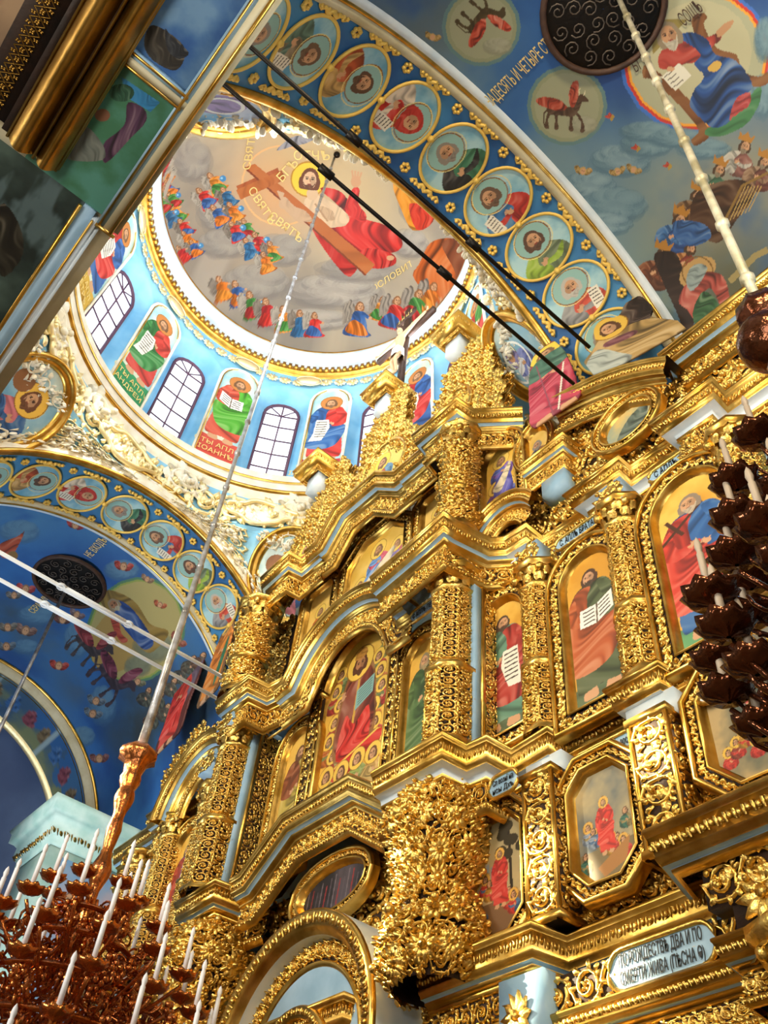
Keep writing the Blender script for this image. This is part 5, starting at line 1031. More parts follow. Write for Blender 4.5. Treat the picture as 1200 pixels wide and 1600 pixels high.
def pilaster(label, x0, x1, y0, z0, z1):
    t = thing('square_pilaster', label, 'pilaster', ((x0 + x1) / 2, y0, z0), 'square pilasters of the feast tier'); b = MB(); b.box((x0, y0, z0), (x1, WALL, z1)); b.build('core', 'bole', t)
    nz = round((z1 - z0) / .42); m_ = .03
    b = MB(); carve(b, quadfn((x0 + m_, y0, z0 + .12), (x1 - m_, y0, z0 + .12), (x1 - m_, y0, z1 - .1), (x0 + m_, y0, z1 - .1)), 1, nz, .06, 'lush'); b.build('front_foliage', 'gold', t, True)
    b = MB(); carve(b, quadfn((x1, y0 + m_, z0 + .12), (x1, WALL, z0 + .12), (x1, WALL, z1 - .1), (x1, y0 + m_, z1 - .1)), 1, nz, .06, 'lush'); b.build('side_foliage', 'gold', t, True)
    b = MB()
    for (xx, yy) in ((x0, y0), (x1, y0)): b.tube([(xx, yy, z0), (xx, yy, z1)], .04, 6)
    b.box((x0 - .05, y0 - .05, z1 - .1), (x1 + .05, WALL, z1)); b.box((x0 - .05, y0 - .05, z0), (x1 + .05, WALL, z0 + .1)); b.build('corner_mouldings', 'gold_smooth', t)
    return t
# --- plain structural boards
t = thing('iconostasis_boards', 'blue painted backing boards between the gilded columns of the screen', 'backing boards', (-9, WALL + .3, 4))
b = MB(); b.box((-21.5, WALL + .25, 3.5), (2, WALL + .45, 13.6)); b.box((-17.5, WALL + .25, 13.6), (-3.9, WALL + .45, 15.3)); b.box((-16, WALL + .25, 15.3), (-7.9, WALL + .45, 18.0)); b.build('board', 'blue_board', t)

# --- tier of cornices under the feast icons
entab('dark gilded cornice below the sunlit pilasters, centre bottom and right', [(-9.3, 7.92), (-7.28, 7.92), (-7.19, 8.44), (-5.2, 8.40)], 6.7, 1.)
entab('boldly projecting dark gilded cornice block at the right edge', [(-5.65, 8.6), (-5.35, 7.6), (-2.0, 7.6)], 6.95, 1.05, full=False)
board('carved_frieze', 'shadowed carved foliage band beneath the bold cornice block, right edge', -4.95, -2.0, 6.1, 6.55, 7.95, size=.42, h=.08)
entab('gilded cornice corner at the bottom centre under the gate arch', [(-13.2, 7.8), (-10.64, 7.82), (-10.62, 8.56), (-8.7, 8.45)], 6.7, 1.)
entab('lower dim gilded moulding running along the bottom right corner', [(-9.8, 8.2), (-4.95, 8.2), (-4.9, 7.8), (-2.0, 7.8)], 5.75, .6)
plaque('pale blue oval plaque with dark two-line Slavonic inscription, lower right', -6.42, -5.18, 5.99, 8.30, .44, ['ПО РОЖДЕСТВѢ ДВА И ПО', 'СМЕРТИ ЖИВА (ПѢСНА Ѳ)'], .15)
board('carved_frieze', 'dark carved foliage frieze flanking the inscribed oval plaque', -9.6, -2, 5.75, 6.2, 8.34, carved='scroll', size=.42, h=.08)
board('carved_panel', 'shadowed carved foliage at the bottom right corner under the lowest moulding', -10.2, -2, 3.6, 5.3, 8.42, size=.45, h=.12)
plaque('plain pale plaque cut by bottom edge of photo, centre right', -8.6, -7.7, 5.1, 8.35, .5, ['еввін'], .14, 'white_board')
t = thing('blue_block', 'small pale blue panelled block beneath cornice corner at the lower right', 'block', (-7.3, 8.1, 5.7)); b = MB(); b.box((-8.0, 8.12, 5.35), (-7.3, WALL, 6.25)); b.build('block', 'blue_board', t)
b = MB(); carve(b, quadfn((-7.95, 8.11, 5.5), (-7.45, 8.11, 5.5), (-7.45, 8.11, 6.1), (-7.95, 8.11, 6.1)), 1, 1, .09, 'petal'); b.build('rosette', 'gold', t, True)
t = thing('rosette_block', 'carved sunflower rosette block under the projecting cornice, right edge', 'block', (-4.6, 7.9, 5.9)); b = MB(); b.box((-4.7, 7.98, 5.75), (-3.9, WALL, 6.45)); b.build('block', 'bole', t)
b = MB(); carve(b, quadfn((-4.65, 7.97, 5.75), (-4.0, 7.97, 5.75), (-4.0, 7.97, 6.42), (-4.65, 7.97, 6.42)), 1, 1, .10, 'petal'); b.build('rosette', 'gold', t, True)
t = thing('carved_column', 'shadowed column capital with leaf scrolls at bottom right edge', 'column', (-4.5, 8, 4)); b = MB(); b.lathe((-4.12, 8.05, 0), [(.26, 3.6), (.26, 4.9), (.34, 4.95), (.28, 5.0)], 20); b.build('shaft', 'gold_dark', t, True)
b = MB(); capital(b, (-4.12, 8.05), .27, 5.0, 5.6); b.lathe((-4.12, 8.05, 0), [(.36, 5.5), (.5, 5.6), (.5, 5.70), (.01, 5.70)], 8); b.build('capital', 'gold', t, True)
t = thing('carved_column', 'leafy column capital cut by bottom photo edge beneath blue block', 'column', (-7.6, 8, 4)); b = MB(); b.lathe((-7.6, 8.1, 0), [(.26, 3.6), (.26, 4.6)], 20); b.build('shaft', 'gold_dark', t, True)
b = MB(); capital(b, (-7.6, 8.1), .32, 4.6, 5.2); b.lathe((-7.6, 8.1, 0), [(.4, 5.1), (.6, 5.2), (.6, 5.32), (.01, 5.32)], 8); b.build('capital', 'gold', t, True)

# --- feast tier
board('carved_panel', 'carved foliage wall around the eight-sided feast icons', -7.6, -2.0, 6.75, 8.75, WALL, size=.34, h=.10)
def scene_paint(seed, sky='#6d7f86', grd='#6a5a3a', fl='#c23428', nfig=9, tree=False, cross=False):
    def f(p, w_, h):
        clouds(p, sky, '#b9a67a', 1.4, seed); p.mix((p.P[:, 1] < h * .28).astype(float), grd); rs = random.Random(seed)
        if tree:
            p.line([(w_ * .75, h * .2), (w_ * .7, h * .9)], .05, '#2c2216')
            for k in range(12): p.ell(w_ * rs.uniform(.5, .95), h * rs.uniform(.62, .95), .1, .08, '#37301e')
            for k in range(5): p.poly([(w_ * (.1 + .1 * k), h * .5), (w_ * (.17 + .1 * k), h * .5), (w_ * (.17 + .1 * k), h * (.6 + .04 * (k % 2))), (w_ * (.1 + .1 * k), h * (.6 + .04 * (k % 2)))], '#8c949a', sm=False)
        for k in range(nfig):
            x, y = w_ * (.1 + .8 * ((k * .37) % 1)), h * (.22 + .3 * ((k * .61) % 1)); p.push((x, y), (.55 * h / 2, 0), (0, .55 * h / 2)); bust(p, 0, 0, .5, ['#c23428', '#2f6a5a', '#a86a3a', '#8a9ab0', '#b8862a'][rs.randrange(5)], ['#c23428', '#3a5f8a', '#8a7a4a'][rs.randrange(3)], hair='#5a3a24', beard=None, halo='#d8a84a' if k % 2 else None); p.pop()
        saint(p, w_ * .5, h * .22, h * .52, fl, fl, halo='#e0b050', prop=None)
        if cross: p.poly([(w_ * .3, h * .12), (w_ * .9, h * .3), (w_ * .8, h * .1), (w_ * .4, h * .02)], '#a8743a', sm=False)
    return f
icon('eight-sided feast icon with red-robed figure beside wooden planks, lower right', 'oct', -6.82, -5.98, 7.12, 8.52, WALL - .32, scene_paint(3, '#5a646a', '#7a6a48', '#d22a1e', 9, cross=True), .13, ch=.26, group='feast icons', depth=.3)
icon('eight-sided feast icon with tree and castle, between square pilaster and bulging column', 'oct', -8.62, -7.78, 7.0, 8.52, WALL - .32, scene_paint(8, '#a89a72', '#7a5a3a', '#c8342a', 7, tree=True), .13, ch=.26, group='feast icons', depth=.3)
def cloudfeast(p, w_, h):
    clouds(p, '#4f5a52', '#b8a070', 1.6, 4); saint(p, w_ * .4, h * .62, h * .3, '#c8404a', '#c8404a', prop=None, halo=None)
    for k in range(9): p.push((w_ * (.12 + .1 * k), h * (.25 + .06 * (k % 3))), (.3, 0), (0, .3)); bust(p, 0, 0, .6, ['#c23428', '#8a3a2a', '#b8862a'][k % 3], '#c23428', hair='#5a3a24', beard=None, halo='#e0b84a'); p.pop()
icon('large eight-sided feast icon with figure rising among clouds, right edge', 'oct', -4.72, -3.55, 7.55, 9.0, WALL - .32, cloudfeast, .14, ch=.26, group='feast icons', depth=.3)
pilaster('sunlit square carved pilaster between two feast icons, bottom centre right', -7.48, -7.0, 8.12, 6.72, 8.8)
pilaster('square carved pilaster right of the plank feast icon', -5.68, -5.14, 8.12, 6.95, 8.8)
t = thing('blue_block', 'pale block on top of the sunlit square pilaster', 'block', (-7.3, 8.3, 8.8)); b = MB(); b.box((-7.6, 8.3, 8.75), (-6.95, WALL, 9.1)); b.build('block', 'white_board', t)
t = thing('blue_block', 'pale block on top of the square pilaster right of the plank icon', 'block', (-5.4, 8.3, 8.8)); b = MB(); b.box((-5.8, 8.25, 8.75), (-5.05, WALL, 9.1)); b.build('block', 'white_board', t)
# bulging carved columns beside the gate arch
def bulge(label, x, y, z0, z1, r):
    t = thing('bulging_column', label, 'column', (x, y, z0), 'bulging lobed columns beside the gate'); H = z1 - z0
    def prof(v): return r * (.60 + .50 * np.abs(np.sin(PI * (v * 1.75 + .2))) + .04 * np.sin(v * 17))
    b = MB(); v = np.linspace(0, 1, 40); b.lathe((x, y, 0), np.stack([prof(v) * .93, z0 + H * v], 1), 24); b.build('core', 'bole', t, True)
    b = MB()
    def fn(u, v_):
        a = 2 * PI * u + .6 * v_; rr = prof(v_); return np.stack([x + rr * np.cos(a), y + rr * np.sin(a), z0 + H * v_], 1), np.stack([np.cos(a), np.sin(a), 0 * a], 1)
    carve(b, fn, 14, 9, .11, 'lush', .12); b.build('foliage', 'gold', t, True)
    b = MB(); carve(b, fn, 9, 6, .13, 'petal', .3)
    for k in range(34):
        a, v_ = random.uniform(0, 2 * PI), random.random(); rr = float(prof(np.array(v_))) + .14; b.ball((x + rr * math.cos(a), y + rr * math.sin(a), z0 + H * v_), random.uniform(.03, .07), 9, 6)
    b.build('fruit_and_flowers', 'gold', t, True); return t
bulge('great swelling column of gilded leaves and fruit, sunlit, right of the gate arch', -9.0, 8.0, 6.35, 9.15, .62)
bulge('swelling carved column of leaves and fruit behind the chandelier, left of the gate arch', mirx(-8.85), 8.0, 6.1, 8.9, .66)
# gate arch and carved lunette above it
t = board('carved_panel', 'carved foliage field above the gate arch around a dark painting', -14.3, -9.3, 6.2, 9.3, WALL, size=.5, h=.11)
ag = thing('gate_arch', 'projecting rounded gilded arch with blue and white lining at bottom centre', 'arch', (AX, 7.8, 6))
ARCX, ARCZ, ARR = AX + .15, 6.05, 2.0
pa = arc(ARCX, ARCZ, ARR, 2.05, 180, 0, 40)
P = Path(pa, False, (0, 7.75, 0), EX, EZ, (0, -1, 0))
# offsets are towards the centre when negative or positive depending on the walk; measure once
q = P.p[20] + P.m[20] * .1; INW = 1 if math.hypot(q[0] - ARCX, q[1] - ARCZ) < math.hypot(*(P.p[20] - np.array([ARCX, ARCZ]))) else -1
b = MB(); P.sweep(b, [(0, -.9), (0, 0)]); P.sweep(b, [(INW * .34, -.9), (INW * .34, -.08)]); b.build('white_lining', 'white_board', ag)
b = MB(); P.sweep(b, [(INW * d, o) for d, o in ((0, 0), (.0, .06), (.05, .08), (.22, .05), (.26, .0), (.30, -.05), (.34, -.08))]); P.sweep(b, [(INW * d, o) for d, o in ((.62, -.3), (.66, -.24), (.72, -.3))]); b.build('gilt_moulding', 'gold_smooth', ag)
b = MB(); P.carve(b, (INW * .06, .08), (INW * .22, .055), .04, 'egg', .17); b.build('flower_row', 'gold', ag, True)
b = MB(); P.sweep(b, [(INW * .33, -.32), (INW * .62, -.32)]); b.build('inner_ground', 'bole', ag); b = MB(); P.carve(b, (INW * .35, -.31), (INW * .6, -.31), .1, 'scroll', .3); b.build('inner_foliage', 'gold', ag, True)
b = MB(); rr = ARR - .70; g = np.array([[(ARCX + s_ * rr * math.cos(a), 8.05, ARCZ + s_ * 1.35 * math.sin(a)) for s_ in (.01, .5, 1)] for a in np.linspace(0, PI, 30)]); b.grid(g); b.build('blue_lunette', 'blue_board', ag)
t = thing('inner_arch', 'smaller carved arch with leaf spray inside the large gate arch', 'arch', (AX, 7.9, 6)); P2 = Path(arc(ARCX, 5.75, .95, 1.05, 180, 0, 30), False, (0, 7.85, 0), EX, EZ, (0, -1, 0))
b = MB(); P2.sweep(b, [(-.0, -.4), (-.0, 0), (INW * .04, .05), (INW * .16, .05), (INW * .2, 0), (INW * .2, -.3)]); b.build('moulding', 'gold_smooth', t)
b = MB(); P2.carve(b, (INW * .05, .05), (INW * .15, .05), .03, 'egg', .13); carve(b, quadfn((ARCX - .7, 7.95, 5.6), (ARCX + .7, 7.95, 5.6), (ARCX + .5, 7.95, 6.6), (ARCX - .5, 7.95, 6.6)), 2, 2, .18, 'lush'); b.build('leaf_spray', 'gold', t, True)
board('carved_frieze', 'carved and gilded frieze below the gate arch at the bottom edge', -13.6, -10.2, 4.6, 5.9, 7.95, size=.4, h=.12)
def dark_scene(p, w_, h):
    clouds(p, '#1e1a1c', '#4a4248', 2, 6); 
    for k in range(14): p.line([(w_ * (.05 + .07 * k), h * .1), (w_ * (.05 + .07 * k) + .05, h * (.6 + .3 * random.random()))], .03, ['#6a5f64', '#8a2a2a', '#544a50'][k % 3])
icon('dark painting in a rounded gilded frame above the gate arch', 'oval', -12.7, -11.05, 8.42, 9.08, WALL - .36, dark_scene, .1, depth=.12)
# raised cornice over the gate, zigzag cornice to the right, cornice on the far left
entab('zigzag gilded and white cornice under the standing apostles, centre to right', [(-9.75, 7.22), (-8.20, 7.25), (-8.17, 7.70), (-7.80, 7.73), (-7.78, 8.20), (-7.04, 8.15), (-7.04, 8.47), (-6.02, 8.47), (-6.0, 8.08), (-5.09, 8.08), (-5.07, 8.36), (-3.95, 8.36), (-3.93, 8.0), (-2.0, 8.0)], 9.45, wide=True)
entab('zigzag gilded cornice at lower left behind the candles', [(-21, 8.4), (-18.2, 8.4), (-18.2, 8.0), (-17.4, 8.0), (-17.4, 8.35), (-16.9, 8.35), (-16.8, 8.1), (-16.1, 8.1), (-15.9, 7.75), (-15.8, 7.47), (-14.38, 7.47), (-14.34, 8.0), (-13.8, 8.05)], 9.45)
t = entab('raised gilded cornice bridging over the gate arch below the central icon', [(-14.2, 0), (-13.9, 0), (-12.85, .72), (-10.95, .72), (-9.75, -.12)], 9.45, .85, plane=8.05, white='blue_board')
b = MB()
b.grid(np.array([[(x, y, z) for y in (7.7, WALL)] for x, z in ((-14.2, 9.4), (-13.9, 9.4), (-12.85, 10.12), (-10.95, 10.12), (-9.75, 9.28))])); b.build('top_board', 'gold_smooth', t)
# inscriptions of the frieze
plaque('small blue plaque with two lines left of the sunlit square pilaster', -8.0, -7.55, 8.78, 8.06, .34, ['Сл вознї на', 'нсы Дхъ'], .1)
plaque('long blue plaque above the plank feast icon', -6.75, -5.75, 8.78, 8.40, .26, ['ѕсі похвална слава воскр'], .13)
plaque('white inscribed plaque at the right edge beside the dark candle cups', -4.75, -3.1, 8.80, 8.32, .3, ['Сла вознїса на Нбса'], .17, 'white_board')

# --- apostle tier
hexcol('faceted carved column right of the narrow green-robed icon, centre', -8.62, 7.75, 9.5, 10.95, 12.62, 13.15, .34)
hexcol('faceted carved column between the staff-bearing and book-bearing apostles', -7.33, 8.5, 9.5, 10.75, 12.35, 12.85, .30)
hexcol('brightly lit faceted column right of the book-bearing apostle', -5.5, 8.48, 9.5, 10.75, 12.45, 12.95, .30)
hexcol('faceted carved column hidden behind dark candle cups, right edge', -3.42, 8.45, 9.5, 10.75, 12.35, 12.85, .30)
hexcol('faceted carved column left of the central enthroned icon', mirx(-8.62), 7.75, 9.5, 10.95, 12.62, 13.15, .34)
hexcol('slimmer faceted column behind, second from the left chandelier', mirx(-7.2), 8.25, 9.0, 10.4, 12.1, 12.6, .30)
hexcol('faceted column nearest the candles at lower left', mirx(-5.5), 8.3, 9.0, 10.3, 12.0, 12.5, .30)
GOLDBG = ('#c8902c', '#e6bc58')
def icon_saint(ro, cl, prop, flip=1, hair='#5a4434', beard='#6a5242', seed=0, gr='#5f7050'):
    def f(p, w_, h):
        clouds(p, GOLDBG[0], GOLDBG[1], 1.2, seed); p.mix((p.P[:, 1] < h * .1).astype(float), '#4a4436')
        saint(p, w_ * .48, h * .05, h * .88, ro, cl, prop=prop, flip=flip, hair=hair, beard=beard, ground=gr, wid=1.25 * min(1.5, w_ / h * 2.6))
    return f
icon('arched icon of apostle in green and red with scroll and thin staff', 'arch', -8.52, -7.60, 9.95, 12.55, WALL - .3, icon_saint('#5f8a72', '#a8362c', 'scroll', -1, '#4a382c', '#4a382c', 1), .2, group='apostle icons')
icon('arched icon of apostle in orange and dark green reading an open book', 'arch', -6.66, -5.74, 9.62, 12.35, WALL - .3, icon_saint('#4f5a3a', '#b0562c', 'book', 1, '#4a3020', '#4a3a2c', 2), .2, group='apostle icons')
icon('arched icon of apostle in red and blue with a cross, behind the dark cups', 'arch', -4.86, -3.72, 9.62, 12.55, WALL - .3, icon_saint('#2f5f9a', '#c03a2c', 'cross', 1, '#8a7a68', '#b8a890', 3, '#5f9a6a'), .2, group='apostle icons')
icon('narrow arched icon of a figure in dark green left of the centre column', 'arch', -10.42, -9.62, 9.95, 12.95, WALL - .3, icon_saint('#3f5a34', '#4a6a3c', None, 1, '#8a7a5a', '#a8946a', 4), .17, group='apostle icons')
icon('narrow arched icon with patterned robes left of the central enthroned icon', 'arch', mirx(-9.72), mirx(-10.52) + .1, 9.85, 12.7, WALL - .3, icon_saint('#8a4a2a', '#b8a24a', None, -1, '#6a4a30', '#6a4a30', 5), .17, group='apostle icons')
icon('arched icon in shadow seen edge-on between faceted columns, left', 'arch', mirx(-7.5), mirx(-8.4), 9.4, 12.2, WALL - .3, icon_saint('#2f5f9a', '#a8602c', None, 1), .18, group='apostle icons')
icon('far arched icon in shadow behind the candles, left', 'arch', mirx(-5.8), mirx(-6.6), 9.4, 12.0, WALL - .3, icon_saint('#6a4a8a', '#a8402c', None, 1), .18, group='apostle icons')
def enthroned(p, w_, h):
    "seated ruler under a crown with an open book, ranks of haloed saints on both sides and at his feet"
    clouds(p, '#c8962e', '#e4b850', 1.3, 8); p.mix((p.P[:, 1] < h * .16).astype(float), '#6a8a80')
    R4 = ['#8a8a4a', '#b8642c', '#6a7a4a', '#a8362c']
    for k in range(14):
        x = w_ * (.12 + .05 * (k % 3)) if k % 2 else w_ * (.88 - .05 * (k % 3)); y = h * (.86 - .05 * k); p.push((x, y), (1.0, 0), (0, 1.0)); bust(p, 0, 0, .46, R4[k % 4], R4[(k + 1) % 4], hair='#6a4428', beard=None if k % 3 else '#8a7a60', halo='#e8c050'); p.pop()
    p.poly([(w_ * .24, h * .3), (w_ * .22, h * .62), (w_ * .36, h * .84), (w_ * .64, h * .84), (w_ * .78, h * .62), (w_ * .78, h * .3)], '#8a5a2c', fold=.3)
    p.poly([(w_ * .32, h * .76), (w_ * .24, h * .56), (w_ * .26, h * .34), (w_ * .74, h * .34), (w_ * .78, h * .54), (w_ * .68, h * .76), (w_ * .5, h * .79)], '#7a3422', fold=.4, freq=6); p.line([(w_ * .5, h * .77), (w_ * .46, h * .36)], .07, '#c89a3a')
    p.poly([(w_ * .34, h * .54), (w_ * .28, h * .3), (w_ * .72, h * .3), (w_ * .7, h * .52), (w_ * .5, h * .46)], '#c82a20', fold=.45, freq=7); p.poly([(w_ * .48, h * .54), (w_ * .74, h * .59), (w_ * .74, h * .70), (w_ * .48, h * .66)], '#7fa8a0', sm=False)
    for k in range(6): p.line([(w_ * .51, h * (.565 + .016 * k)), (w_ * .71, h * (.6 + .016 * k))], .018, '#3a4a48')
    p.poly([(w_ * .14, h * .25), (w_ * .86, h * .34), (w_ * .9, h * .27), (w_ * .24, h * .16)], '#c8281e', fold=.3); p.line([(w_ * .12, h * .245), (w_ * .88, h * .345)], .05, '#e0b850')
    p.push((w_ * .48, h * .83), (.2, 0), (0, .2)); head(p, 0, 0, 1, hair='#5a3420', beard='#5a3420', skin='#b07c50', halo='#e8c050'); p.poly([(-.9, .8), (.9, .8), (.8, 1.7), (0, 2.1), (-.8, 1.7)], '#b07a2c', fold=.2); hand(p, -2.2, -3.2, .5); p.pop()
    for k in range(4): p.push((w_ * (.16 + .23 * k), h * (.2 - .02 * (k % 2))), (1.1, 0), (0, 1.1)); bust(p, 0, 0, .5, ['#b9b05a', '#c83a2c', '#8a9a4a', '#b08a4a'][k], ['#a89a4a', '#b02c24', '#7a8a4a', '#c8a05a'][k], hair='#6a4428', beard=None, halo='#e8c050'); p.pop()
    for k in range(3): p.poly([(w_ * (.1 + .3 * k), 0), (w_ * (.08 + .3 * k), h * .14), (w_ * (.24 + .3 * k), h * .15), (w_ * (.3 + .3 * k), 0)], ['#a8a04a', '#b8322a', '#b89a58'][k], fold=.4)
icon('large central arched icon of an enthroned red-robed figure holding a book among haloed saints', 'arch', -13.0, -11.02, 10.25, 14.25, WALL - .3, enthroned, .22, cat='icon', res=90, depth=.12)
for x0, x1, z1, lb in ((-10.85, -10.6, 13.2, 'slim carved strip right of the central enthroned icon'), (mirx(-10.55), mirx(-10.85), 13.2, 'slim carved strip left of the central enthroned icon')):
    x0, x1 = min(x0, x1), max(x0, x1); t = thing('carved_strip', lb, 'strip', (x0, 8.2, 9.9)); b = MB(); b.box((x0, 8.25, 9.9), (x1, WALL, z1)); b.build('ground', 'bole', t); b = MB(); carve(b, quadfn((x0, 8.245, 9.9), (x1, 8.245, 9.9), (x1, 8.245, z1), (x0, 8.245, z1)), 1, 14, .05, 'vine', 0, True); b.build('foliage', 'gold', t, True)
    b = MB(); b.tube([(x0, 8.23, 9.9), (x0, 8.23, z1)], .03, 5); b.tube([(x1, 8.23, 9.9), (x1, 8.23, z1)], .03, 5); b.box((x0 - .06, 8.18, z1), (x1 + .06, WALL, z1 + .1)); b.build('mouldings', 'gold_smooth', t)
for x0, x1, z0, z1, lb in ((-7.6, -7.0, 12.55, 13.3, 'above the staff-bearing apostle'), (-6.9, -5.6, 12.75, 13.25, 'above the book-bearing apostle'), (-5.0, -3.5, 12.9, 13.3, 'above the apostle with the cross'), (-10.6, -9.0, 13.1, 13.5, 'above the green-robed narrow icon'), (mirx(-9.5), mirx(-10.6), 13.0, 13.4, 'above the narrow icon left of centre')):
    board('carved_spandrel', 'gilded leaf spandrel ' + lb, min(x0, x1), max(x0, x1), z0, z1, WALL, size=.34, h=.10)
board('carved_spandrel', 'gilded leaf ground around the staff-bearing apostle icon', -8.9, -7.45, 9.5, 12.9, WALL, size=.4, h=.07)
# cornice over the apostles
entab('zigzag gilded and white cornice above the apostles, right of centre', [(-8.0, 8.08), (-7.21, 8.13), (-7.23, 8.57), (-6.33, 8.6), (-6.37, 8.12), (-5.15, 8.12), (-5.16, 8.42), (-4.42, 8.42), (-4.44, 7.97), (-3.23, 7.97), (-3.25, 8.33), (-2.0, 8.32)], 13.8, wide=True)
entab('gilded cornice block over the centre column with return to the right', [(-10.2, 7.05), (-9.14, 7.0), (-8.02, 6.92), (-8.02, 7.3), (-7.9, 7.95), (-7.6, 8.2)], 13.8)
entab('gilded cornice block over the column left of the centre', [(-17.2, 8.2), (-16.4, 8.1), (-15.85, 7.9), (-15.6, 7.12), (-14.25, 7.1), (-14.22, 7.6), (-13.5, 7.7)], 13.8)
ga = arc(AX + .1, -.95, 1.95, 1.95, 158, 22, 26)
t = entab('wide curved gilded gable with blue lettered band over the central icon', [(-14.0, -.25), (-13.75, -.22)] + ga + [(-9.95, -.22)], 13.8, .9, plane=8.0, white='blue_board')
for i, s_ in enumerate(['ІИСУСЪ', 'ХРИСТОСЪ', 'ПРИДЕТЪ']):
    a = math.radians(112 - 28 * i); text(s_, (AX + .1 + 1.65 * math.cos(a), 7.94, 13.8 - .95 + 1.52 * math.sin(a)), (math.sin(a), 0, -math.cos(a)), (math.cos(a), 0, math.sin(a)), .2, 'ink', t, 'lettering', 1, .8)
entab('small curved gilded cornice between the centre column and the right columns', arc(-7.75, -.62, 1.05, 1.2, 160, 32, 14), 14.15, .6, plane=8.2, white='blue_board')
entab('curved gilded cornice at the left above the arched icons in shadow', arc(-17.0, -1.7, 1.6, 1.75, 175, 35, 18), 13.9, .9, plane=8.1, white='blue_board')
for (x, y, w_, lb) in ((-8.62, 7.65, .55, 'centre column'), (-7.33, 8.55, .5, 'second column right of centre'), (-5.5, 8.5, .5, 'brightest column'), (mirx(-8.62), 7.65, .55, 'column left of centre'), (mirx(-7.2), 8.15, .55, 'slimmer column at the left'), (mirx(-5.5), 8.2, .55, 'column nearest the candles')):
    zz = 13.05 if abs(x + 8.62) < .1 or abs(x - mirx(-8.62)) < .1 else 12.85
    t = thing('frieze_block', 'small blue-sided block above the capital of the ' + lb, 'block', (x, y, zz)); b = MB(); b.box((x - w_ / 2, y - .32, zz), (x + w_ / 2, WALL, 13.35)); b.build('block', 'blue_board', t); b = MB(); carve(b, quadfn((x - w_ / 2, y - .33, zz + .03), (x + w_ / 2, y - .33, zz + .03), (x + w_ / 2, y - .33, 13.3), (x - w_ / 2, y - .33, 13.3)), 1, 1, .08, 'lush'); b.build('carving', 'gold', t, True)
plaque('dark blue plaque lettered above the book-bearing apostle', -6.75, -5.75, 12.98, 8.38, .26, ['С. АПЛЪ БРАТАНЪ'], .15)
plaque('dark blue plaque lettered above the apostle with the cross', -4.8, -3.7, 13.05, 8.38, .26, ['С АПЛЪ ФИЛИПЪ'], .15)
plaque('blue lettered plaque left of the centre column capital', -10.0, -9.2, 13.2, 8.0, .3, ['С АПЛЪ ПЕТРЪ'], .13)
plaque('blue lettered plaque above the narrow icon left of centre', mirx(-9.3), mirx(-10.0), 12.95, 8.1, .28, ['С АПЛЪ'], .13)
# --- prophet tier
twistcol('carved swelling column above the centre column, right of the six-sided icon', -8.5, 7.7, 14.0, 17.15, .33)
twistcol('carved swelling column in full sun at the left of the screen', mirx(-8.5), 7.6, 13.95, 16.75, .40)
def vision(seed, c1_, c2__, figs):
    def f(p, w_, h):
        clouds(p, '#e0b448', '#f0cc70', 1.2, seed)
        for k, (x, y, s_, ro, cl) in enumerate(figs): p.push((w_ * x, h * y), (s_, 0), (0, s_)); bust(p, 0, 0, .6, ro, cl, hair='#8a6a4a', beard=None if k else '#8a6a4a', halo='#ecca60'); p.pop()
        p.poly([(w_ * .3, h * .1), (w_ * .25, h * .45), (w_ * .5, h * .6), (w_ * .8, h * .5), (w_ * .85, h * .12)], c1_, fold=.4, freq=6); p.poly([(w_ * .2, h * .4), (w_ * .5, h * .34), (w_ * .8, h * .6), (w_ * .75, h * .68), (w_ * .4, h * .5)], '#e4d8b8', fold=.3)
    return f
icon('six-sided icon of a blue-robed figure with angels above the curved gable', 'hex', -12.85, -10.95, 15.0, 17.25, WALL - .3, vision(2, '#5f8fd0', '#c8506a', ((.5, .72, 1.1, '#6a9ad8', '#c8506a'), (.2, .4, .9, '#b86a8a', '#d8a85a'), (.85, .6, .9, '#8a7ab8', '#b85a6a'), (.15, .15, .9, '#d8c080', '#c8a060'), (.85, .2, .9, '#8a9ac8', '#c8b080'))), .22, ch=.27, depth=.12)
icon('small icon with pink and violet robes between six-sided icon and carved column', 'hex', -10.3, -9.5, 15.1, 17.0, WALL - .3, vision(5, '#a84a8a', '#c83a5a', ((.5, .65, .8, '#4a5ab0', '#c83a6a'), (.3, .3, .7, '#b85a8a', '#5a7ab8'))), .17, ch=.11)
icon('orange glowing icon left of the six-sided icon behind the sunlit column', 'hex', mirx(-9.5), mirx(-10.4), 14.6, 16.9, WALL - .3, vision(6, '#e0702c', '#c83a2a', ((.5, .65, .8, '#e07a2c', '#c83a2c'), (.3, .3, .7, '#d8a03a', '#c84a2a'))), .17, ch=.11)
icon('arched icon of violet and blue robed figures right of the carved column', 'arch', -8.42, -7.62, 14.95, 16.95, WALL - .3, vision(7, '#5a5ab8', '#a84a7a', ((.5, .7, .9, '#5a6ab8', '#7a5ab0'), (.3, .35, .8, '#7a4a90', '#4a7ab0'), (.7, .3, .7, '#a83a4a', '#5a6ab0'))), .18)
for x0, x1, z0, z1, y, lb in ((-10.7, -9.0, 16.9, 17.3, WALL, 'above the pink and violet icon'), (-14.6, -13.1, 13.9, 17.0, WALL, 'behind the sunlit column'), (-9.0, -7.3, 14.0, 17.4, WALL, 'around the violet arched icon')):
    board('carved_spandrel', 'gilded foliage ' + lb, x0, x1, z0, z1, y, size=.4, h=.09)
t = board('carved_panel', 'dense carved leafwork wall with two ovals under the curved cornice, upper right', -7.5, -3.0, 13.8, 15.3, WALL, size=.45, h=.11)
t = board('carved_panel', 'peaked mass of carved leafwork between the violet icon and the curved cornice', -8.0, -4.6, 15.3, 16.4, WALL, size=.42, h=.12)
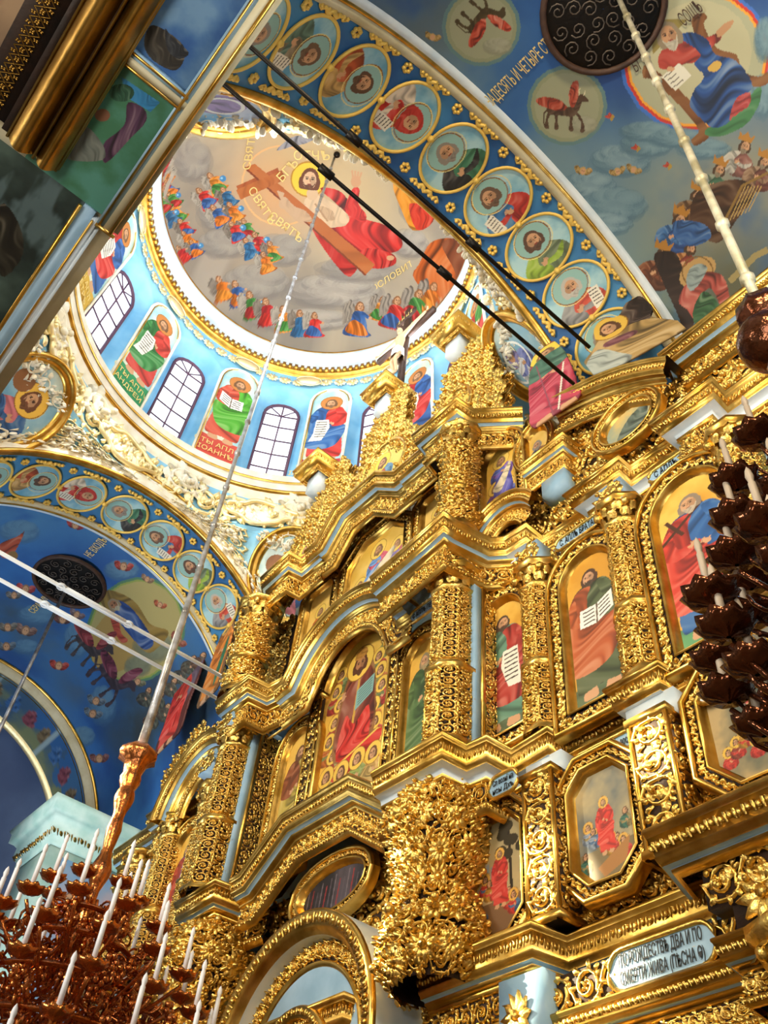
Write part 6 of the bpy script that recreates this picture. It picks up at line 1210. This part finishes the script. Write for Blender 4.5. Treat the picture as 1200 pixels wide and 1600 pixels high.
icon('oval gilded frame with grey rocky painting, under the curved cornice at right', 'oval', -5.45, -4.5, 14.3, 15.05, WALL - .35, lambda p, w_, h: (clouds(p, '#c8b070', '#8a9a8c', 2.4, 4), p.poly([(w_ * .2, h * .2), (w_ * .5, h * .7), (w_ * .9, h * .8), (w_ * .8, h * .3)], '#55645a', fold=.4)), .10, depth=.3)
icon('small oval gilded frame with seated figure above the blue block, right', 'oval', -7.35, -6.75, 15.55, 16.5, WALL - .3, lambda p, w_, h: (clouds(p, '#e0b448', '#f0cc70', 2, 2), bust(p, w_ * .5, h * .45, .5, '#3a5a8a', '#8a5a3a', halo=None)), .08, depth=.12)
t = entab('large curved gilded cornice against the blue vault, upper right', arc(-7.6, -5.35, 5.3, 5.3, 76, 45, 24), 16.75, .75, plane=8.35, white='gold_dark')
entab('straight gilded cornice rising to the right photo edge beneath the vault mural', [(-4.25, 8.6), (-4.1, 8.2), (-1.5, 8.2)], 15.72, 1.)
t = board('carved_panel', 'leafy carved strip below the topmost straight cornice, right edge', -4.0, -1.8, 13.9, 14.7, WALL, size=.42, h=.09)
t = thing('blue_block', 'small ressaut block with blue faceted side and gilded cap, right of the violet icon', 'block', (-6.9, 8.1, 14.6)); b = MB(); b.box((-6.95, 8.3, 14.3), (-6.4, WALL, 14.85)); b.build('block', 'blue_board', t)
entab('small projecting gilded cornice cap above the blue faceted block', [(-7.3, 8.1), (-6.2, 8.1), (-6.18, 8.6)], 15.45, .7)
# cornice over the prophets
entab('gilded cornice block above the swelling column, top centre', [(-10.35, 7.5), (-9.55, 7.5), (-9.45, 7.12), (-8.05, 7.15), (-8.02, 7.62), (-7.3, 8.3)], 17.6)
entab('gilded cornice block above the sunlit swelling column, left', [(-16.6, 8.2), (-15.9, 7.9), (-15.2, 7.25), (-13.95, 7.22), (-13.92, 7.6), (-13.3, 7.6)], 17.45)
t = entab('raised trapezoid gilded cornice over the six-sided icon', [(-13.75, -.1), (-13.3, -.1), (-12.75, .68), (-11.2, .68), (-10.45, .0), (-9.9, .0)], 17.6, .95, plane=7.95)
b = MB(); b.grid(np.array([[(x, y, z) for y in (7.55, WALL)] for x, z in ((-13.75, 17.5), (-13.3, 17.5), (-12.75, 18.28), (-11.2, 18.28), (-10.45, 17.6), (-9.9, 17.6))])); b.build('top_board', 'gold_smooth', t)
# --- crest
def crest(label, ol, y, painter=None, oval=None, mt='gold', h=.10, size=.3):
    "pierced carved crest cut to an outline, with an optional oval painting"
    ol = np.array(ol, float); x0, z0 = ol.min(0); x1, z1 = ol.max(0); t = thing('carved_crest', label, 'crest', ((x0 + x1) / 2, y, z0)); V, F = TILES['lush']; q = Paint(np.zeros((1, 2)))
    b = MB(); nx, nz = round((x1 - x0) / size), round((z1 - z0) / size)
    for side_ in (-1, 1):
        bb = MB(); fn = quadfn((x0, y + .1 * side_, z0), (x1, y + .1 * side_, z0), (x1, y + .1 * side_, z1), (x0, y + .1 * side_, z1), 1 if side_ < 0 else -1)
        for i in range(nx):
            for j in range(nz):
                cx_, cz = x0 + (i + .5) * (x1 - x0) / nx, z0 + (j + .5) * (z1 - z0) / nz; q.P = np.array([[cx_, cz]])
                if len(q.inside(ol)) == 0: continue
                if oval and math.hypot((cx_ - oval[0]) / oval[2], (cz - oval[1]) / oval[3]) < .95: continue
                ca = .0; s_ = size * 1.5; carve(b, quadfn((cx_ - s_ / 2, y + .1 * side_, cz - s_ / 2), (cx_ + s_ / 2, y + .1 * side_, cz - s_ / 2), (cx_ + s_ / 2, y + .1 * side_, cz + s_ / 2), (cx_ - s_ / 2, y + .1 * side_, cz + s_ / 2), 1 if side_ < 0 else -1), 1, 1, h, 'lush', .15)
    b.build('leafwork', mt, t, True)
    if oval:
        ox, oz, rx, rz = oval; panel('painting', ox - rx, ox + rx, oz - rz, oz + rz, y - .12, outline('oval', ox - rx, ox + rx, oz - rz, oz + rz), painter, t)
        P = Path(outline('oval', ox - rx, ox + rx, oz - rz, oz + rz), True, (0, y - .12, 0), EX, EZ, (0, -1, 0)); b = MB(); P.sweep(b, [(0, -.05), (.03, .05), (.08, .1), (.14, .08), (.17, 0), (.17, -.15)]); b.build('oval_frame', 'gold_smooth', t, True)
    return t
def yellow(c_, cl):
    def f(p, w_, h): clouds(p, '#e4b43c', '#f2d070', 2, 3); p.push((w_ * .5, h * .5), (1.1 * h / 2, 0), (0, 1.1 * h / 2)); bust(p, 0, .1, .8, c_, cl, hair='#7a5a3a', beard='#7a5a3a', halo='#f0cc50'); p.pop()
    return f
crest('large carved crest over the trapezoid cornice with an oval painting of winged figures', [(-13.6, 17.7), (-12.9, 18.4), (-13.2, 19.4), (-12.6, 20.4), (-12.6, 21.6), (-12.1, 22.6), (-11.5, 22.6), (-11.0, 21.6), (-11.0, 20.4), (-10.2, 19.4), (-10.4, 18.4), (-9.9, 17.8)], 8.2, yellow('#b85a3a', '#5a8ab0'), (-11.75, 19.3, .85, .85), mt='gold')
crest('carved crest with gold oval painting below the right obelisk', [(-10.0, 17.7), (-10.1, 18.6), (-9.8, 19.6), (-9.4, 21.0), (-8.6, 21.6), (-8.1, 20.6), (-7.9, 19.4), (-7.7, 18.3), (-7.8, 17.7)], 8.2, yellow('#8a7a5a', '#d8a83a'), (-9.1, 19.1, .45, .65))
crest('sunlit carved crest with small painting of a figure in a hat, left of the screen', [(-15.9, 17.5), (-15.9, 18.4), (-15.4, 19.4), (-14.9, 20.4), (-14.3, 20.4), (-13.9, 19.0), (-13.6, 18.0), (-13.6, 17.5)], 8.2, yellow('#b8402c', '#5a7a9a'), (-14.75, 18.5, .45, .6))
crest('pale gilded leaf spire under the left gilded cap', [(-14.4, 19.9), (-14.6, 20.8), (-14.0, 21.6), (-13.4, 21.0), (-13.2, 19.2), (-13.5, 18.4)], 8.25)
for (x, y, z, lb, w_) in ((-11.95, 8.1, 22.9, 'at the foot of the crucifix', 1.1), (-9.0, 8.0, 22.2, 'nearest the drum edge, right', 1.05), (-14.6, 8.0, 21.8, 'left, in front of the drum paintings', 1.15)):
    t = thing('gilded_cap', 'square gilded cornice cap on carved spire ' + lb, 'finial', (x, y, z)); sq = [(x - w_ / 2, y + w_ / 2), (x - w_ / 2, y - w_ / 2), (x + w_ / 2, y - w_ / 2), (x + w_ / 2, y + w_ / 2)]
    P = Path(sq, False, (0, 0, 0), EX, EY, EZ); b = MB(); P.sweep(b, [(-.3, z - .45), (-.28, z - .4), (-.2, z - .36), (-.05, z - .30), (-.03, z - .1), (.02, z - .06), (.02, z), (-.5, z + .02)]); b.build('cornice', 'gold_smooth', t)
    b = MB(); P.carve(b, (-.055, z - .28), (-.035, z - .1), .03, 'egg', .12); b.build('egg_row', 'gold', t, True); b = MB(); P.carve(b, (-.21, z - .52), (-.21, z - .38), .05, 'scroll', .2); b.build('leaf_row', 'gold', t, True)
    b = MB(); b.box((x - .25, y - .22, z - 1.0), (x + .25, y + .22, z - .35)); b.build('blue_neck', 'white_board', t)
# --- crucifix on top
t = thing('crucifix', 'dark wooden crucifix with carved body crowning the gilded screen', 'crucifix', (-11.95, 8.1, 22.9)); CX = -11.5
zc0 = 25.35
b = MB(); b.box((CX - .09, 8.06, 22.9), (CX + .09, 8.2, 27.0)); b.box((CX - 1.25, 8.06, zc0), (CX + 1.25, 8.2, zc0 + .2)); b.build('cross', 'dark_wood', t)
b = MB(); b.box((CX - .42, 8.03, 26.35), (CX + .42, 8.1, 26.6)); b.build('title_board', 'dark_wood', t)
text('І Н Ц І', (CX, 8.02, 26.47), EX, EZ, .2, 'letter_gold', t)
def skin_body(name, pts, edges, rad, mt, parent, sub=2):
    me = bpy.data.meshes.new(name); me.from_pydata(pts, edges, []); o = link(name, me, parent, mt)
    md = o.modifiers.new('skin', 'SKIN'); sv = me.skin_vertices[0].data
    for i, r in enumerate(rad): sv[i].radius = (r, r) if not isinstance(r, tuple) else r
    sv[0].use_root = True; o.modifiers.new('sub', 'SUBSURF').levels = sub; o.modifiers['sub'].render_levels = sub; md.use_smooth_shade = True; return o
Y0 = 7.93
pts = [(CX, Y0, 24.35), (CX, Y0, 24.6), (CX + .02, Y0, 24.85), (CX, Y0, 25.08), (CX, Y0 - .02, 25.22), (CX + .05, Y0 - .07, 25.38), (CX + .06, Y0 - .08, 25.5),
       (CX - .2, Y0, 25.12), (CX - .62, Y0 + .02, 25.28), (CX - 1.05, Y0 + .06, 25.42), (CX + .2, Y0, 25.12), (CX + .62, Y0 + .02, 25.28), (CX + 1.05, Y0 + .06, 25.42),
       (CX - .1, Y0, 24.2), (CX - .09, Y0 - .12, 23.75), (CX - .04, Y0 - .02, 23.3), (CX - .04, Y0 - .08, 23.12), (CX + .1, Y0, 24.2), (CX + .09, Y0 - .14, 23.78), (CX + .04, Y0 - .02, 23.3), (CX + .05, Y0 - .09, 23.12)]
ed = [(0, 1), (1, 2), (2, 3), (3, 4), (4, 5), (5, 6), (3, 7), (7, 8), (8, 9), (3, 10), (10, 11), (11, 12), (0, 13), (13, 14), (14, 15), (15, 16), (0, 17), (17, 18), (18, 19), (19, 20)]
rd = [.14, .115, .14, .12, .05, .10, .09, .075, .05, .035, .075, .05, .035, .095, .065, .04, .035, .095, .065, .04, .035]
bd = skin_body('body', pts, ed, rd, 'flesh', t)
b = MB()
for sx in (-1, 1):
    for k in range(5): b.tube([(CX + sx * 1.05, 7.99, 25.42 + .0), (CX + sx * (1.10 + .02 * k), 7.97, 25.47 - .022 * k), (CX + sx * (1.16 + .01 * (2 - abs(k - 2))), 7.94, 25.48 - .025 * k)], .011, 5)
b.build('fingers', 'flesh', t, True)
b = MB(); b.lathe((CX, Y0, 0), [(.15, 24.5), (.18, 24.4), (.19, 24.2), (.17, 24.05), (.21, 23.98)], 16, rfun=lambda th: 1 + .08 * np.sin(5 * th)); b.build('loincloth', 'cloth_white', t, True)
b = MB(); b.ball((CX + .06, Y0 - .04, 25.5), .115, 10, 7, (1, 1, 1.1)); b.tube([(CX - .04, Y0 - .02, 25.5), (CX - .06, Y0 - .04, 25.3), (CX - .03, Y0 - .06, 25.2)], .03, 6); b.build('hair', 'dark_wood', t, True)
b = MB(); b.ball((CX + .06, Y0 - .15, 25.42), .022, 6, 4); b.tube([(CX + .06, Y0 - .165, 25.47), (CX + .06, Y0 - .19, 25.41), (CX + .06, Y0 - .165, 25.4)], .012, 5); b.ball((CX + .07, Y0 - .13, 25.33), .05, 6, 5); b.build('face', 'flesh', t, True)
# --- painted cut-out figures
def cutout(label, name, o, up, right, H, W_, painter, ol):
    "painted board figure of real thickness, cut to an outline given in units of its height"
    o, up, right = np.array(o, float), np.array(up, float) / np.linalg.norm(up), np.array(right, float) / np.linalg.norm(right); n_ = np.cross(right, up); t = thing(name, label, 'painted figure', tuple(o))
    nu, nv = 110, 200; u, v = np.meshgrid(np.linspace(-W_ / 2, W_ / 2, nu), np.linspace(0, H, nv), indexing='ij'); P = np.stack([u.ravel(), v.ravel()], 1); p = Paint(P / H); painter(p); idx = p.inside(cr(np.array(ol, float))); ok = np.zeros(len(P), bool); ok[idx] = True; F = gridmesh(nu, nv); F = F[ok[F].all(1)]; used = np.unique(F); mp_ = np.full(len(P), -1); mp_[used] = np.arange(len(used)); V = o + P[:, :1] * right + P[:, 1:] * up; nv_ = len(used)
    f = paint_mesh('painted_front', V[used] + .0 * n_, mp_[F], p.C[used], t); md = f.modifiers.new('thickness', 'SOLIDIFY'); md.thickness = .05; md.offset = -1
    return t
def prof_orange(p): p.fill('#7a5a3a'); p.push((0, 0), (1, 0), (0, 1)); saint(p, 0, .01, .98, '#d8802c', '#c8701f', prop=None, halo='#c89a5a', wid=1.15); p.poly([(.1, .1), (.16, .5), (.1, .7), (.04, .3)], '#2f6a4a', fold=.3); p.pop()
OUTL = [(-.2, .0), (-.22, .3), (-.2, .6), (-.17, .8), (-.14, .92), (-.08, 1.0), (.08, 1.0), (.13, .9), (.17, .75), (.2, .5), (.22, .2), (.2, 0)]
def at_px(x, y, Y): q = px_at(x, y, Y=Y); return q
o = at_px(322, 1092, 8.3); cutout('painted board figure in orange robe standing on the left end of the screen', 'painted_figure', o, (.05, 0, 1), (1, -.1, 0), 2.75, 2.0, prof_orange, OUTL)
def prof_red(p): p.fill('#5a2a24'); p.poly([(.05, .3), (.3, .5), (.4, .9), (.25, 1.0), (.1, .7)], '#6a5868', fold=.4); saint(p, -.02, .01, .92, '#c83a2c', '#d03028', prop=None, halo='#e0b050', wid=1.3)
o = at_px(258, 1165, 8.6); cutout('painted board angel in red with dark wings at the far left end of the screen', 'painted_figure', o, (0, 0, 1), (1, -.1, 0), 3.1, 3.2, prof_red, [(-.24, 0), (-.24, .4), (-.2, .8), (-.1, .98), (.05, .96), (.2, 1.0), (.36, .95), (.38, .6), (.3, .3), (.26, 0)])
def prof_winged(p):
    p.fill('#8a7248'); p.poly([(.05, .55), (.1, .9), (.3, 1.0), (.45, .95), (.4, .6), (.25, .45)], '#33241f', fold=.4, freq=6); p.poly([(-.45, 0), (-.4, .4), (-.2, .62), (0, .6), (.3, .5), (.5, .2), (.6, .05), (.4, 0)], '#b09058', fold=.4, freq=6); p.poly([(-.6, 0), (-.5, .3), (-.3, .45), (-.15, .2), (-.1, 0)], '#a8b0a8', fold=.3); head(p, -.06, .72, .1, hair='#5a3a24', beard=None, halo='#d8b048', turn=-.8); p.poly([(-.2, .5), (.1, .45), (.1, .35), (-.2, .4)], '#7a4a50', fold=.3)
o = at_px(1000, 552, 8.3); cutout('painted winged figure in ochre robes over the corner of the arch band', 'painted_figure', o, (-.25, -.12, 1), (.9, .25, .12), 1.75, 1.75, prof_winged, [(-.56, 0), (-.52, .35), (-.3, .55), (-.2, .85), (-.05, .95), (.1, .85), (.25, 1.0), (.42, .98), (.42, .65), (.35, .5), (.5, .2), (.56, .0)])
def prof_pil(p):
    p.fill('#8a3a4a'); saint(p, 0, .0, .98, '#b83a50', '#b03048', prop='staff', halo='#e0c84a', wid=1.5); p.poly([(-.2, .6), (.2, .62), (.22, .8), (-.1, .85)], '#3f6a5a', fold=.3); p.line([(-.02, 0), (-.1, .8)], .012, '#8a4a5a')
o = at_px(868, 645, 8.0); cutout('painted figure in crimson with halo and staff below the oval medallion', 'painted_figure', o, (-.05, 0, 1), (1, .1, .05), 2.5, 1.7, prof_pil, OUTL)
# small gilded pieces at the left end of the screen
board('carved_panel', 'tall narrow carved foliage beside the orange figure, left end of screen', -16.9, -15.5, 14.0, 17.3, WALL, size=.45, h=.11)
board('carved_panel', 'carved foliage stretch in shade at the lower left behind the chandelier', -20.8, -15.3, 6.6, 8.9, WALL, size=.5, h=.11)
crest('gilded scroll crest at the low left end of the screen near the rod', [(-19.8, 13.9), (-19.6, 14.8), (-18.6, 15.2), (-17.8, 14.6), (-17.4, 13.9)], 8.4)
entab('gilded cornice stretch behind the candle tips at far left', [(-21.5, 8.2), (-19.5, 8.2), (-19.4, 7.9), (-18.6, 7.9), (-18.5, 8.3), (-17.6, 8.3)], 12.9)
hexcol('distant faceted column at the far left end of the screen', mirx(-4.0), 8.3, 9.0, 10.3, 11.8, 12.2, .3)
# ------------------------------------------------------------------ chandeliers
def cup_mesh(mt, k=1.):
    b = MB(); n = 36; prof = [(.02, -.10), (.05, -.08), (.09, -.06), (.2, -.02), (.25, .05), (.23, .055), (.08, .0), (.05, .06), (.05, .10), (.01, .1)]
    th = np.linspace(0, 2 * PI, n, endpoint=False); P = k * np.array([[(r * (1 + .08 * math.cos(9 * a) * (r / .25)) * math.cos(a), r * (1 + .08 * math.cos(9 * a) * (r / .25)) * math.sin(a), z + .018 * math.cos(9 * a) * (r / .25)) for r, z in prof] for a in th]); b.grid(P, True); me = mesh('drip_pan', np.concatenate(b.V), np.concatenate(b.F), True); me.materials.append(M[mt]); return me
def candle_mesh(mt, L=.62, k=1.):
    b = MB(); b.lathe((0, 0, 0), [(.001, .06), (.038 * k, .06), (.036 * k, .06 + L), (.026 * k, .07 + L), (.03 * k, .09 + L), (.04 * k, .12 + L), (.028 * k, .17 + L), (.001, .21 + L)], 10); me = mesh('candle', np.concatenate(b.V), np.concatenate(b.F), True); me.materials.append(M[mt]); return me
def chandelier(label, cx, cy, tiers, mt, cmt, zt, ztop, rodmt, drape, rodlabel=None, only=None, ck=1., cl=.5, ak=1.):
    t = thing('chandelier', label, 'chandelier', (cx, cy, tiers[0][0])); cup, can = cup_mesh(mt, ck), candle_mesh(cmt, cl, ak)
    zr = np.linspace(zt, ztop, 12); rr_ = .045 + .035 * np.clip(1 - (zr - zt) / 6, 0, 1) * (ztop > 25); b = MB(); b.tube(np.stack([0 * zr + cx, 0 * zr + cy, zr], 1), rr_, 8)
    z = zt + .5
    while z < ztop - .5: b.lathe((cx, cy, 0), [(.045, z - .06), (.07, z - .03), (.07, z + .03), (.045, z + .06)], 8); z += 1.15
    b.build('suspension_rod', rodmt, t, True)
    zb = tiers[-1][0] - .6; b = MB(); zz = np.linspace(zb, zt, 60); b.lathe((cx, cy, 0), np.stack([.07 + .05 * np.abs(np.sin(zz * 3.1)) + .03 * np.sin(zz * 11), zz], 1), 16); b.lathe((cx, cy, 0), [(.05, zt), (.2, zt - .04), (.34 * ak, zt - .12), (.36 * ak, zt - .22), (.22 * ak, zt - .3), (.16 * ak, zt - .5), (.2 * ak, zt - .6), (.08, zt - .8)], 24, rfun=lambda th: 1 + .07 * np.cos(8 * th)); b.build('stem', mt, t, True)
    def place(nm, me, loc, par):
        o = bpy.data.objects.new(nm, me); col.objects.link(o); o.parent = par; q = par.location; o.location = (loc[0] - q[0], loc[1] - q[1], loc[2] - q[2]); return o
    k_ = 0
    for z, r, n, a_ in tiers:
        for i in range(n):
            a = a_ + i * 2 * PI / n; ca, sa = math.cos(a), math.sin(a)
            if only and not only(a, z): continue
            b = MB(); tt = np.linspace(0, 1, 16); rr = .15 + (r - .15) * tt; zz = z - .12 - .45 * np.sin(PI * tt ** .8) * (1 if r > .9 else .6) ; b.tube(np.stack([cx + rr * ca, cy + rr * sa, zz], 1), .030 * ak, 6)
            for s_, q in ((1, .45), (-1, .75)):
                ss = np.linspace(0, 1, 12); aa = 5 * ss; rad_ = .16 * (1 - .7 * ss); rc = .15 + (r - .15) * q; zc = z - .12 - .30; b.tube(np.stack([cx + (rc + rad_ * np.cos(aa)) * ca, cy + (rc + rad_ * np.cos(aa)) * sa, zc + s_ * rad_ * np.sin(aa) + .1], 1), .02 * ak, 5)
            b.build('arm', mt, t, True); place('drip_pan', cup, (cx + r * ca, cy + r * sa, z), t); place('candle', can, (cx + r * ca, cy + r * sa, z), t); k_ += 1
        if drape:
            b = MB(); rs = random.Random(int(z * 10))
            for i in range(int(r * 60)):
                a = rs.uniform(0, 2 * PI); rc = r * rs.uniform(.25, .95); zc = z - rs.uniform(.1, .75); s0 = rs.uniform(.10, .2); tt = np.linspace(0, 1, 9); ang = rs.uniform(0, 6) + 5 * tt
                b.tube(np.stack([cx + (rc + s0 * (1 - .6 * tt) * np.cos(ang)) * math.cos(a), cy + (rc + s0 * (1 - .6 * tt) * np.cos(ang)) * math.sin(a), zc + s0 * (1 - .6 * tt) * np.sin(ang)], 1), .018, 4)
            for i in range(int(r * 34)):
                a = rs.uniform(0, 2 * PI); rc = r * rs.uniform(.3, 1.0); c = np.array([cx + rc * math.cos(a), cy + rc * math.sin(a), z - rs.uniform(.1, .7)])
                for j in range(5): q = j * 2 * PI / 5; b.ball(c + .06 * np.array([-math.sin(a) * math.cos(q), math.cos(a) * math.cos(q), math.sin(q)]), .045, 6, 4)
            ring = np.linspace(0, 2 * PI, 40, endpoint=False); b.tube(np.stack([cx + r * .72 * np.cos(ring), cy + r * .72 * np.sin(ring), 0 * ring + z - .35], 1), .04, 5, True)
            b.build('scroll_tier', mt, t, True)
    return t
chandelier('huge tiered copper-red chandelier with white candles at the lower left, on a long rod', XC - .15, YC, [(7.25, .6, 7, .2), (6.8, 1.05, 10, .1), (6.25, 1.5, 13, .3), (5.65, 1.95, 16, .15), (5.0, 2.3, 18, .0), (4.3, 2.6, 18, .2)], 'copper', 'candle', 9.6, 34.1, 'rod_silver', True, ck=.72, cl=.42, ak=.8)
RTIERS = [(7.02, .43, 5, 4.0), (6.48, .69, 7, 4.0), (6.10, .76, 8, 4.02), (5.81, .82, 9, 3.95), (5.42, 1.04, 11, 4.0), (5.14, 1.02, 11, 4.05), (4.93, .90, 10, 4.0)]
chandelier('dark brown chandelier with scalloped candle cups at the right photo edge, on a long rod', -1.24, YC, RTIERS, 'copper_shaded', 'candle_shaded', 8.9, 19.9, 'rod_aged', False, ck=.66, cl=.30, ak=.62)  # same kind of chandelier, its shadow put into darker materials
b = MB(); b.ball((-1.27, YC, 8.38), .27, 20, 12); b.ball((-1.27, YC, 8.0), .12, 12, 8); b.build('globe', 'copper_shaded', [o for o in col.objects if o.get('category') == 'chandelier'][-1], True)
t = thing('suspension_rod', 'thin rod hanging from the black grille in the left vault', 'rod', (-22.05, YC, 14)); b = MB(); b.tube([(-22.05, YC, 9), (-22.05, YC, 15), (-22.05, YC, 20.1)], .05, 8); b.build('rod', 'rod_silver', t, True)
t = thing('ceiling_hook', 'small dark hook plate in the dome mural holding the long rod', 'hook', (XC, YC, 34.1)); b = MB(); b.lathe((XC, YC, 0), [(.01, 34.0), (.09, 34.02), (.12, 34.1), (.08, 34.15)], 16); b.build('plate', 'black_iron', t, True)
# brown floor far below (catches the window light)
mat('floor_stone', '#9c8a70', .5, 0, .1, 2, c2='#7c6a54', vscale=1)
b = MB(); b.box((-31, -14, -.2), (8, 12, 0)); o = b.build('floor', 'floor_stone'); o['kind'] = 'structure'
b = MB(); b.box((-31, 10.1, 0), (8, 10.3, 14.8)); o = b.build('wall_east', 'sky_wall'); o['kind'] = 'structure'
